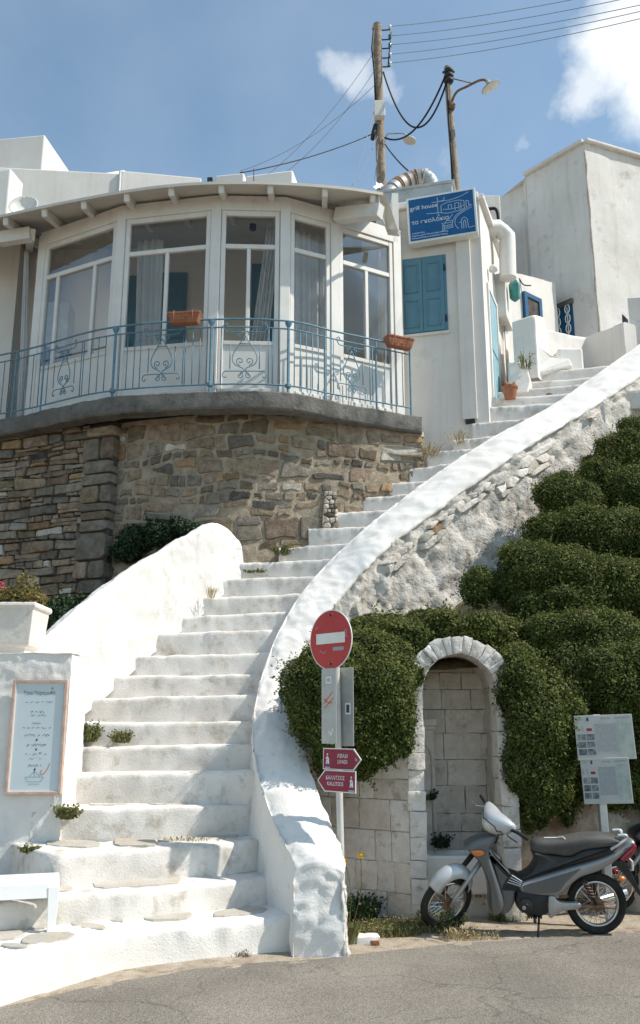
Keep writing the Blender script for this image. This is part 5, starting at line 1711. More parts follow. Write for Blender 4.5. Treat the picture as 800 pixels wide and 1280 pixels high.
def rock_box(x0, x1, y0, y1, z0, z1, amp=.008, seed=0., n=5, mp=None, sc=9.0):
    """box with every face a small displaced grid (shared shape by position noise)"""
    mb = MB()
    cx_, cy_, cz_ = (x0 + x1) / 2, (y0 + y1) / 2, (z0 + z1) / 2
    hx, hy, hz = (x1 - x0) / 2, (y1 - y0) / 2, (z1 - z0) / 2
    rr = min(hx, hy, hz) * .10

    def P(a, b, c):
        p = Vector((a * hx, b * hy, c * hz))
        q = Vector((max(-hx + rr, min(hx - rr, p.x)), max(-hy + rr, min(hy - rr, p.y)), max(-hz + rr, min(hz - rr, p.z))))
        dlt = p - q
        if dlt.length > 1e-9: p = q + dlt.normalized() * rr * min(1, dlt.length / rr)
        w = Vector((cx_, cy_, cz_)) + p
        nn = (p.normalized() if p.length else Vector((0, 0, 1)))
        w = w + nn * amp * fbm(w + Vector((seed, 0, 0)), sc, 4)
        return mp(w) if mp else w
    g = [-1, -.82, -.3, .3, .82, 1] if n == 5 else [-1, -.7, .7, 1]
    for ax in range(3):
        for s in (-1, 1):
            rows = []
            for u in g:
                r_ = []
                for v_ in g:
                    c = [0, 0, 0]; c[ax] = s; c[(ax + 1) % 3] = u; c[(ax + 2) % 3] = v_
                    r_.append(P(*c))
                rows.append(r_)
            mb.grid(rows, flip=(s > 0))
    return mb


rga = random.Random(6)
# voussoirs
nv_ = 15
angs = [math.pi * (k / nv_) for k in range(nv_ + 1)]
angs = [a + (rga.uniform(-.05, .05) if 0 < k < nv_ else 0) for k, a in enumerate(angs)]
for k in range(nv_):
    a0, a1 = angs[k] + .004, angs[k + 1] - .004
    ro = ARO + rga.uniform(-.012, .012)

    def vm(w, a0=a0, a1=a1, ro=ro):
        # w.x 0..1 angle, w.z 0..1 radius
        t = a0 + (a1 - a0) * w.x; r_ = AR + (ro - AR) * w.z
        return Vector((ACX + r_ * math.cos(t), w.y, ACZ + r_ * math.sin(t)))
    mb = rock_box(0, 1, AY + rga.uniform(-.012, .008), AY + .36, 0, 1, 0, 0, 5, vm)
    mb.v = [tuple(Vector(v) + Vector((0, -.016, 0)) * fbm(v, 11) + Vector((.014 * fbm(v, 7), 0, .014 * fbm(Vector(v) + Vector((5, 0, 0)), 9)))) for v in mb.v]
    obj('voussoir', mb, M['block_white'], arch, smooth=True, angle=50)
# jambs
for side in (-1, 1):
    z = 0.0
    while z < ACZ - .02:
        h = rga.uniform(.15, .27); h = h if z + h < ACZ - .12 else ACZ - z
        if side < 0: x0, x1 = ACX - ARO + .02 - rga.uniform(0, .02), ACX - AR + rga.uniform(-.006, .012)
        else: x0, x1 = ACX + AR + rga.uniform(-.012, .006), ACX + ARO + rga.uniform(-.02, .03)
        obj('jamb_block', rock_box(x0, x1, AY + rga.uniform(-.012, .01), AY + .36, z + .002, z + h - .002, .022, z * 3), M['block_white'], arch, smooth=True, angle=50)
        z += h
# backing behind joints
mb = MB(); mb.bx(ACX - ARO + .05, ACX - AR - .012, AY + .03, AY + .4, 0, ACZ); mb.bx(ACX + AR + .012, ACX + ARO - .03, AY + .03, AY + .4, 0, ACZ)
obj('joint_core', mb, M['block_joint'], arch)
mb = MB()
rows = [[Vector((ACX + (AR + .014) * math.cos(t), y, ACZ + (AR + .014) * math.sin(t))) for t in np.linspace(0, math.pi, 40)] for y in np.linspace(AY + .03, 9.75, 8)]
rows = rough(rows, .008, 6, 4)
mb.grid(rows)
for sx in (-1, 1):
    r2 = rough([[Vector((ACX + sx * (AR + .03), y, z)) for z in np.linspace(0, ACZ + .03, 40)] for y in np.linspace(AY + .33, 9.75, 12)], .01, 6, 4)
    mb.grid(r2)
obj('niche_lining', mb, M['block'], arch, smooth=True)
mb = MB(); mb.grid([[Vector((ACX - .55, 9.70, z)) for z in (0, 2.5)], [Vector((ACX + .55, 9.70, z)) for z in (0, 2.5)]]); obj('niche_back', mb, M['block_joint'], arch)
z = .0
row_i = 0
while z < 2.42:
    h = rga.uniform(.17, .29); x = ACX - .42 - rga.uniform(0, .2)
    while x < ACX + .45:
        w = rga.uniform(.2, .42)
        obj('niche_block', rock_box(max(x, ACX - .42) + .002, min(x + w, ACX + .45) - .002, 9.655 + rga.uniform(-.004, .004), 9.74, z + .002, z + h - .002, .010, x), M['block'], arch, smooth=True, angle=50) if min(x + w, ACX + .45) - max(x, ACX - .42) > .04 else None
        x += w
    z += h
# pilaster with moulded cap on the left
PX0, PX1, PY0 = ACX - AR - .02, ACX - AR + .17, 9.40
obj('pilaster', rock_box(PX0, PX1, PY0, 9.70, .45, 1.74, .004), M['block'], arch, smooth=True, angle=50)
obj('pilaster_cap', MB().bx(PX0, PX1 + .03, PY0 - .03, 9.70, 1.78, 1.85).bx(PX0, PX1 + .015, PY0 - .015, 9.70, 1.74, 1.78), M['block'], arch, bevel=.012)
mb = MB(); mb.tube([(PX0 + .045, PY0 - .004, .5), (PX0 + .045, PY0 - .004, 1.45), (PX0 + .07, PY0 - .004, 1.55), (PX0 + .105, PY0 - .004, 1.58), (PX0 + .14, PY0 - .004, 1.55), (PX0 + .16, PY0 - .004, 1.45), (PX0 + .16, PY0 - .004, .5)], .014, 8)
obj('panel_moulding', mb, M['block'], arch, smooth=True)
# basin
mb = MB()
bx0, bx1, by0, by1 = ACX - AR + .0, ACX + AR - .0, 8.98, 9.45
rr = [[(bx0 + .03, by0 + .06, .20), (bx1 - .03, by0 + .06, .20), (bx1 - .03, by1, .20), (bx0 + .03, by1, .20)], [(bx0, by0 + .03, .36), (bx1, by0 + .03, .36), (bx1, by1, .36), (bx0, by1, .36)], [(bx0, by0, .56), (bx1, by0, .56), (bx1, by1, .56), (bx0, by1, .56)],
      [(bx0 + .06, by0 + .06, .56), (bx1 - .06, by0 + .06, .56), (bx1 - .06, by1 - .06, .56), (bx0 + .06, by1 - .06, .56)], [(bx0 + .08, by0 + .08, .44), (bx1 - .08, by0 + .08, .44), (bx1 - .08, by1 - .08, .44), (bx0 + .08, by1 - .08, .44)]]
mb.add([p for r_ in rr for p in r_], [(3, 2, 1, 0)] + [(k * 4 + i, k * 4 + (i + 1) % 4, k * 4 + 4 + (i + 1) % 4, k * 4 + 4 + i) for k in range(4) for i in range(4)] + [(16, 17, 18, 19)])
obj('basin', mb, M['basin'], arch, bevel=.02, segs=3)
obj('basin_foot', rock_box(bx0 + .02, bx1 - .02, by0 + .12, by1, -.02, .21, .01), M['block'], arch, smooth=True)

# block wall left of the arch, facing slightly left
WA = Vector((ACX - ARO + .015, AY + .02, 0)); WB_ = Vector((.10, 9.36, 0))
wd = (WB_ - WA); WL = wd.length; wd.normalize(); wn = Vector((-wd.y, wd.x, 0)); wn = wn if wn.y < 0 else -wn


def bmap(w):   # x along from corner, y depth inwards, z up
    return Vector((WA.x, WA.y, 0)) + wd * w.x - wn * w.y + Vector((0, 0, w.z))


bw = empty('block_wall', WA + wd * .4, 'grey limewashed wall of large squared blocks left of the arch', 'wall', kind='thing')
mb = MB(); mb.v = []; mb.bx(-.0, WL + .3, .02, .35, 0, 2.45); mb.v = [tuple(bmap(Vector(v))) for v in mb.v]; obj('joint_core', mb, M['block_joint'], bw)
z = 0
while z < 2.4:
    h = rga.uniform(.19, .32); x = -.0 - (rga.uniform(0, .0))
    while x < WL + .2:
        w = rga.uniform(.16, .40)
        obj('block', rock_box(x + .002, x + w - .001, rga.uniform(-.003, .005), .2, z + .002, z + h - .001, .013, x, 5, bmap), M['block_white'] if rga.random() < .75 else M['block'], bw, smooth=True, angle=50)
        x += w
    z += h
# crumbling bank wall on the right
rows = loft([[Vector((x, 9.28 - .05 * math.sin(x), -.05)) for x in np.linspace(1.97, 8, 8)], [Vector((x, 9.36 + .06 * math.sin(x * 2), 1.2)) for x in np.linspace(1.97, 8, 8)], [Vector((x, 9.52, 2.5)) for x in np.linspace(1.97, 8, 8)]], 150, 60)
rows = rough(rows, .09, 1.8, 5, 2, .03, 7)
mb = MB(); mb.grid(rows)
tag(obj('bank_wall', mb, M['bank_wall'], smooth=True), 'crumbling brown earth and plaster bank behind the motorbikes', 'wall', kind='thing')

# garden wall running on beyond the pier
gwp = [Vector((-9.0, 8.0, 0)), Vector((-6.0, 8.35, 0)), Vector((-3.3, 8.52, 0))]
gw_ = ribbon_wall('garden_wall', gwp, -.05, [2.25, 2.3, 2.32], .4, M['white_old'], None, 90, 40, .03)
tag(gw_, 'rough stained white garden wall beyond the menu pier', 'wall', kind='thing')
# ================================================================== shrubs and weeds
def shrub(name, lobes, label, m='leaf', dens=6200, size=.030, group=None, cat='shrub', core=True, hang=0.0, base=None, front=True, seed=1, jit=.75, pale=None):
    """lobes: (px, py, D, rx, ry, rz) in photo columns/rows, metres"""
    rgl = np.random.default_rng(seed)
    C = []; RR = []
    for (px, py, D, rx, ry, rz) in lobes:
        C.append(tuple(at(px, py, D))); RR.append((rx, ry, rz))
    n0 = len(C)
    for k in range(n0):        # smaller swellings on every lobe
        for q in range(7):
            d = rgl.normal(0, 1, 3); d /= np.linalg.norm(d); d[1] = -abs(d[1]) * .9; f_ = rgl.uniform(.28, .52)
            C.append(tuple(np.array(C[k]) + d * np.array(RR[k]) * rgl.uniform(.62, .86))); RR.append(tuple(np.array(RR[k]) * f_))
    C = np.array(C); RR = np.array(RR)
    b = Vector((C[:, 0].mean(), C[:, 1].mean(), (C[:, 2] - RR[:, 2]).min() if base is None else base))
    e = empty(name, b, label, cat, group, kind='thing')
    PT = []; NR = []
    for k in range(len(C)):
        area = 4 * math.pi * ((RR[k][0] * RR[k][1]) ** 1.6 / 3 + (RR[k][0] * RR[k][2]) ** 1.6 / 3 + (RR[k][1] * RR[k][2]) ** 1.6 / 3) ** (1 / 1.6)
        n = int(area * dens)
        d = rgl.normal(0, 1, (n, 3)); d /= np.linalg.norm(d, axis=1)[:, None]
        if front: d = d[(d[:, 1] < .35) | (d[:, 2] > .6)]
        n = len(d)
        # lumpy outline: a few bumps per lobe plus depth scatter
        lump = np.zeros(n)
        for q in range(40):
            c = rgl.normal(0, 1, 3); c /= np.linalg.norm(c)
            lump += np.exp(-((d - c) ** 2).sum(1) / .028) * rgl.uniform(-.10, .17)
        rad = 1 + lump - .26 * rgl.random(n) ** 2.0 + .24 * (rgl.random(n) ** 9) * (.25 / max(RR[k].mean(), .12))
        p = C[k] + d * RR[k] * rad[:, None]
        keep = np.ones(n, bool)
        for j in range(len(C)):
            if j == k: continue
            q = ((p - C[j]) / RR[j]); keep &= (q ** 2).sum(1) > .55
        PT.append(p[keep]); nn = d / RR[k]; nn /= np.linalg.norm(nn, axis=1)[:, None]; NR.append(nn[keep])
    P = np.concatenate(PT); Nn = np.concatenate(NR)
    # short sprigs standing out of the outline
    ns = int(len(P) * .006)
    ii = rgl.integers(0, len(P), ns)
    sp_, sn_ = [], []
    for q in ii:
        dv = Nn[q] * .6 + rgl.normal(0, .45, 3) + np.array([0, -.1, .55]); dv /= np.linalg.norm(dv); ln = rgl.uniform(.05, .17)
        m_ = int(ln / .011); tt = np.linspace(0, 1, m_)[:, None]
        sp_.append(P[q] + dv * ln * tt + rgl.normal(0, .008, (m_, 3))); sn_.append(np.tile(dv, (m_, 1)))
    if sp_:
        P = np.concatenate([P] + sp_); Nn = np.concatenate([Nn] + sn_)
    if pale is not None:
        sel = rgl.random(len(P)) < pale * np.clip(Nn[:, 2] * 1.2 + .2, 0, 1)  # upward-facing leaves get the paler colour, painting in the sunlit tops
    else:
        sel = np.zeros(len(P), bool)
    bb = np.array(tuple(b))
    me = leaves_mesh('foliage', P[~sel] - bb, Nn[~sel] + np.array([0, 0, .25]), size, .58, jit, rgl)
    o = obj('foliage', me, M[m], e); tag(o, kind='stuff')
    if sel.any():
        me = leaves_mesh('lit_tone_foliage', P[sel] - bb, Nn[sel] + np.array([0, 0, .4]), size, .5, jit, rgl)
        o = obj('lit_tone_foliage', me, M['leaf_pale'], e); tag(o, kind='stuff')
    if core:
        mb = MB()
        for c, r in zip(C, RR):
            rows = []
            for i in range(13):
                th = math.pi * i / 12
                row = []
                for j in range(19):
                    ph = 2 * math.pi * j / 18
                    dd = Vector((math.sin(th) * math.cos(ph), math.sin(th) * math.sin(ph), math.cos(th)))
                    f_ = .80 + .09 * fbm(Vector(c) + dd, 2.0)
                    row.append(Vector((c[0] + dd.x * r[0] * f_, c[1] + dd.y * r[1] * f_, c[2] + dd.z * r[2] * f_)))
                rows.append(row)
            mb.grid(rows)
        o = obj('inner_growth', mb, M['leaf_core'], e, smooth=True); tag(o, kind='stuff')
    return e


def L_(px, py, D, r, rz=None, ry=None): return (px, py, D, r, ry or r * .9, rz or r)


shrub('hanging_shrub', [L_(382, 858, 8.85, .27, .29), L_(425, 850, 8.75, .36, .32), L_(472, 862, 8.68, .33, .34), L_(440, 900, 8.70, .38, .33), L_(492, 898, 8.68, .22, .30), L_(398, 898, 8.78, .28, .28), L_(425, 935, 8.74, .25, .24),
                        L_(470, 932, 8.72, .25, .20), L_(470, 820, 9.0, .32, .25), L_(408, 826, 9.0, .28, .20), L_(505, 842, 8.95, .2, .22), L_(410, 950, 8.8, .15, .17), L_(452, 955, 8.75, .13, .14)],
      'dense green shrub spilling over the wall behind the no-entry sign', 'leaf', seed=2, pale=.5, jit=.85)
shrub('hill_shrub', [L_(445, 806, 9.35, .30, .16), L_(500, 798, 9.4, .36, .20), L_(560, 790, 9.55, .36, .20), L_(612, 792, 9.5, .34, .22), L_(475, 782, 9.8, .34, .12), L_(540, 778, 9.9, .36, .12)],
      'pale dry-tipped low shrub along the top of the arch', 'leaf', seed=3, pale=.75, jit=.9, size=.036)
shrub('hanging_shrub', [L_(652, 862, 8.84, .25, .36), L_(672, 905, 8.78, .32, .42), L_(662, 955, 8.80, .26, .34), L_(692, 900, 8.88, .28, .42), L_(676, 985, 8.88, .24, .26), L_(648, 830, 8.98, .20, .22), L_(690, 950, 8.9, .24, .30), L_(665, 1012, 8.95, .15, .18)],
      'shaggy shrub hanging down right beside the arch opening', 'leaf', seed=4, pale=.55, jit=.85)
shrub('hill_shrub', [L_(712, 842, 9.25, .42, .38), L_(765, 850, 9.15, .48, .44), L_(738, 905, 9.35, .42, .40), L_(800, 910, 9.35, .44, .5), L_(690, 802, 9.45, .42, .30), L_(755, 800, 9.4, .48, .32), L_(805, 830, 9.3, .4, .42), L_(715, 955, 9.3, .34, .34), L_(765, 975, 9.4, .40, .26),
                     L_(860, 860, 9.3, .5, .6), L_(705, 1000, 9.2, .16, .2), L_(800, 980, 9.45, .35, .3)],
      'largest dark green shrub mass behind the information boards', 'leaf', seed=5, pale=.45, dens=5000)
shrub('hill_shrub', [L_(597, 735, 10.1, .21, .225)], 'small round shrub standing alone against the rough white wall', 'leaf', seed=6, pale=.45, size=.03, dens=7000)
shrub('hill_shrub', [L_(668, 716, 10.1, .44, .36), L_(638, 735, 10.1, .22, .24), L_(715, 722, 10.0, .42, .36), L_(760, 735, 9.9, .42, .38), L_(805, 745, 9.85, .40, .40), L_(720, 765, 9.8, .4, .28), L_(670, 760, 9.9, .3, .22), L_(870, 740, 9.9, .5, .5)],
      'broad dome of clipped green shrub behind the small round one', 'leaf', seed=7, pale=.45)
shrub('hill_shrub', [L_(686, 668, 10.6, .32, .24), L_(728, 664, 10.5, .40, .30), L_(775, 672, 10.35, .42, .36), L_(815, 690, 10.2, .4, .4)],
      'wide flat-topped green shrub between two rounded domes', 'leaf', seed=8, pale=.45)
shrub('hill_shrub', [L_(700, 620, 11.0, .33, .30), L_(732, 630, 10.95, .27, .26)], 'rounded shrub dome touching the parapet above the flat-topped one', 'leaf', seed=9, pale=.45, dens=5600)
shrub('hill_shrub', [L_(778, 572, 11.5, .38, .36), L_(752, 600, 11.3, .34, .30), L_(795, 618, 11.0, .42, .36), L_(803, 545, 11.8, .30, .28), L_(840, 580, 11.4, .5, .5), L_(740, 582, 11.6, .16, .14)],
      'uppermost green shrub climbing to the coping of the parapet', 'leaf', seed=10, pale=.45)
shrub('wall_shrub', [L_(172, 676, 11.55, .26, .20, .25), L_(205, 668, 11.35, .26, .15, .2), L_(160, 690, 11.5, .2, .14, .2), L_(232, 662, 11.25, .18, .10, .15)],
      'dark bush growing at the foot of the rubble wall', 'leaf_dark', seed=12, dens=4200, size=.045)
shrub('wall_shrub', [L_(88, 762, 11.2, .36, .16, .3), L_(70, 778, 10.8, .30, .2, .25)], 'dark low bush behind the planter and white slope', 'leaf_dark', seed=13, dens=4000, size=.045)


def tuft(name, c, n, h, spread, m, label, seed=0, lean=.5, w=.010, cat='weed', group=None, flat=False, leafy=0):
    """grass/weed clump of separate tapering blades (one plant)"""
    rgw = random.Random(seed); mb = MB()
    c = Vector(c)
    for k in range(n):
        a = rgw.uniform(0, 2 * math.pi); r_ = spread * math.sqrt(rgw.random())
        b = c + Vector((math.cos(a) * r_, math.sin(a) * r_ * (.4 if flat else 1), 0))
        hh = h * rgw.uniform(.4, 1.1); ln = lean * rgw.uniform(.1, 1)
        d = Vector((math.cos(a + rgw.uniform(-.8, .8)), math.sin(a + rgw.uniform(-.8, .8)), 0))
        m_ = b + d * hh * ln * .35 + Vector((0, 0, hh * .6)); t = b + d * hh * ln + Vector((0, 0, hh * (1 - .3 * ln)))
        s = Vector((-d.y, d.x, 0)) * w * rgw.uniform(.6, 1.3)
        mb.add([b - s * .6, b + s * .6, m_ + s, m_ - s, t], [(0, 1, 2, 3), (3, 2, 4)])
        for q in range(leafy):
            p = b.lerp(t, rgw.uniform(.2, 1)); u = Vector((rgw.uniform(-1, 1), rgw.uniform(-1, 1), rgw.uniform(-.3, .9))).normalized() * w * 4
            v = u.cross(Vector((rgw.uniform(-1, 1), rgw.uniform(-1, 1), rgw.uniform(-1, 1)))).normalized() * w * 1.6
            mb.add([p, p + u * .5 + v, p + u, p + u * .5 - v], [(0, 1, 2, 3)])
    o = obj(name, mb, M[m], fixn=False)
    return tag(o, label, cat, group, kind='thing')


g0 = at_z(545, 1150, 0)
tuft('weed_tuft', at(105, 925, 9.27) - Vector((0, 0, .02)), 170, .21, .13, 'leaf_grass', 'larger green weed tuft growing on a white step', 1, .7, .007, leafy=4)
tuft('weed_tuft', at(152, 926, 9.27) - Vector((0, 0, .02)), 90, .14, .09, 'leaf_grass', 'smaller weed tuft beside a larger one on the same step', 2, .7, .007, leafy=4)
tuft('weed_tuft', at(84, 1024, 8.36), 80, .15, .06, 'leaf_grass', 'round leafy weed sprouting from the corner of the menu pier', 3, 1.2, .010, leafy=3)
tuft('weed_tuft', at(36, 1066, 7.98), 40, .06, .06, 'leaf_grass', 'flat little weed on the rounded bottom step', 4, 1.2, .008, leafy=3, flat=True)
tuft('weed_tuft', at(264, 747, 10.6), 34, .16, .06, 'straw', 'wispy dry weed in the corner of a step by the white slope', 5, .6, .005)
tuft('weed_tuft', at(352, 694, 11.1), 60, .14, .10, 'leaf_grass', 'weed at the foot of the rubble wall beside a step', 6, .7, .007, leafy=3)
tuft('weed_tuft', at(318, 716, 10.95), 40, .05, .14, 'leaf_grass', 'low mat of weeds along the back of a step', 7, 1, .007, leafy=3, flat=True)
tuft('weed_tuft', at(572, 552, 12.0), 50, .18, .16, 'straw', 'dry weeds at the foot of the white house wall', 8, .6, .006, leafy=1)
tuft('weed_tuft', at(535, 572, 12.05), 70, .22, .15, 'straw', 'dry grass clump past the end of the rubble wall', 9, .8, .008, leafy=1)
tuft('weed_tuft', at(656, 462, 13.0), 40, .30, .10, 'leaf_grass', 'thin grey-green plant behind the white block by the door', 10, .7, .006, leafy=4)
tuft('weed_tuft', at(240, 1050, 8.2), 90, .03, .30, 'straw', 'thin line of dry weeds along a lower step', 11, 1, .005, flat=True)
tuft('weed_tuft', at_z(436, 1180, 0), 26, .26, .06, 'leaf_grass', 'broad-leaved plant at the corner of the parapet end', 12, .9, .030)
tuft('weed_tuft', at_z(448, 1152, 0), 220, .24, .16, 'leaf_dark', 'dark leafy weed clump under the grey block wall', 13, .7, .008, leafy=5)
tuft('weed_tuft', at_z(600, 1140, 0), 120, .26, .14, 'leaf_dark', 'dark weeds under the basin of the niche', 14, .8, .008, leafy=5)
tuft('weed_tuft', at_z(552, 1160, 0), 170, .17, .16, 'leaf_grass', 'weed clump tangled round the front wheel of the scooter', 15, .9, .007, leafy=5)
tuft('weed_tuft', at_z(575, 1172, 0), 90, .10, .10, 'straw', 'straw-coloured dry tuft in front of the scooter wheel', 16, .8, .006)
def ground_cover(name, spots, n, h, spread, m, label, seed, cat, w=.006):
    """uncountable short growth: one object"""
    rgw = random.Random(seed); mb = MB()
    for (px, py) in spots:
        c = at_z(px, py, 0)
        for k in range(n):
            a = rgw.uniform(0, 6.283); r_ = spread * math.sqrt(rgw.random())
            b = c + Vector((math.cos(a) * r_, math.sin(a) * r_ * .55, -.01)); hh = h * rgw.uniform(.3, 1.15)
            d = Vector((rgw.uniform(-1, 1), rgw.uniform(-1, 1), 0)); t = b + d * hh * .6 + Vector((0, 0, hh)); s_ = Vector((-d.y, d.x, 0)).normalized() * w * rgw.uniform(.5, 1.3)
            mb.add([b - s_, b + s_, t], [(0, 1, 2)])
            if rgw.random() < .5:
                u = Vector((rgw.uniform(-1, 1), rgw.uniform(-1, 1), rgw.uniform(-.2, .8))).normalized() * w * 3.4; v_ = u.cross(Vector((rgw.uniform(-1, 1), .3, rgw.uniform(-1, 1)))).normalized() * w * 1.4
                mb.add([t, t + u * .5 + v_, t + u, t + u * .5 - v_], [(0, 1, 2, 3)])
    return tag(obj(name, mb, M[m], fixn=False), label, cat, kind='stuff')


GS = [(462, 1162), (485, 1160), (508, 1157), (478, 1169), (525, 1161), (500, 1168), (540, 1164), (455, 1170), (635, 1150)]
ground_cover('green_grass', GS, 260, .085, .19, 'leaf_grass', 'short green weeds on the verge beside the scooter', 70, 'grass')
ground_cover('dry_grass', GS + [(575, 1174), (600, 1172)], 150, .075, .19, 'straw', 'dry straw-coloured grass on the verge beside the scooter', 71, 'grass', .005)
ground_cover('kerb_weeds', [(75, 1226), (90, 1220), (110, 1214), (125, 1210), (140, 1207), (155, 1205), (172, 1203), (190, 1200), (205, 1198), (225, 1196), (300, 1195)], 46, .045, .10, 'twig', 'dry dark weeds along the foot of the white landing kerb', 72, 'weeds')
# trailing plant inside niche, dry twigs
tuft('weed_tuft', at(538, 1000, 9.36), 30, .12, .05, 'leaf_dark', 'little fern sprouting from the pilaster inside the niche', 60, 1.2, .008, leafy=4)
tuft('weed_tuft', at(552, 1060, 9.3), 50, .14, .07, 'leaf_dark', 'dark plant growing in the niche basin', 61, .9, .008, leafy=4)
# yellow flowers
for k, (px, py, bx_, by_) in enumerate([(431, 1075, 436, 1160), (451, 1069, 440, 1160)]):
    a = at_z(bx_, by_, 0); b = at(px, py, a.y - .02)
    e = empty('yellow_flower', a, 'tall yellow daisy with the ' + ('higher head' if k else 'lower head') + ' beside the parapet end', 'flower', kind='thing')
    mb = MB(); mb.tube(cr([a, a.lerp(b, .5) + Vector((.04, 0, 0)), b], 14), .004, 5); obj('stem', mb, M['leaf_grass'], e)
    mb = MB()
    for q in range(10):
        th = q * math.pi / 5; d = Vector((math.cos(th), -.35, math.sin(th))); s = Vector((-math.sin(th), 0, math.cos(th)))
        mb.add([b, b + d * .018 + s * .009, b + d * .034, b + d * .018 - s * .009], [(0, 1, 2, 3)])
    obj('petals', mb, M['petal_yellow'], e, fixn=False)
    mb = MB(); mb.lathe([(.0, .008), (.010, .004), (.011, 0)], 10, Matrix.Translation(b + Vector((0, -.006, 0))) @ Matrix.Rotation(R(90), 4, 'X'), cap=False); obj('flower_head', mb, M['ink_yellow'], e, smooth=True)

# rock painted white at the parapet corner, little stones on the verge
mb = rock_box(*[f for f in (at_z(455, 1180, 0).x - .10, at_z(455, 1180, 0).x + .11, 7.98, 8.12, -.03, .06)], .05, 3)
tag(obj('kerb_stone', mb, M['white'], smooth=True), 'small whitewashed stone on the verge by the broad-leaved plant', 'stone', kind='thing')
mb = rock_box(*[f for f in (at_z(470, 1189, 0).x - .035, at_z(470, 1189, 0).x + .035, 7.96, 8.02, -.01, .035)], .015, 5)
tag(obj('kerb_stone', mb, M['terracotta'], smooth=True), 'reddish brick chip beside the whitewashed stone', 'stone', kind='thing')

# ================================================================== signpost
SP = at_z(424, 1158, 0); SP.y = 8.05; SP.x = .195
sp = empty('signpost', SP, 'grey signpost behind the parapet end carrying five plates', 'signpost', kind='thing')
ptop = Vector((SP.x - .05, 8.05, 2.55))
mb = MB(); mb.tube([SP, ptop], .030, 14); obj('post', mb, M['post_grey'], sp, smooth=True, angle=40)


def facing(px, py, D, yaw, tilt=0.0):
    """frame whose z looks to the viewer's left by yaw degrees"""
    xx = Vector((math.cos(R(yaw)), -math.sin(R(yaw)), 0)); up = Vector((math.sin(R(tilt)), 0, math.cos(R(tilt))))
    return frame_mat(at(px, py, D), xx, up)


F = facing(413.5, 799.5, 7.99, 46, 0)
RD = 37.0 / FOC * 8.0
mb = MB(); mb.lathe([(0, -.004), (RD, -.004), (RD, .004), (0, .004)], 48, F, cap=False); dsc = obj('no_entry_disc', mb, M['sign_white'], sp, smooth=True, angle=30)
mb = MB(); mb.lathe([(0, .0045), (RD - .008, .0045)], 48, F, cap=False); obj('red_face', mb, M['sign_red'], dsc)
obj('white_bar', MB().bx(-RD * .68, RD * .68, -RD * .13, RD * .22, .005, .0062, F), M['sign_white'], dsc)
obj('sticker', MB().bx(RD * .12, RD * .62, -RD * .38, -RD * .26, .005, .0062, F), M['board_text'], dsc)
tag(strokes('scratch', [[(RD * .62, RD * .2), (RD * .72, RD * .3), (RD * .78, RD * .2), (RD * .66, RD * .08), (RD * .82, RD * .06)], [(-RD * .5, -RD * .35), (-RD * .3, -RD * .45), (-RD * .2, -RD * .35)], [(-.03, -RD * .8), (.02, -RD * .75)], [(-.02, RD * .82), (.03, RD * .86)], [(-RD * .75, RD * .4), (-RD * .6, RD * .45)]], .006, F, M['board_text'], dsc, .0056), kind='stuff')
mb = MB()
for yy in (.82, -.80): mb.lathe([(.012, .004), (.010, .012), (.0, .013)], 10, F @ Matrix.Translation((0, RD * yy, 0)), cap=False)
tag(obj('bolt', mb, M['m_black'], dsc), kind='stuff')
for (px0, px1, py0, py1, yaw, m_, dd) in [(402.5, 420, 837, 927, 46, 'plate_grey', 8.0), (422.5, 441.5, 836, 930, 40, 'plate_grey', 8.04)]:
    F = facing((px0 + px1) / 2, (py0 + py1) / 2, dd, yaw)
    w = (px1 - px0) / 2 / FOC * 8.0 / math.cos(R(yaw)); h = (py1 - py0) / 2 / FOC * 8.0
    p_ = obj('blank_plate', MB().bx(-w, w, -h, h, -.004, .004, F), M[m_], sp, bevel=.003)
    if px0 < 410:
        strokes('sticker_mark', [[(-.03, .20), (.03, .20), (.03, .25), (-.03, .25), (-.03, .20)], [(.0, -.22), (.03, -.26), (.05, -.20)]], .010, F, M['ink_white'], p_, .0048)
        strokes('red_scrawl', [[(-.06, .02), (.05, .12)], [(-.05, -.02), (.06, .07)], [(-.06, .06), (.0, .02), (.05, .03)]], .012, F, M['ink_red'], p_, .0048)
    else:
        strokes('sticker_mark', [[(-.02, .28), (.03, .28), (.03, .22), (-.03, .22)], [(-.02, .13), (.0, .17), (.02, .13), (-.02, .13)], [(-.015, -.20), (.0, -.15), (.015, -.2), (-.01, -.22)]], .012, F, M['board'], p_, .0048)
        obj('sticker', MB().bx(.0, .06, -.07, .03, .004, .0055, F), M['ink_white'], p_)
        obj('sticker_print', MB().bx(.012, .048, -.055, .015, .0055, .0065, F), M['ink_dark'], p_)


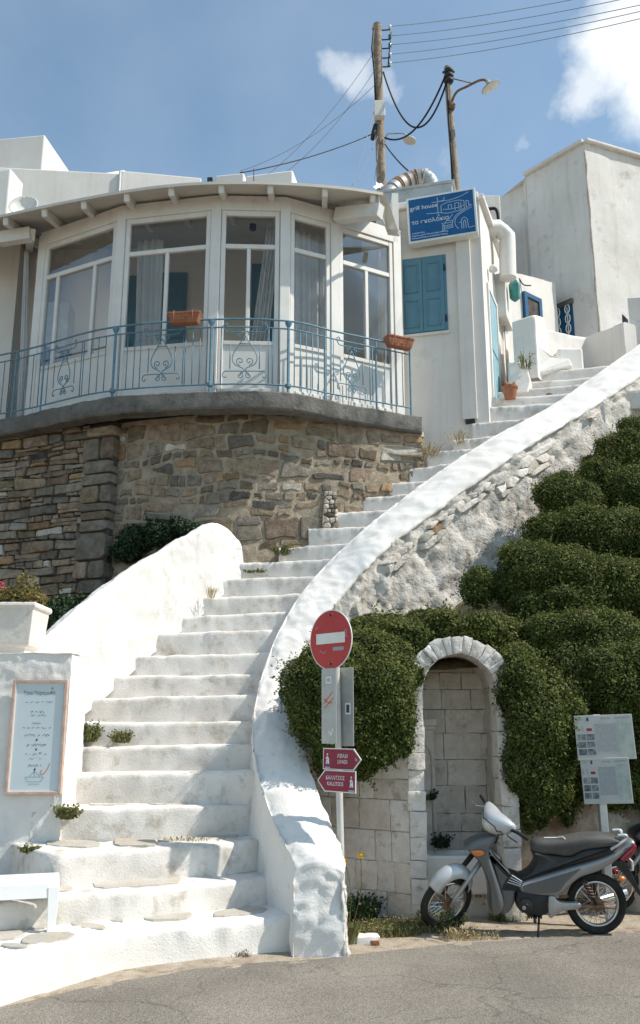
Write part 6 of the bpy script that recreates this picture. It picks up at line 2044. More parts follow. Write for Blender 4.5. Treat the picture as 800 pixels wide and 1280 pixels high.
def arrow_sign(cx, cy, hw_px, hh_px, right, l1, l2, small, D, label):
    yaw = 44
    F = facing(cx, cy, D, yaw, 2)
    w = hw_px / FOC * D / math.cos(R(yaw)); h = hh_px / FOC * D
    tip = h * .95
    def shape(s, d0, d1):
        ww, hh = w - s, h - s
        pts_ = [(-ww, -hh), (ww - tip, -hh), (ww - s * .3, 0), (ww - tip, hh), (-ww, hh)]
        if not right: pts_ = [(-x, y) for x, y in pts_][::-1]
        return MB().prism([F @ Vector((x, y, d0)) for x, y in pts_], (F.to_3x3() @ Vector((0, 0, d1 - d0))))
    a_ = obj('arrow_plate', shape(0, -.004, .003), M['sign_white'], sp); tag(a_, label)
    obj('maroon_face', shape(.009, .003, .0045), M['sign_maroon'], a_)
    sx = 1 if right else -1
    lettering('lettering', l1, h * .50, F, -.0 + sx * .01, h * .28, M['ink_white'], a_, sx=.86, off=.0056)
    lettering('lettering', l2, h * .50, F, -.0 + sx * .01, -h * .26, M['ink_white'], a_, sx=.86, off=.0056)
    # walking figure
    fx = -w * .76 if right else w * .78
    s = h * .9
    strokes('walker', [[(fx, .30 * s), (fx - .02 * s, -.05 * s), (fx + .16 * s, -.55 * s)], [(fx - .02 * s, -.05 * s), (fx - .16 * s, -.55 * s)], [(fx, .22 * s), (fx - .18 * s, -.02 * s)], [(fx, .22 * s), (fx + .18 * s, .05 * s), (fx + .22 * s, -.5 * s)]], .011, F, M['ink_white'], a_, .0056)
    obj('walker_head', MB().lathe([(0, .0056), (.10 * s, .0056)], 10, F @ Matrix.Translation((fx + .02 * s, .46 * s, 0)), cap=False), M['ink_white'], a_)
    if right: lettering('number', small, h * .42, F, w * .74, .0, M['ink_white'], a_, sx=.9, off=.0056)
    strokes('fine_print', [[(fx - .03, -h * .8), (fx + .035, -h * .8)]], .010, F, M['ink_dim'], a_, .0056)
    return a_


arrow_sign(427.5, 949, 22.5, 12.6, True, 'ΛΙΒΑΔΙ', 'LIVADI', '1a', 7.93, 'maroon arrow plate pointing right')
arrow_sign(420.5, 976.5, 22.5, 12.6, False, 'ΚΑΛΛΙΤΣΟΣ', 'KALLITSOS', '', 7.93, 'maroon arrow plate pointing left')

# ================================================================== information boards
bp = at_z(756, 1095, 0); bp = Vector((at(755, 1030, 8.62).x, 8.62, 0))
ib = empty('information_boards', bp, 'two pale printed information boards on one grey post before the shrubs', 'notice board', kind='thing')
mb = MB(); mb.bx(bp.x - .036, bp.x + .036, 8.60, 8.67, 0, at(750, 893, 8.6).z); obj('post', mb, M['plate_grey'], ib, bevel=.006)
for (cx, cy, hw, hh, yaw, tl) in [(756, 921.5, 34.5, 26.5, 8, 1.2), (758, 976, 28, 26.5, 12, -1.5)]:
    xx = Vector((math.cos(R(yaw)), -math.sin(R(yaw)), .035)); F = frame_mat(at(cx, cy, 8.56), xx, (0, 0, 1))
    w, h = hw / FOC * 8.4 / math.cos(R(yaw)), hh / FOC * 8.5
    b_ = obj('board', MB().bx(-w, w, -h, h, -.012, .006, F), M['board'], ib, bevel=.004)
    obj('text_block', MB().bx(-w * .30, w * .42, -h * .62, h * .62, .006, .0075, F), M['board_text'], b_)
    obj('map_print', MB().bx(w * .47, w * .95, -h * .82, h * .72, .006, .0075, F), M['board_map'], b_)
    for r_ in range(3):
        for c_ in range(2):
            x0 = -w * .94 + c_ * w * .31; y0 = h * .16 - r_ * h * .33
            obj('photo_print', MB().bx(x0, x0 + w * .28, y0 - h * .27, y0, .006, .0075, F), M['board_photo'], b_)
    strokes('header_print', [[(-w * .9, h * .82), (-w * .72, h * .82)], [(-w * .1, h * .84), (w * .25, h * .84)], [(w * .4, h * .84), (w * .9, h * .86)]], .014, F, M['board_text'], b_, .0075)
    obj('emblem', MB().bx(-w * .58, -w * .5, h * .74, h * .9, .006, .0075, F), M['ink_dark'], b_)
    strokes('key_print', [[(-w * .92, h * .28), (-w * .92, h * .55)], [(-w * .74, h * .28), (-w * .74, h * .55)]], .012, F, M['board_text'], b_, .0075)
    obj('logo', MB().bx(-w * .6, -w * .42, h * .30, h * .42, .006, .0075, F), M['sign_maroon'], b_)

# ================================================================== menu board on the pier
F = frame_mat(at(46.5, 920.5, PY - .045), (1, 0, .004), (0, 0, 1))
w, h = 34 / FOC * 8.25, 68 / FOC * 8.3
mbd = empty('menu_board', tuple(F.translation), 'tall framed menu board on the white pier', 'menu board', kind='thing')
t = .028
for (x0, x1, y0, y1) in ((-w, -w + t, -h, h), (w - t, w, -h, h), (-w + t, w - t, h - t, h), (-w + t, w - t, -h, -h + t)):
    obj('frame_rail', MB().bx(x0, x1, y0, y1, -.03, .022, F), M['wood_frame'], mbd, bevel=.004)
obj('paper', MB().bx(-w + t, w - t, -h + t, h - t, -.03, .004, F), M['menu_paper'], mbd)
obj('inner_bead', MB().bx(-w + t, -w + t + .006, -h + t, h - t, .004, .014, F).bx(-w + t, w - t, h - t - .006, h - t, .004, .0138, F).bx(-w + t, w - t, -h + t, -h + t + .006, .004, .0138, F), M['planter'], mbd)
lettering('lettering', 'Στου Παραμυθά', .048, F, -.005, h * .76, M['ink_dark'], mbd, sx=.82, off=.006)
rgm = random.Random(17)
pls = []
for (yy, x0, x1, s) in ((.60, -.13, .13, .006), (.43, -.075, .08, .013), (.37, -.07, .07, .007), (.23, -.055, .05, .013), (.15, -.14, .13, .008), (.02, -.12, .12, .014), (-.15, -.09, .09, .013), (-.30, -.10, .10, .013), (-.38, -.06, .06, .007), (-.50, -.06, .06, .012)):
    x = x0; pl_ = []
    while x < x1:
        if rgm.random() < .14 and len(pl_) > 1: pls.append(pl_); pl_ = []; x += .012
        pl_.append((x, yy * h + rgm.uniform(-s, s))); x += .0075
    if len(pl_) > 1: pls.append(pl_)
tag(strokes('handwriting', pls, .0036, F, M['ink_dark'], mbd, .006), kind='stuff')
strokes('heart_mark', [[(-.006, yy * h), (0, yy * h - .014), (.006, yy * h), (-.006, yy * h)] for yy in (-.05, -.215, -.56)], .008, F, M['ink_dark'], mbd, .006)
strokes('paper_boat', [[(-.06, -.78 * h), (.06, -.78 * h), (.085, -.70 * h), (-.085, -.70 * h), (-.06, -.78 * h)], [(0, -.70 * h), (0, -.60 * h), (-.045, -.69 * h)], [(0, -.6 * h), (.05, -.69 * h)], [(-.05, -.82 * h), (.05, -.82 * h)]], .004, F, M['ink_teal'], mbd, .006)
strokes('swash', [[(.07, -.58 * h), (.05, -.62 * h), (.06, -.66 * h), (.09, -.64 * h), (.12, -.55 * h), (.135, -.47 * h)]], .007, F, M['ink_red'], mbd, .006)
strokes('flower_mark', [[(.10, .83 * h), (.125, .86 * h)], [(.10, .86 * h), (.125, .83 * h)], [(.112, .815 * h), (.112, .875 * h)]], .006, F, M['ink_yellow'], mbd, .006)

# ================================================================== planter on the pier
pc = at(28, 812, PY + .28); pc.z = pt + .0
plt_ = empty('planter', pc, 'square pale cast planter on the white pier', 'planter', kind='thing')
rr = []
cx0 = at(18, 780, PY + .25).x
for (hw, z) in ((.175, 0.0), (.175, .05), (.21, .07), (.225, .11), (.25, .40), (.25, .43), (.27, .435), (.275, .46), (.27, .49), (.24, .49), (.23, .40)):
    rr.append([(cx0 - hw, pc.y - hw, pc.z + z), (cx0 + hw, pc.y - hw, pc.z + z), (cx0 + hw, pc.y + hw, pc.z + z), (cx0 - hw, pc.y + hw, pc.z + z)])
mb = MB(); mb.add([p for r_ in rr for p in r_], [(3, 2, 1, 0)] + [(k * 4 + i, k * 4 + (i + 1) % 4, k * 4 + 4 + (i + 1) % 4, k * 4 + 4 + i) for k in range(len(rr) - 1) for i in range(4)])
obj('pot', mb, M['planter'], plt_, bevel=.012, segs=3)
obj('soil', MB().bx(cx0 - .232, cx0 + .232, pc.y - .232, pc.y + .232, pc.z + .38, pc.z + .44), M['earth'], plt_)
rgk = np.random.default_rng(5)
cc_ = np.array([cx0, pc.y, pc.z + .5])


def cloud(n, cen, rad, m, name, size, label, cat, seed):
    r_ = np.random.default_rng(seed)
    d = r_.normal(0, 1, (n, 3)); d /= np.linalg.norm(d, axis=1)[:, None]
    p = np.array(cen) + d * np.array(rad) * (r_.random(n)[:, None] ** .4)
    return p, d


pp = []; dd = []
for (ox, oz, rx, rz, n) in ((0, .05, .28, .10, 1500), (.10, .16, .11, .16, 700), (-.12, .08, .14, .10, 700), (.20, .06, .10, .08, 500)):
    p, d = cloud(n, cc_ + np.array([ox, -.05, oz]), (rx, .24, rz), None, '', 0, '', '', int(n + ox * 100)); pp.append(p); dd.append(d)
P = np.concatenate(pp); Dn = np.concatenate(dd)
pe = empty('potted_plant', Vector(cc_) - Vector((0, 0, .1)), 'rust and olive leafed flowering plant in the cast planter', 'plant', kind='thing')
bb = np.array(tuple(WLOC[pe.name]))
sel = rgk.random(len(P)) < .42
o = obj('foliage', leaves_mesh('foliage', P[sel] - bb, Dn[sel], .035, .5, .9, rgk), M['leaf_dry'], pe); tag(o, kind='stuff')
o = obj('green_foliage', leaves_mesh('green_foliage', P[~sel] - bb, Dn[~sel], .03, .5, .9, rgk), M['leaf_grass'], pe); tag(o, kind='stuff')
p, d = cloud(160, cc_ + np.array([-.16, -.1, .14]), (.08, .1, .08), None, '', 0, '', '', 3)
o = obj('pink_flowers', leaves_mesh('pink_flowers', p - bb, d, .03, .9, .9, rgk), M['petal_red'], pe); tag(o, kind='stuff')
mb = MB()
for k in range(14):
    a = Vector((cx0 + rgk.uniform(-.2, .2), pc.y + rgk.uniform(-.2, .1), pc.z + .42)); mb.tube([a, a + Vector((rgk.uniform(-.06, .06), rgk.uniform(-.06, .06), rgk.uniform(.1, .28)))], .004, 5)
o = obj('stems', mb, M['twig'], pe); tag(o, kind='stuff')

# ================================================================== bench at the foot of the steps
fb = at_z(61, 1165, Z0)
ben = empty('bench', (fb.x - .6, fb.y + .1, Z0), 'white slatted wooden bench on the landing', 'bench', kind='thing')
sh = at(67, 1102, fb.y).z
bd = Vector((-1, -.30, 0)).normalized(); bs = Vector((.30, -1, 0)).normalized() * -1      # along, depth (away)
o0 = Vector((fb.x + .045, fb.y - .03, 0))
Fb = Matrix((bd, bs, Vector((0, 0, 1)))).transposed().to_4x4(); Fb.translation = o0
for k in range(5):
    obj('slat', MB().bx(-.02, 1.6, .02 + k * .095, .02 + k * .095 + .08, sh - .028, sh, Fb), M['bench'], ben, bevel=.004)
obj('apron', MB().bx(-.015, 1.6, -.004, .022, sh - .11, sh - .005, Fb), M['bench'], ben, bevel=.003)
obj('apron', MB().bx(-.015, 1.6, .475, .50, sh - .11, sh - .03, Fb), M['bench'], ben, bevel=.003)
obj('end_rail', MB().bx(-.018, .006, .022, .475, sh - .11, sh - .03, Fb), M['bench'], ben, bevel=.003)
for (x, y) in ((0, 0), (0, .44), (1.5, 0), (1.5, .44)):
    mb = MB(); a, b = .030, .042
    vs = [Fb @ Vector((x + dx * s + .02, y + .03 + dy * s, z)) for z, s in ((Z0 - .005, a), (sh - .03, b)) for dx, dy in ((-1, -1), (1, -1), (1, 1), (-1, 1))]
    mb.add(vs, [(3, 2, 1, 0), (4, 5, 6, 7)] + [(i, (i + 1) % 4, 4 + (i + 1) % 4, 4 + i) for i in range(4)])
    obj('leg', mb, M['bench'], ben, bevel=.004)

# ================================================================== scooters
def pillow(profile, hw, n_layers=5, edge=.25, inset=.018, dy=0.0, taper=None):
    """rounded body from a side profile (u forward, z up): layers across y shrink towards both faces"""
    P = [Vector((p[0], p[1])) for p in profile]; n = len(P)
    area = sum(P[i].x * P[(i + 1) % n].y - P[(i + 1) % n].x * P[i].y for i in range(n))
    if area < 0: P = P[::-1]
    nr = []
    for i in range(n):
        a = (P[i] - P[i - 1]); b = (P[(i + 1) % n] - P[i])
        m_ = Vector((a.y, -a.x)).normalized() + Vector((b.y, -b.x)).normalized()
        nr.append(m_.normalized() if m_.length > 1e-6 else Vector((0, 0)))
    ts = [-1, -.92, -.7, -.3, .3, .7, .92, 1]
    ins = [inset, inset * .45, inset * .12, 0, 0, inset * .12, inset * .45, inset]
    mb = MB(); vs = []
    for t, s in zip(ts, ins):
        for i in range(n):
            h_ = hw if taper is None else hw * taper(P[i].x, P[i].y)
            q = P[i] - nr[i] * s
            vs.append((q.x, dy + t * h_, q.y))
    k = len(ts)
    fs = [tuple(range(n)), tuple((k - 1) * n + i for i in range(n))[::-1]]
    for r_ in range(k - 1):
        for i in range(n):
            fs.append((r_ * n + i, (r_ + 1) * n + i, (r_ + 1) * n + (i + 1) % n, r_ * n + (i + 1) % n))
    mb.add(vs, fs)
    return mb


def smooth_closed(pts_, k=3):
    P = [Vector((p[0], p[1], 0)) for p in pts_]; n = len(P); out = []
    for i in range(n):
        p0, p1, p2, p3 = P[i - 1], P[i], P[(i + 1) % n], P[(i + 2) % n]
        for j in range(k):
            u = j / k
            q = 0.5 * ((2 * p1) + (p2 - p0) * u + (2 * p0 - 5 * p1 + 4 * p2 - p3) * u * u + (3 * p1 - p0 - 3 * p2 + p3) * u ** 3)
            out.append((q.x, q.y))
    return out


def wheel(mbname, c, Rw, tr, T, parent, spokes=18, steer=None):
    """tyre, rim, spokes, hub in local coordinates; wheel in the u-z plane at c"""
    X = T if steer is None else T @ steer
    def ring(Rm, r_, n=44, k=10, sq=1.0):
        mb = MB(); vs = []
        for i in range(n):
            a = 2 * math.pi * i / n
            for j in range(k):
                b = 2 * math.pi * j / k
                rr_ = Rm + r_ * math.cos(b); vs.append((c[0] + rr_ * math.cos(a), c[1] + r_ * sq * math.sin(b), c[2] + rr_ * math.sin(a)))
        fs = [(i * k + j, ((i + 1) % n) * k + j, ((i + 1) % n) * k + (j + 1) % k, i * k + (j + 1) % k) for i in range(n) for j in range(k)]
        return mb.add(vs, fs)
    w_ = obj('wheel', ring(Rw - tr, tr, sq=.95).xf(X), M['rubber'], parent, smooth=True)
    obj('rim', ring(Rw - 2 * tr - .004, .015, sq=1.5).xf(X), M['chrome'], w_, smooth=True)
    mb = MB()
    Ri = Rw - 2 * tr - .01
    for i in range(spokes * 2):
        a = 2 * math.pi * i / (spokes * 2); b = a + (.42 if i % 2 else -.42); sd = .03 if i % 4 < 2 else -.03
        mb.tube([(c[0] + .045 * math.cos(b), c[1] + sd, c[2] + .045 * math.sin(b)), (c[0] + Ri * math.cos(a), c[1], c[2] + Ri * math.sin(a))], .0022, 4, cap=False)
    o = obj('spokes', mb.xf(X), M['chrome'], w_); tag(o, kind='stuff')
    mb = MB(); mb.lathe([(.0, -.06), (.022, -.06), (.022, -.045), (.058, -.04), (.058, .04), (.022, .045), (.022, .06), (.0, .06)], 20, Matrix.Translation(c) @ Matrix.Rotation(R(90), 4, 'X'), cap=False)
    obj('hub', mb.xf(X), M['m_rust'], w_, smooth=True, angle=40)
    return w_


def scooter(loc, heading, lean, steer_deg, label, mats, full=True):
    """u axis forward; y axis to the scooter's left"""
    sc_ = empty('scooter', loc, label, 'scooter', 'scooters parked on the verge', kind='thing')
    h_ = Vector(heading); h_.z = 0; h_.normalize()
    left = Vector((-h_.y, h_.x, 0))
    T = Matrix((h_, left, Vector((0, 0, 1)))).transposed().to_4x4(); T.translation = Vector(loc)
    T = T @ Matrix.Rotation(R(-lean), 4, 'X')
    S = 376.0
    def Z(x, y): return ((645 - x) / S, (505 - y) / S)
    def prof(pts_): return [Z(*p) for p in pts_]
    Rw = .262
    wheel('w', (0, 0, Rw), Rw, .036, T, sc_)
    # steering axis: head at (318,185), fork down to front axle
    fa = Z(150, 402); fa = (fa[0], Rw - .005)
    hd = Z(322, 178)
    axis = Vector((hd[0] - fa[0], 0, hd[1] - fa[1])).normalized()
    piv = Vector((hd[0], 0, hd[1]))
    SM = Matrix.Translation(piv) @ Matrix.Rotation(R(steer_deg), 4, axis) @ Matrix.Translation(-piv)
    wheel('w', (fa[0], 0, fa[1]), Rw, .034, T, sc_, steer=SM)
    TS = T @ SM
    g, sv, pl_, bk = mats['shield'], mats['body'], mats['cowl'], M['m_black']
    # forks
    for s in (-1, 1):
        mb = MB(); mb.tube([(fa[0], s * .075, fa[1]), (fa[0] - .05 + .0, s * .075, fa[1] + .10), (fa[0] + (hd[0] - fa[0]) * .70, s * .060, fa[1] + (hd[1] - fa[1]) * .70)], [.016, .021, .024], 10)
        obj('fork', mb.xf(TS), M['alloy'] if s > 0 else M['m_black'], sc_, smooth=True)
    # front mudguard: arched shell round the wheel
    mb = MB(); rows = []
    for i in range(22):
        a = R(48 + 104 * i / 21)
        row = []
        for j in range(11):
            t_ = -1 + 2 * j / 10
            rad = Rw + .022 + (.085 * math.sin(math.pi * (i / 21) ** 1.1)) - .085 * abs(t_) ** 2.6
            wdt = .062 + .02 * math.sin(math.pi * i / 21)
            row.append(Vector((fa[0] + rad * math.cos(a) * (1 if True else 1), t_ * wdt, fa[1] + rad * math.sin(a))))
        rows.append(row)
    mb.grid(rows); obj('front_mudguard', mb.xf(TS), pl_, sc_, smooth=True, solid=.004)
    # leg shield and nose
    mb = pillow(smooth_closed(prof([(214, 222), (240, 200), (275, 188), (322, 180), (316, 205), (296, 236), (312, 300), (330, 360), (338, 404), (322, 432), (292, 430), (288, 350), (268, 285), (240, 250)])), .150, inset=.028, taper=lambda u, z: .60 + .40 * min(max((.95 - z) / .45, 0), 1)); obj('leg_shield', mb.xf(T), g, sc_, smooth=True, angle=60)
    # side fairing linking shield and body
    mb = pillow(smooth_closed(prof([(296, 238), (315, 262), (352, 300), (390, 325), (400, 345), (378, 360), (372, 398), (352, 430), (322, 432), (326, 380), (310, 310)])), .115, inset=.03); obj('centre_cover', mb.xf(T), g, sc_, smooth=True, angle=60)
    for k in range(7):
        a = Z(364 - k * 5, 307 + k * 7.5); b = Z(397 - k * 2, 327 + k * 5.0)
        mb = MB(); mb.tube([(a[0], .118, a[1]), (b[0], .118, b[1])], .0045, 5); obj('vent_louvre', mb.xf(T), M['m_pale'] if k < 4 else bk, sc_)
    mb = pillow(smooth_closed(prof([(356, 308), (396, 322), (388, 348), (330, 356)])), .117, inset=.004); obj('vent_recess', mb.xf(T), bk, sc_, smooth=True, angle=50)
    # body side panel
    mb = pillow(smooth_closed(prof([(388, 334), (430, 318), (500, 298), (560, 280), (625, 262), (675, 245), (722, 222), (750, 200), (770, 198), (776, 212), (750, 232), (715, 262), (655, 296), (590, 318), (545, 352), (520, 372), (480, 376), (430, 372), (392, 362)])), .118, inset=.035, taper=lambda u, z: .68 + .32 * min(max((u + .25) / .5, 0), 1)); obj('body_panel', mb.xf(T), sv, sc_, smooth=True, angle=60)
    mb = pillow(smooth_closed(prof([(470, 318), (530, 300), (590, 284), (575, 300), (540, 330), (515, 360), (470, 366), (410, 362), (400, 340)])), .1225, inset=.006); obj('body_inset', mb.xf(T), g, sc_, smooth=True, angle=60)
    # seat
    mb = pillow(smooth_closed(prof([(436, 224), (450, 203), (500, 198), (550, 194), (600, 184), (650, 181), (700, 183), (726, 196), (716, 214), (660, 222), (600, 232), (560, 250), (500, 246), (450, 244)])), .115, inset=.04, taper=lambda u, z: .8 + .2 * min(max((.55 - u) / .3, 0), 1)); obj('seat', mb.xf(T), M['m_seat'], sc_, smooth=True, angle=60)
    mb = pillow(smooth_closed(prof([(440, 236), (500, 244), (562, 246), (604, 226), (680, 216), (722, 206), (700, 236), (640, 256), (560, 278), (470, 302), (396, 332), (384, 322), (424, 300), (446, 268)])), .108, inset=.02); obj('seat_base', mb.xf(T), M['m_seat_side'], sc_, smooth=True, angle=60)
    mb = MB()
    a, b, c_ = Z(480, 197), Z(520, 196), Z(566, 214)
    mb.tube([(a[0], .02, a[1] + .004), (b[0], .03, b[1] + .005), (Z(540, 190)[0], .05, Z(540, 190)[1] + .002), (c_[0], .10, c_[1] + .004)], .005, 5); obj('seat_tear', mb.xf(T), M['ink_white'], sc_)
    # grab rail
    pth = []
    for s in (1, -1):
        seq = [Z(690, 224), Z(722, 205), Z(744, 190), Z(742, 180), Z(716, 181)]
        seq = seq if s > 0 else seq[::-1]
        pth += [(q[0], s * (.10 if k_ in (0, 1) else .085), q[1]) for k_, q in enumerate(seq if s > 0 else seq)]
    mb = MB(); mb.tube(cr(pth[:5], 24), .014, 8); mb2 = MB(); mb2.tube(cr(pth[5:], 24), .014, 8)
    obj('grab_rail', mb.xf(T), M['m_pale'], sc_, smooth=True); obj('grab_rail', mb2.xf(T), M['m_pale'], sc_, smooth=True)
    q = Z(730, 181); mb = MB(); mb.tube([(q[0] - .025, -.085, q[1] - .01), (q[0] - .025, .085, q[1] - .01)], .014, 8); obj('grab_rail', mb.xf(T), M['m_pale'], sc_, smooth=True)
    # tail light
    mb = pillow(smooth_closed(prof([(722, 256), (740, 234), (772, 212), (780, 218), (770, 240), (745, 264), (728, 266)])), .085, inset=.02); obj('tail_light', mb.xf(T), M['lens_red'], sc_, smooth=True, angle=60)
    # rear mudguard
    mb = pillow(smooth_closed(prof([(700, 268), (735, 262), (752, 285), (772, 330), (790, 372), (782, 376), (752, 330), (728, 300)])), .062, inset=.006); obj('rear_mudguard', mb.xf(T), bk, sc_, smooth=True, angle=50)
    q = Z(762, 272); mb = MB(); mb.bx(q[0] - .01, q[0] + .005, -.07, .07, q[1] - .06, q[1] + .02); obj('number_plate', mb.xf(T), M['sign_white'], sc_, bevel=.004)
    for s in (-1, 1):
        q = Z(722, 316); mb = MB(); mb.lathe([(.0, -.03), (.022, -.02), (.024, .02), (.0, .03)], 12, Matrix.Translation((q[0], s * .10, q[1])) @ Matrix.Rotation(R(90), 4, 'Y'), cap=False); obj('rear_indicator', mb.xf(T), M['lens_amber'] if s > 0 else M['lens_red'], sc_, smooth=True)
    # engine
    mb = pillow(smooth_closed(prof([(380, 362), (402, 352), (440, 366), (486, 372), (488, 420), (462, 440), (420, 436), (388, 424), (376, 396)])), .10, inset=.02); obj('engine', mb.xf(T), bk, sc_, smooth=True, angle=50)
    q = Z(408, 404); mb = MB(); mb.lathe([(.062, .0), (.062, .018), (.05, .026), (.022, .028), (.018, .036), (.0, .036)], 24, Matrix.Translation((q[0], .098, q[1])) @ Matrix.Rotation(R(-90), 4, 'X'), cap=False); obj('engine_cover', mb.xf(T), bk, sc_, smooth=True, angle=40)
    q = Z(400, 408); mb = MB(); mb.lathe([(.016, 0), (.016, .012), (.0, .012)], 14, Matrix.Translation((q[0], .13, q[1])) @ Matrix.Rotation(R(-90), 4, 'X'), cap=False); obj('cover_bolt', mb.xf(T), M['alloy'], sc_)
    mb = MB()
    for k in range(6): q = Z(420 + k * 8, 440); mb.bx(q[0] - .006, q[0] + .006, -.06, .06, q[1] - .03, q[1] + .04)
    o = obj('cooling_fins', mb.xf(T), bk, sc_); tag(o, kind='stuff')
    # swing arm / chain case
    mb = pillow(smooth_closed(prof([(482, 378), (500, 374), (520, 392), (584, 394), (580, 412), (530, 420), (500, 436), (482, 440)])), .03, dy=.085, inset=.01); obj('chain_case', mb.xf(T), M['alloy'], sc_, smooth=True, angle=50)
    for s in (-1, 1):
        a, b = Z(500, 410), Z(735, 412); mb = MB(); mb.tube([(a[0], s * .085, a[1]), (0, s * .085, Rw), (b[0] + .1, s * .085, Rw - .005)], [.022, .02, .014], 8); obj('swing_arm', mb.xf(T), M['m_rust'], sc_, smooth=True)
        a, b = Z(600, 330), (0.02, Rw + .02); mb = MB(); mb.tube([(a[0], s * .095, a[1] + .02), (b[0], s * .095, b[1])], .014, 8)
        sh_ = obj('shock_absorber', mb.xf(T), bk, sc_, smooth=True)
        mb = MB()
        hx = [(a[0] + (b[0] - a[0]) * t_ + .024 * math.cos(t_ * 50), s * .095 + .024 * math.sin(t_ * 50), a[1] + .02 + (b[1] - a[1] - .02) * t_) for t_ in np.linspace(.05, .75, 90)]
        mb.tube(hx, .005, 5); obj('spring', mb.xf(T), M['m_rust'], sh_, smooth=True)
    # exhaust on the far side
    a, b, c_ = Z(400, 440), Z(520, 455), Z(760, 385); mb = MB(); mb.tube([(a[0], -.05, a[1]), (b[0], -.11, b[1]), (b[0] - .12, -.13, b[1] + .03), (c_[0], -.13, c_[1])], [.016, .018, .045, .042], 12); obj('exhaust', mb.xf(T), M['chrome'], sc_, smooth=True)
    a, b = Z(600, 392), Z(690, 380)
    mb = MB(); mb.tube([(Z(560, 385)[0], .0, Z(560, 385)[1]), (Z(520, 376)[0], .09, Z(520, 376)[1])], .012, 6); obj('foot_peg', mb.xf(T), M['m_rust'], sc_)
    q = Z(440, 446); mb = MB(); mb.tube([(q[0], .02, q[1]), (q[0] + .02, .16, q[1] - .005)], .014, 8); obj('foot_peg', mb.xf(T), M['rubber'], sc_, smooth=True)
    # side stand, long enough to reach the ground on the leaning side
    q = Z(452, 440); q2 = Z(440, 512)
    low_ = (T.inverted() @ Vector((0, 0, 0))).z
    foot = T @ Vector((q2[0], .17, 0)); foot.z = loc[2] + .006
    mb = MB(); mb.tube([T @ Vector((q[0], .07, q[1])), foot], .010, 8); obj('side_stand', mb, bk, sc_, smooth=True)
    # steering head, handlebar cowl, lamp, grips
    mb = MB(); mb.tube([(hd[0] + .015, 0, hd[1] - .10), (hd[0] - .02, 0, hd[1] + .06)], .035, 12); obj('steering_stem', mb.xf(TS), bk, sc_, smooth=True)
    cz = hd[1] + .12; cu = hd[0] + .02
    mb = MB(); rows = []
    for i in range(15):
        t_ = -1 + 2 * i / 14; yy = t_ * .20
        k_ = (1 - abs(t_) ** 2.2)
        hh = .034 + .066 * k_; dp = .035 + .075 * k_; zc = cz + .010 - .03 * k_ + .012 * abs(t_); uc = cu - .055 * abs(t_) ** 1.5
        row = []
        for j in range(16):
            b = 2 * math.pi * j / 16
            ce, se = math.cos(b), math.sin(b)
            row.append(Vector((uc + dp * (abs(ce) ** .8) * (1 if ce > 0 else -.75), yy, zc + hh * (abs(se) ** .8) * (1 if se > 0 else -1))) if True else None)
        for j in range(16):
            ce = math.cos(2 * math.pi * j / 16); row[j] = Vector((uc + dp * (abs(ce) ** .8) * (1 if ce > 0 else -.75), yy, row[j].z))
        rows.append(row + [row[0]])
    mb.grid(rows); mb.f.append(tuple(range(16))); mb.f.append(tuple(14 * 17 + j for j in range(16)))
    cw = obj('handlebar_cowl', mb.xf(TS), pl_, sc_, smooth=True)
    mb = MB(); rows = []
    for i in range(9):
        r_ = i / 8
        row = []
        for j in range(21):
            b = 2 * math.pi * j / 20
            yy = .082 * r_ * math.cos(b); zz = .058 * r_ * math.sin(b) * (1.15 if math.sin(b) < 0 else .85)
            kk = 1 - abs(yy / .2) ** 2.2
            row.append(Vector((cu - .055 * abs(yy / .2) ** 1.5 + (.035 + .075 * kk) * math.sqrt(max(0, 1 - (zz / .115) ** 2)) + .010 - .012 * r_ ** 4, yy, cz - .022 + zz)))
        rows.append(row)
    mb.grid(rows); obj('headlamp', mb.xf(TS), M['lens_clear'], cw, smooth=True)
    sq = []
    for (yy, zz) in [(-.16, .03), (-.12, .055), (-.06, .045), (-.03, .03), (.0, .045), (.05, .035), (.10, .02), (.12, -.02), (.15, -.01), (.16, -.035), (.12, -.05)]:
        kk = 1 - abs(yy / .2) ** 2.2; hh = .034 + .066 * kk
        zr = min(max(zz / hh, -.95), .95)
        sq.append((cu - .055 * abs(yy / .2) ** 1.5 + (.035 + .075 * kk) * (1 - abs(zr) ** 2.5) ** .4 + .004, yy, cz - .012 + zz))
    mb = MB(); mb.tube(sq, .0042, 5); obj('graphic_line', mb.xf(TS), bk, cw, smooth=True)
    for s in (-1, 1):
        a = (cu - .03, s * .19, cz + .01); b = (cu - .085, s * .36, cz + .015)
        mb = MB(); mb.tube([a, ((a[0] + b[0]) / 2 - .005, s * .25, cz + .014), b], [.013, .017, .017], 10); obj('grip', mb.xf(TS), M['rubber'], sc_, smooth=True)
        mb = MB(); mb.tube(cr([(cu - .02, s * .20, cz + .012), (cu + .045, s * .25, cz + .01), (cu + .02, s * .36, cz + .005)], 14), .006, 6); obj('brake_lever', mb.xf(TS), M['chrome'] if s < 0 else bk, sc_, smooth=True)
    # front indicators on the leg shield
    for s in (-1, 1):
        q = Z(256, 237); mb = pillow(smooth_closed([(q[0] - .055, q[1] - .0), (q[0] - .02, q[1] + .024), (q[0] + .06, q[1] + .016), (q[0] + .035, q[1] - .018), (q[0] - .01, q[1] - .026)]), .014, dy=s * .126, inset=.004)
        obj('front_indicator', mb.xf(T), M['lens_amber'], sc_, smooth=True, angle=60)
    return sc_


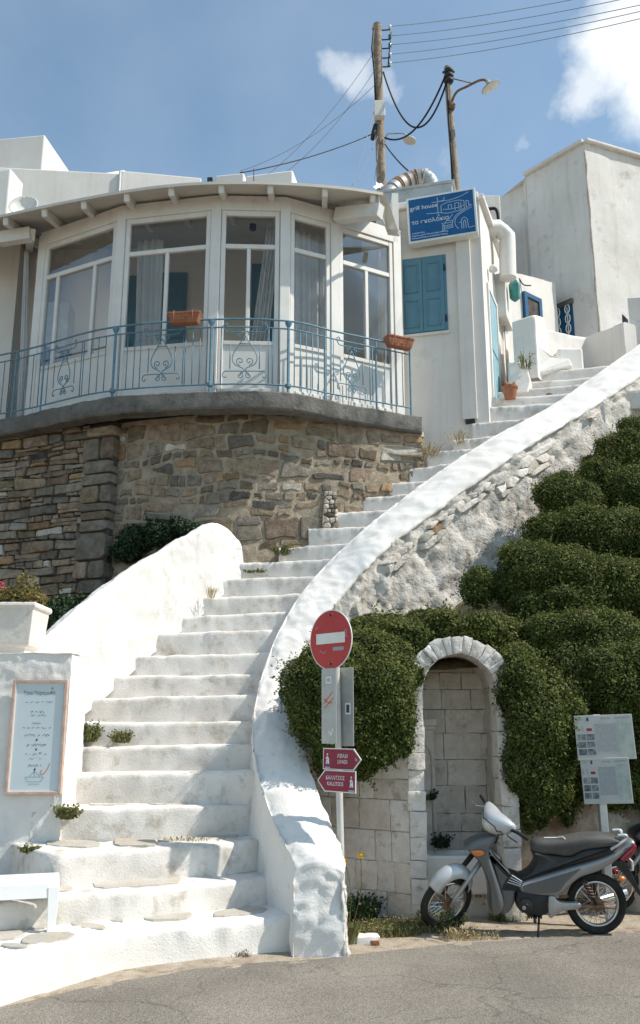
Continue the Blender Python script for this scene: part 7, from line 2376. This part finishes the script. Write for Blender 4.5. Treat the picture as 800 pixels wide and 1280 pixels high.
g1, g2 = at_z(747, 1168, 0), at_z(556, 1165, 0)
scooter(Vector((g1.x, g1.y, .0)), Vector((g2.x - g1.x, g2.y - g1.y, 0)), 7, 34, 'silver grey scooter with worn black seat parked before the arch',
        {'shield': M['m_grey'], 'body': M['m_silver'], 'cowl': M['m_pale']})
M['m_dark_body'] = mat('dark_scooter_paint', (.035, .037, .04), (.05, .052, .055), .4, 3, metal=.4, spec=.5, coat=.3)
g3 = at_z(935, 1140, 0)
scooter(Vector((g3.x, g3.y, .0)), Vector((-1, -.03, 0)), 7, 12, 'dark scooter parked just behind the tail of the silver one',
        {'shield': M['m_dark_body'], 'body': M['m_dark_body'], 'cowl': M['m_dark_body']})
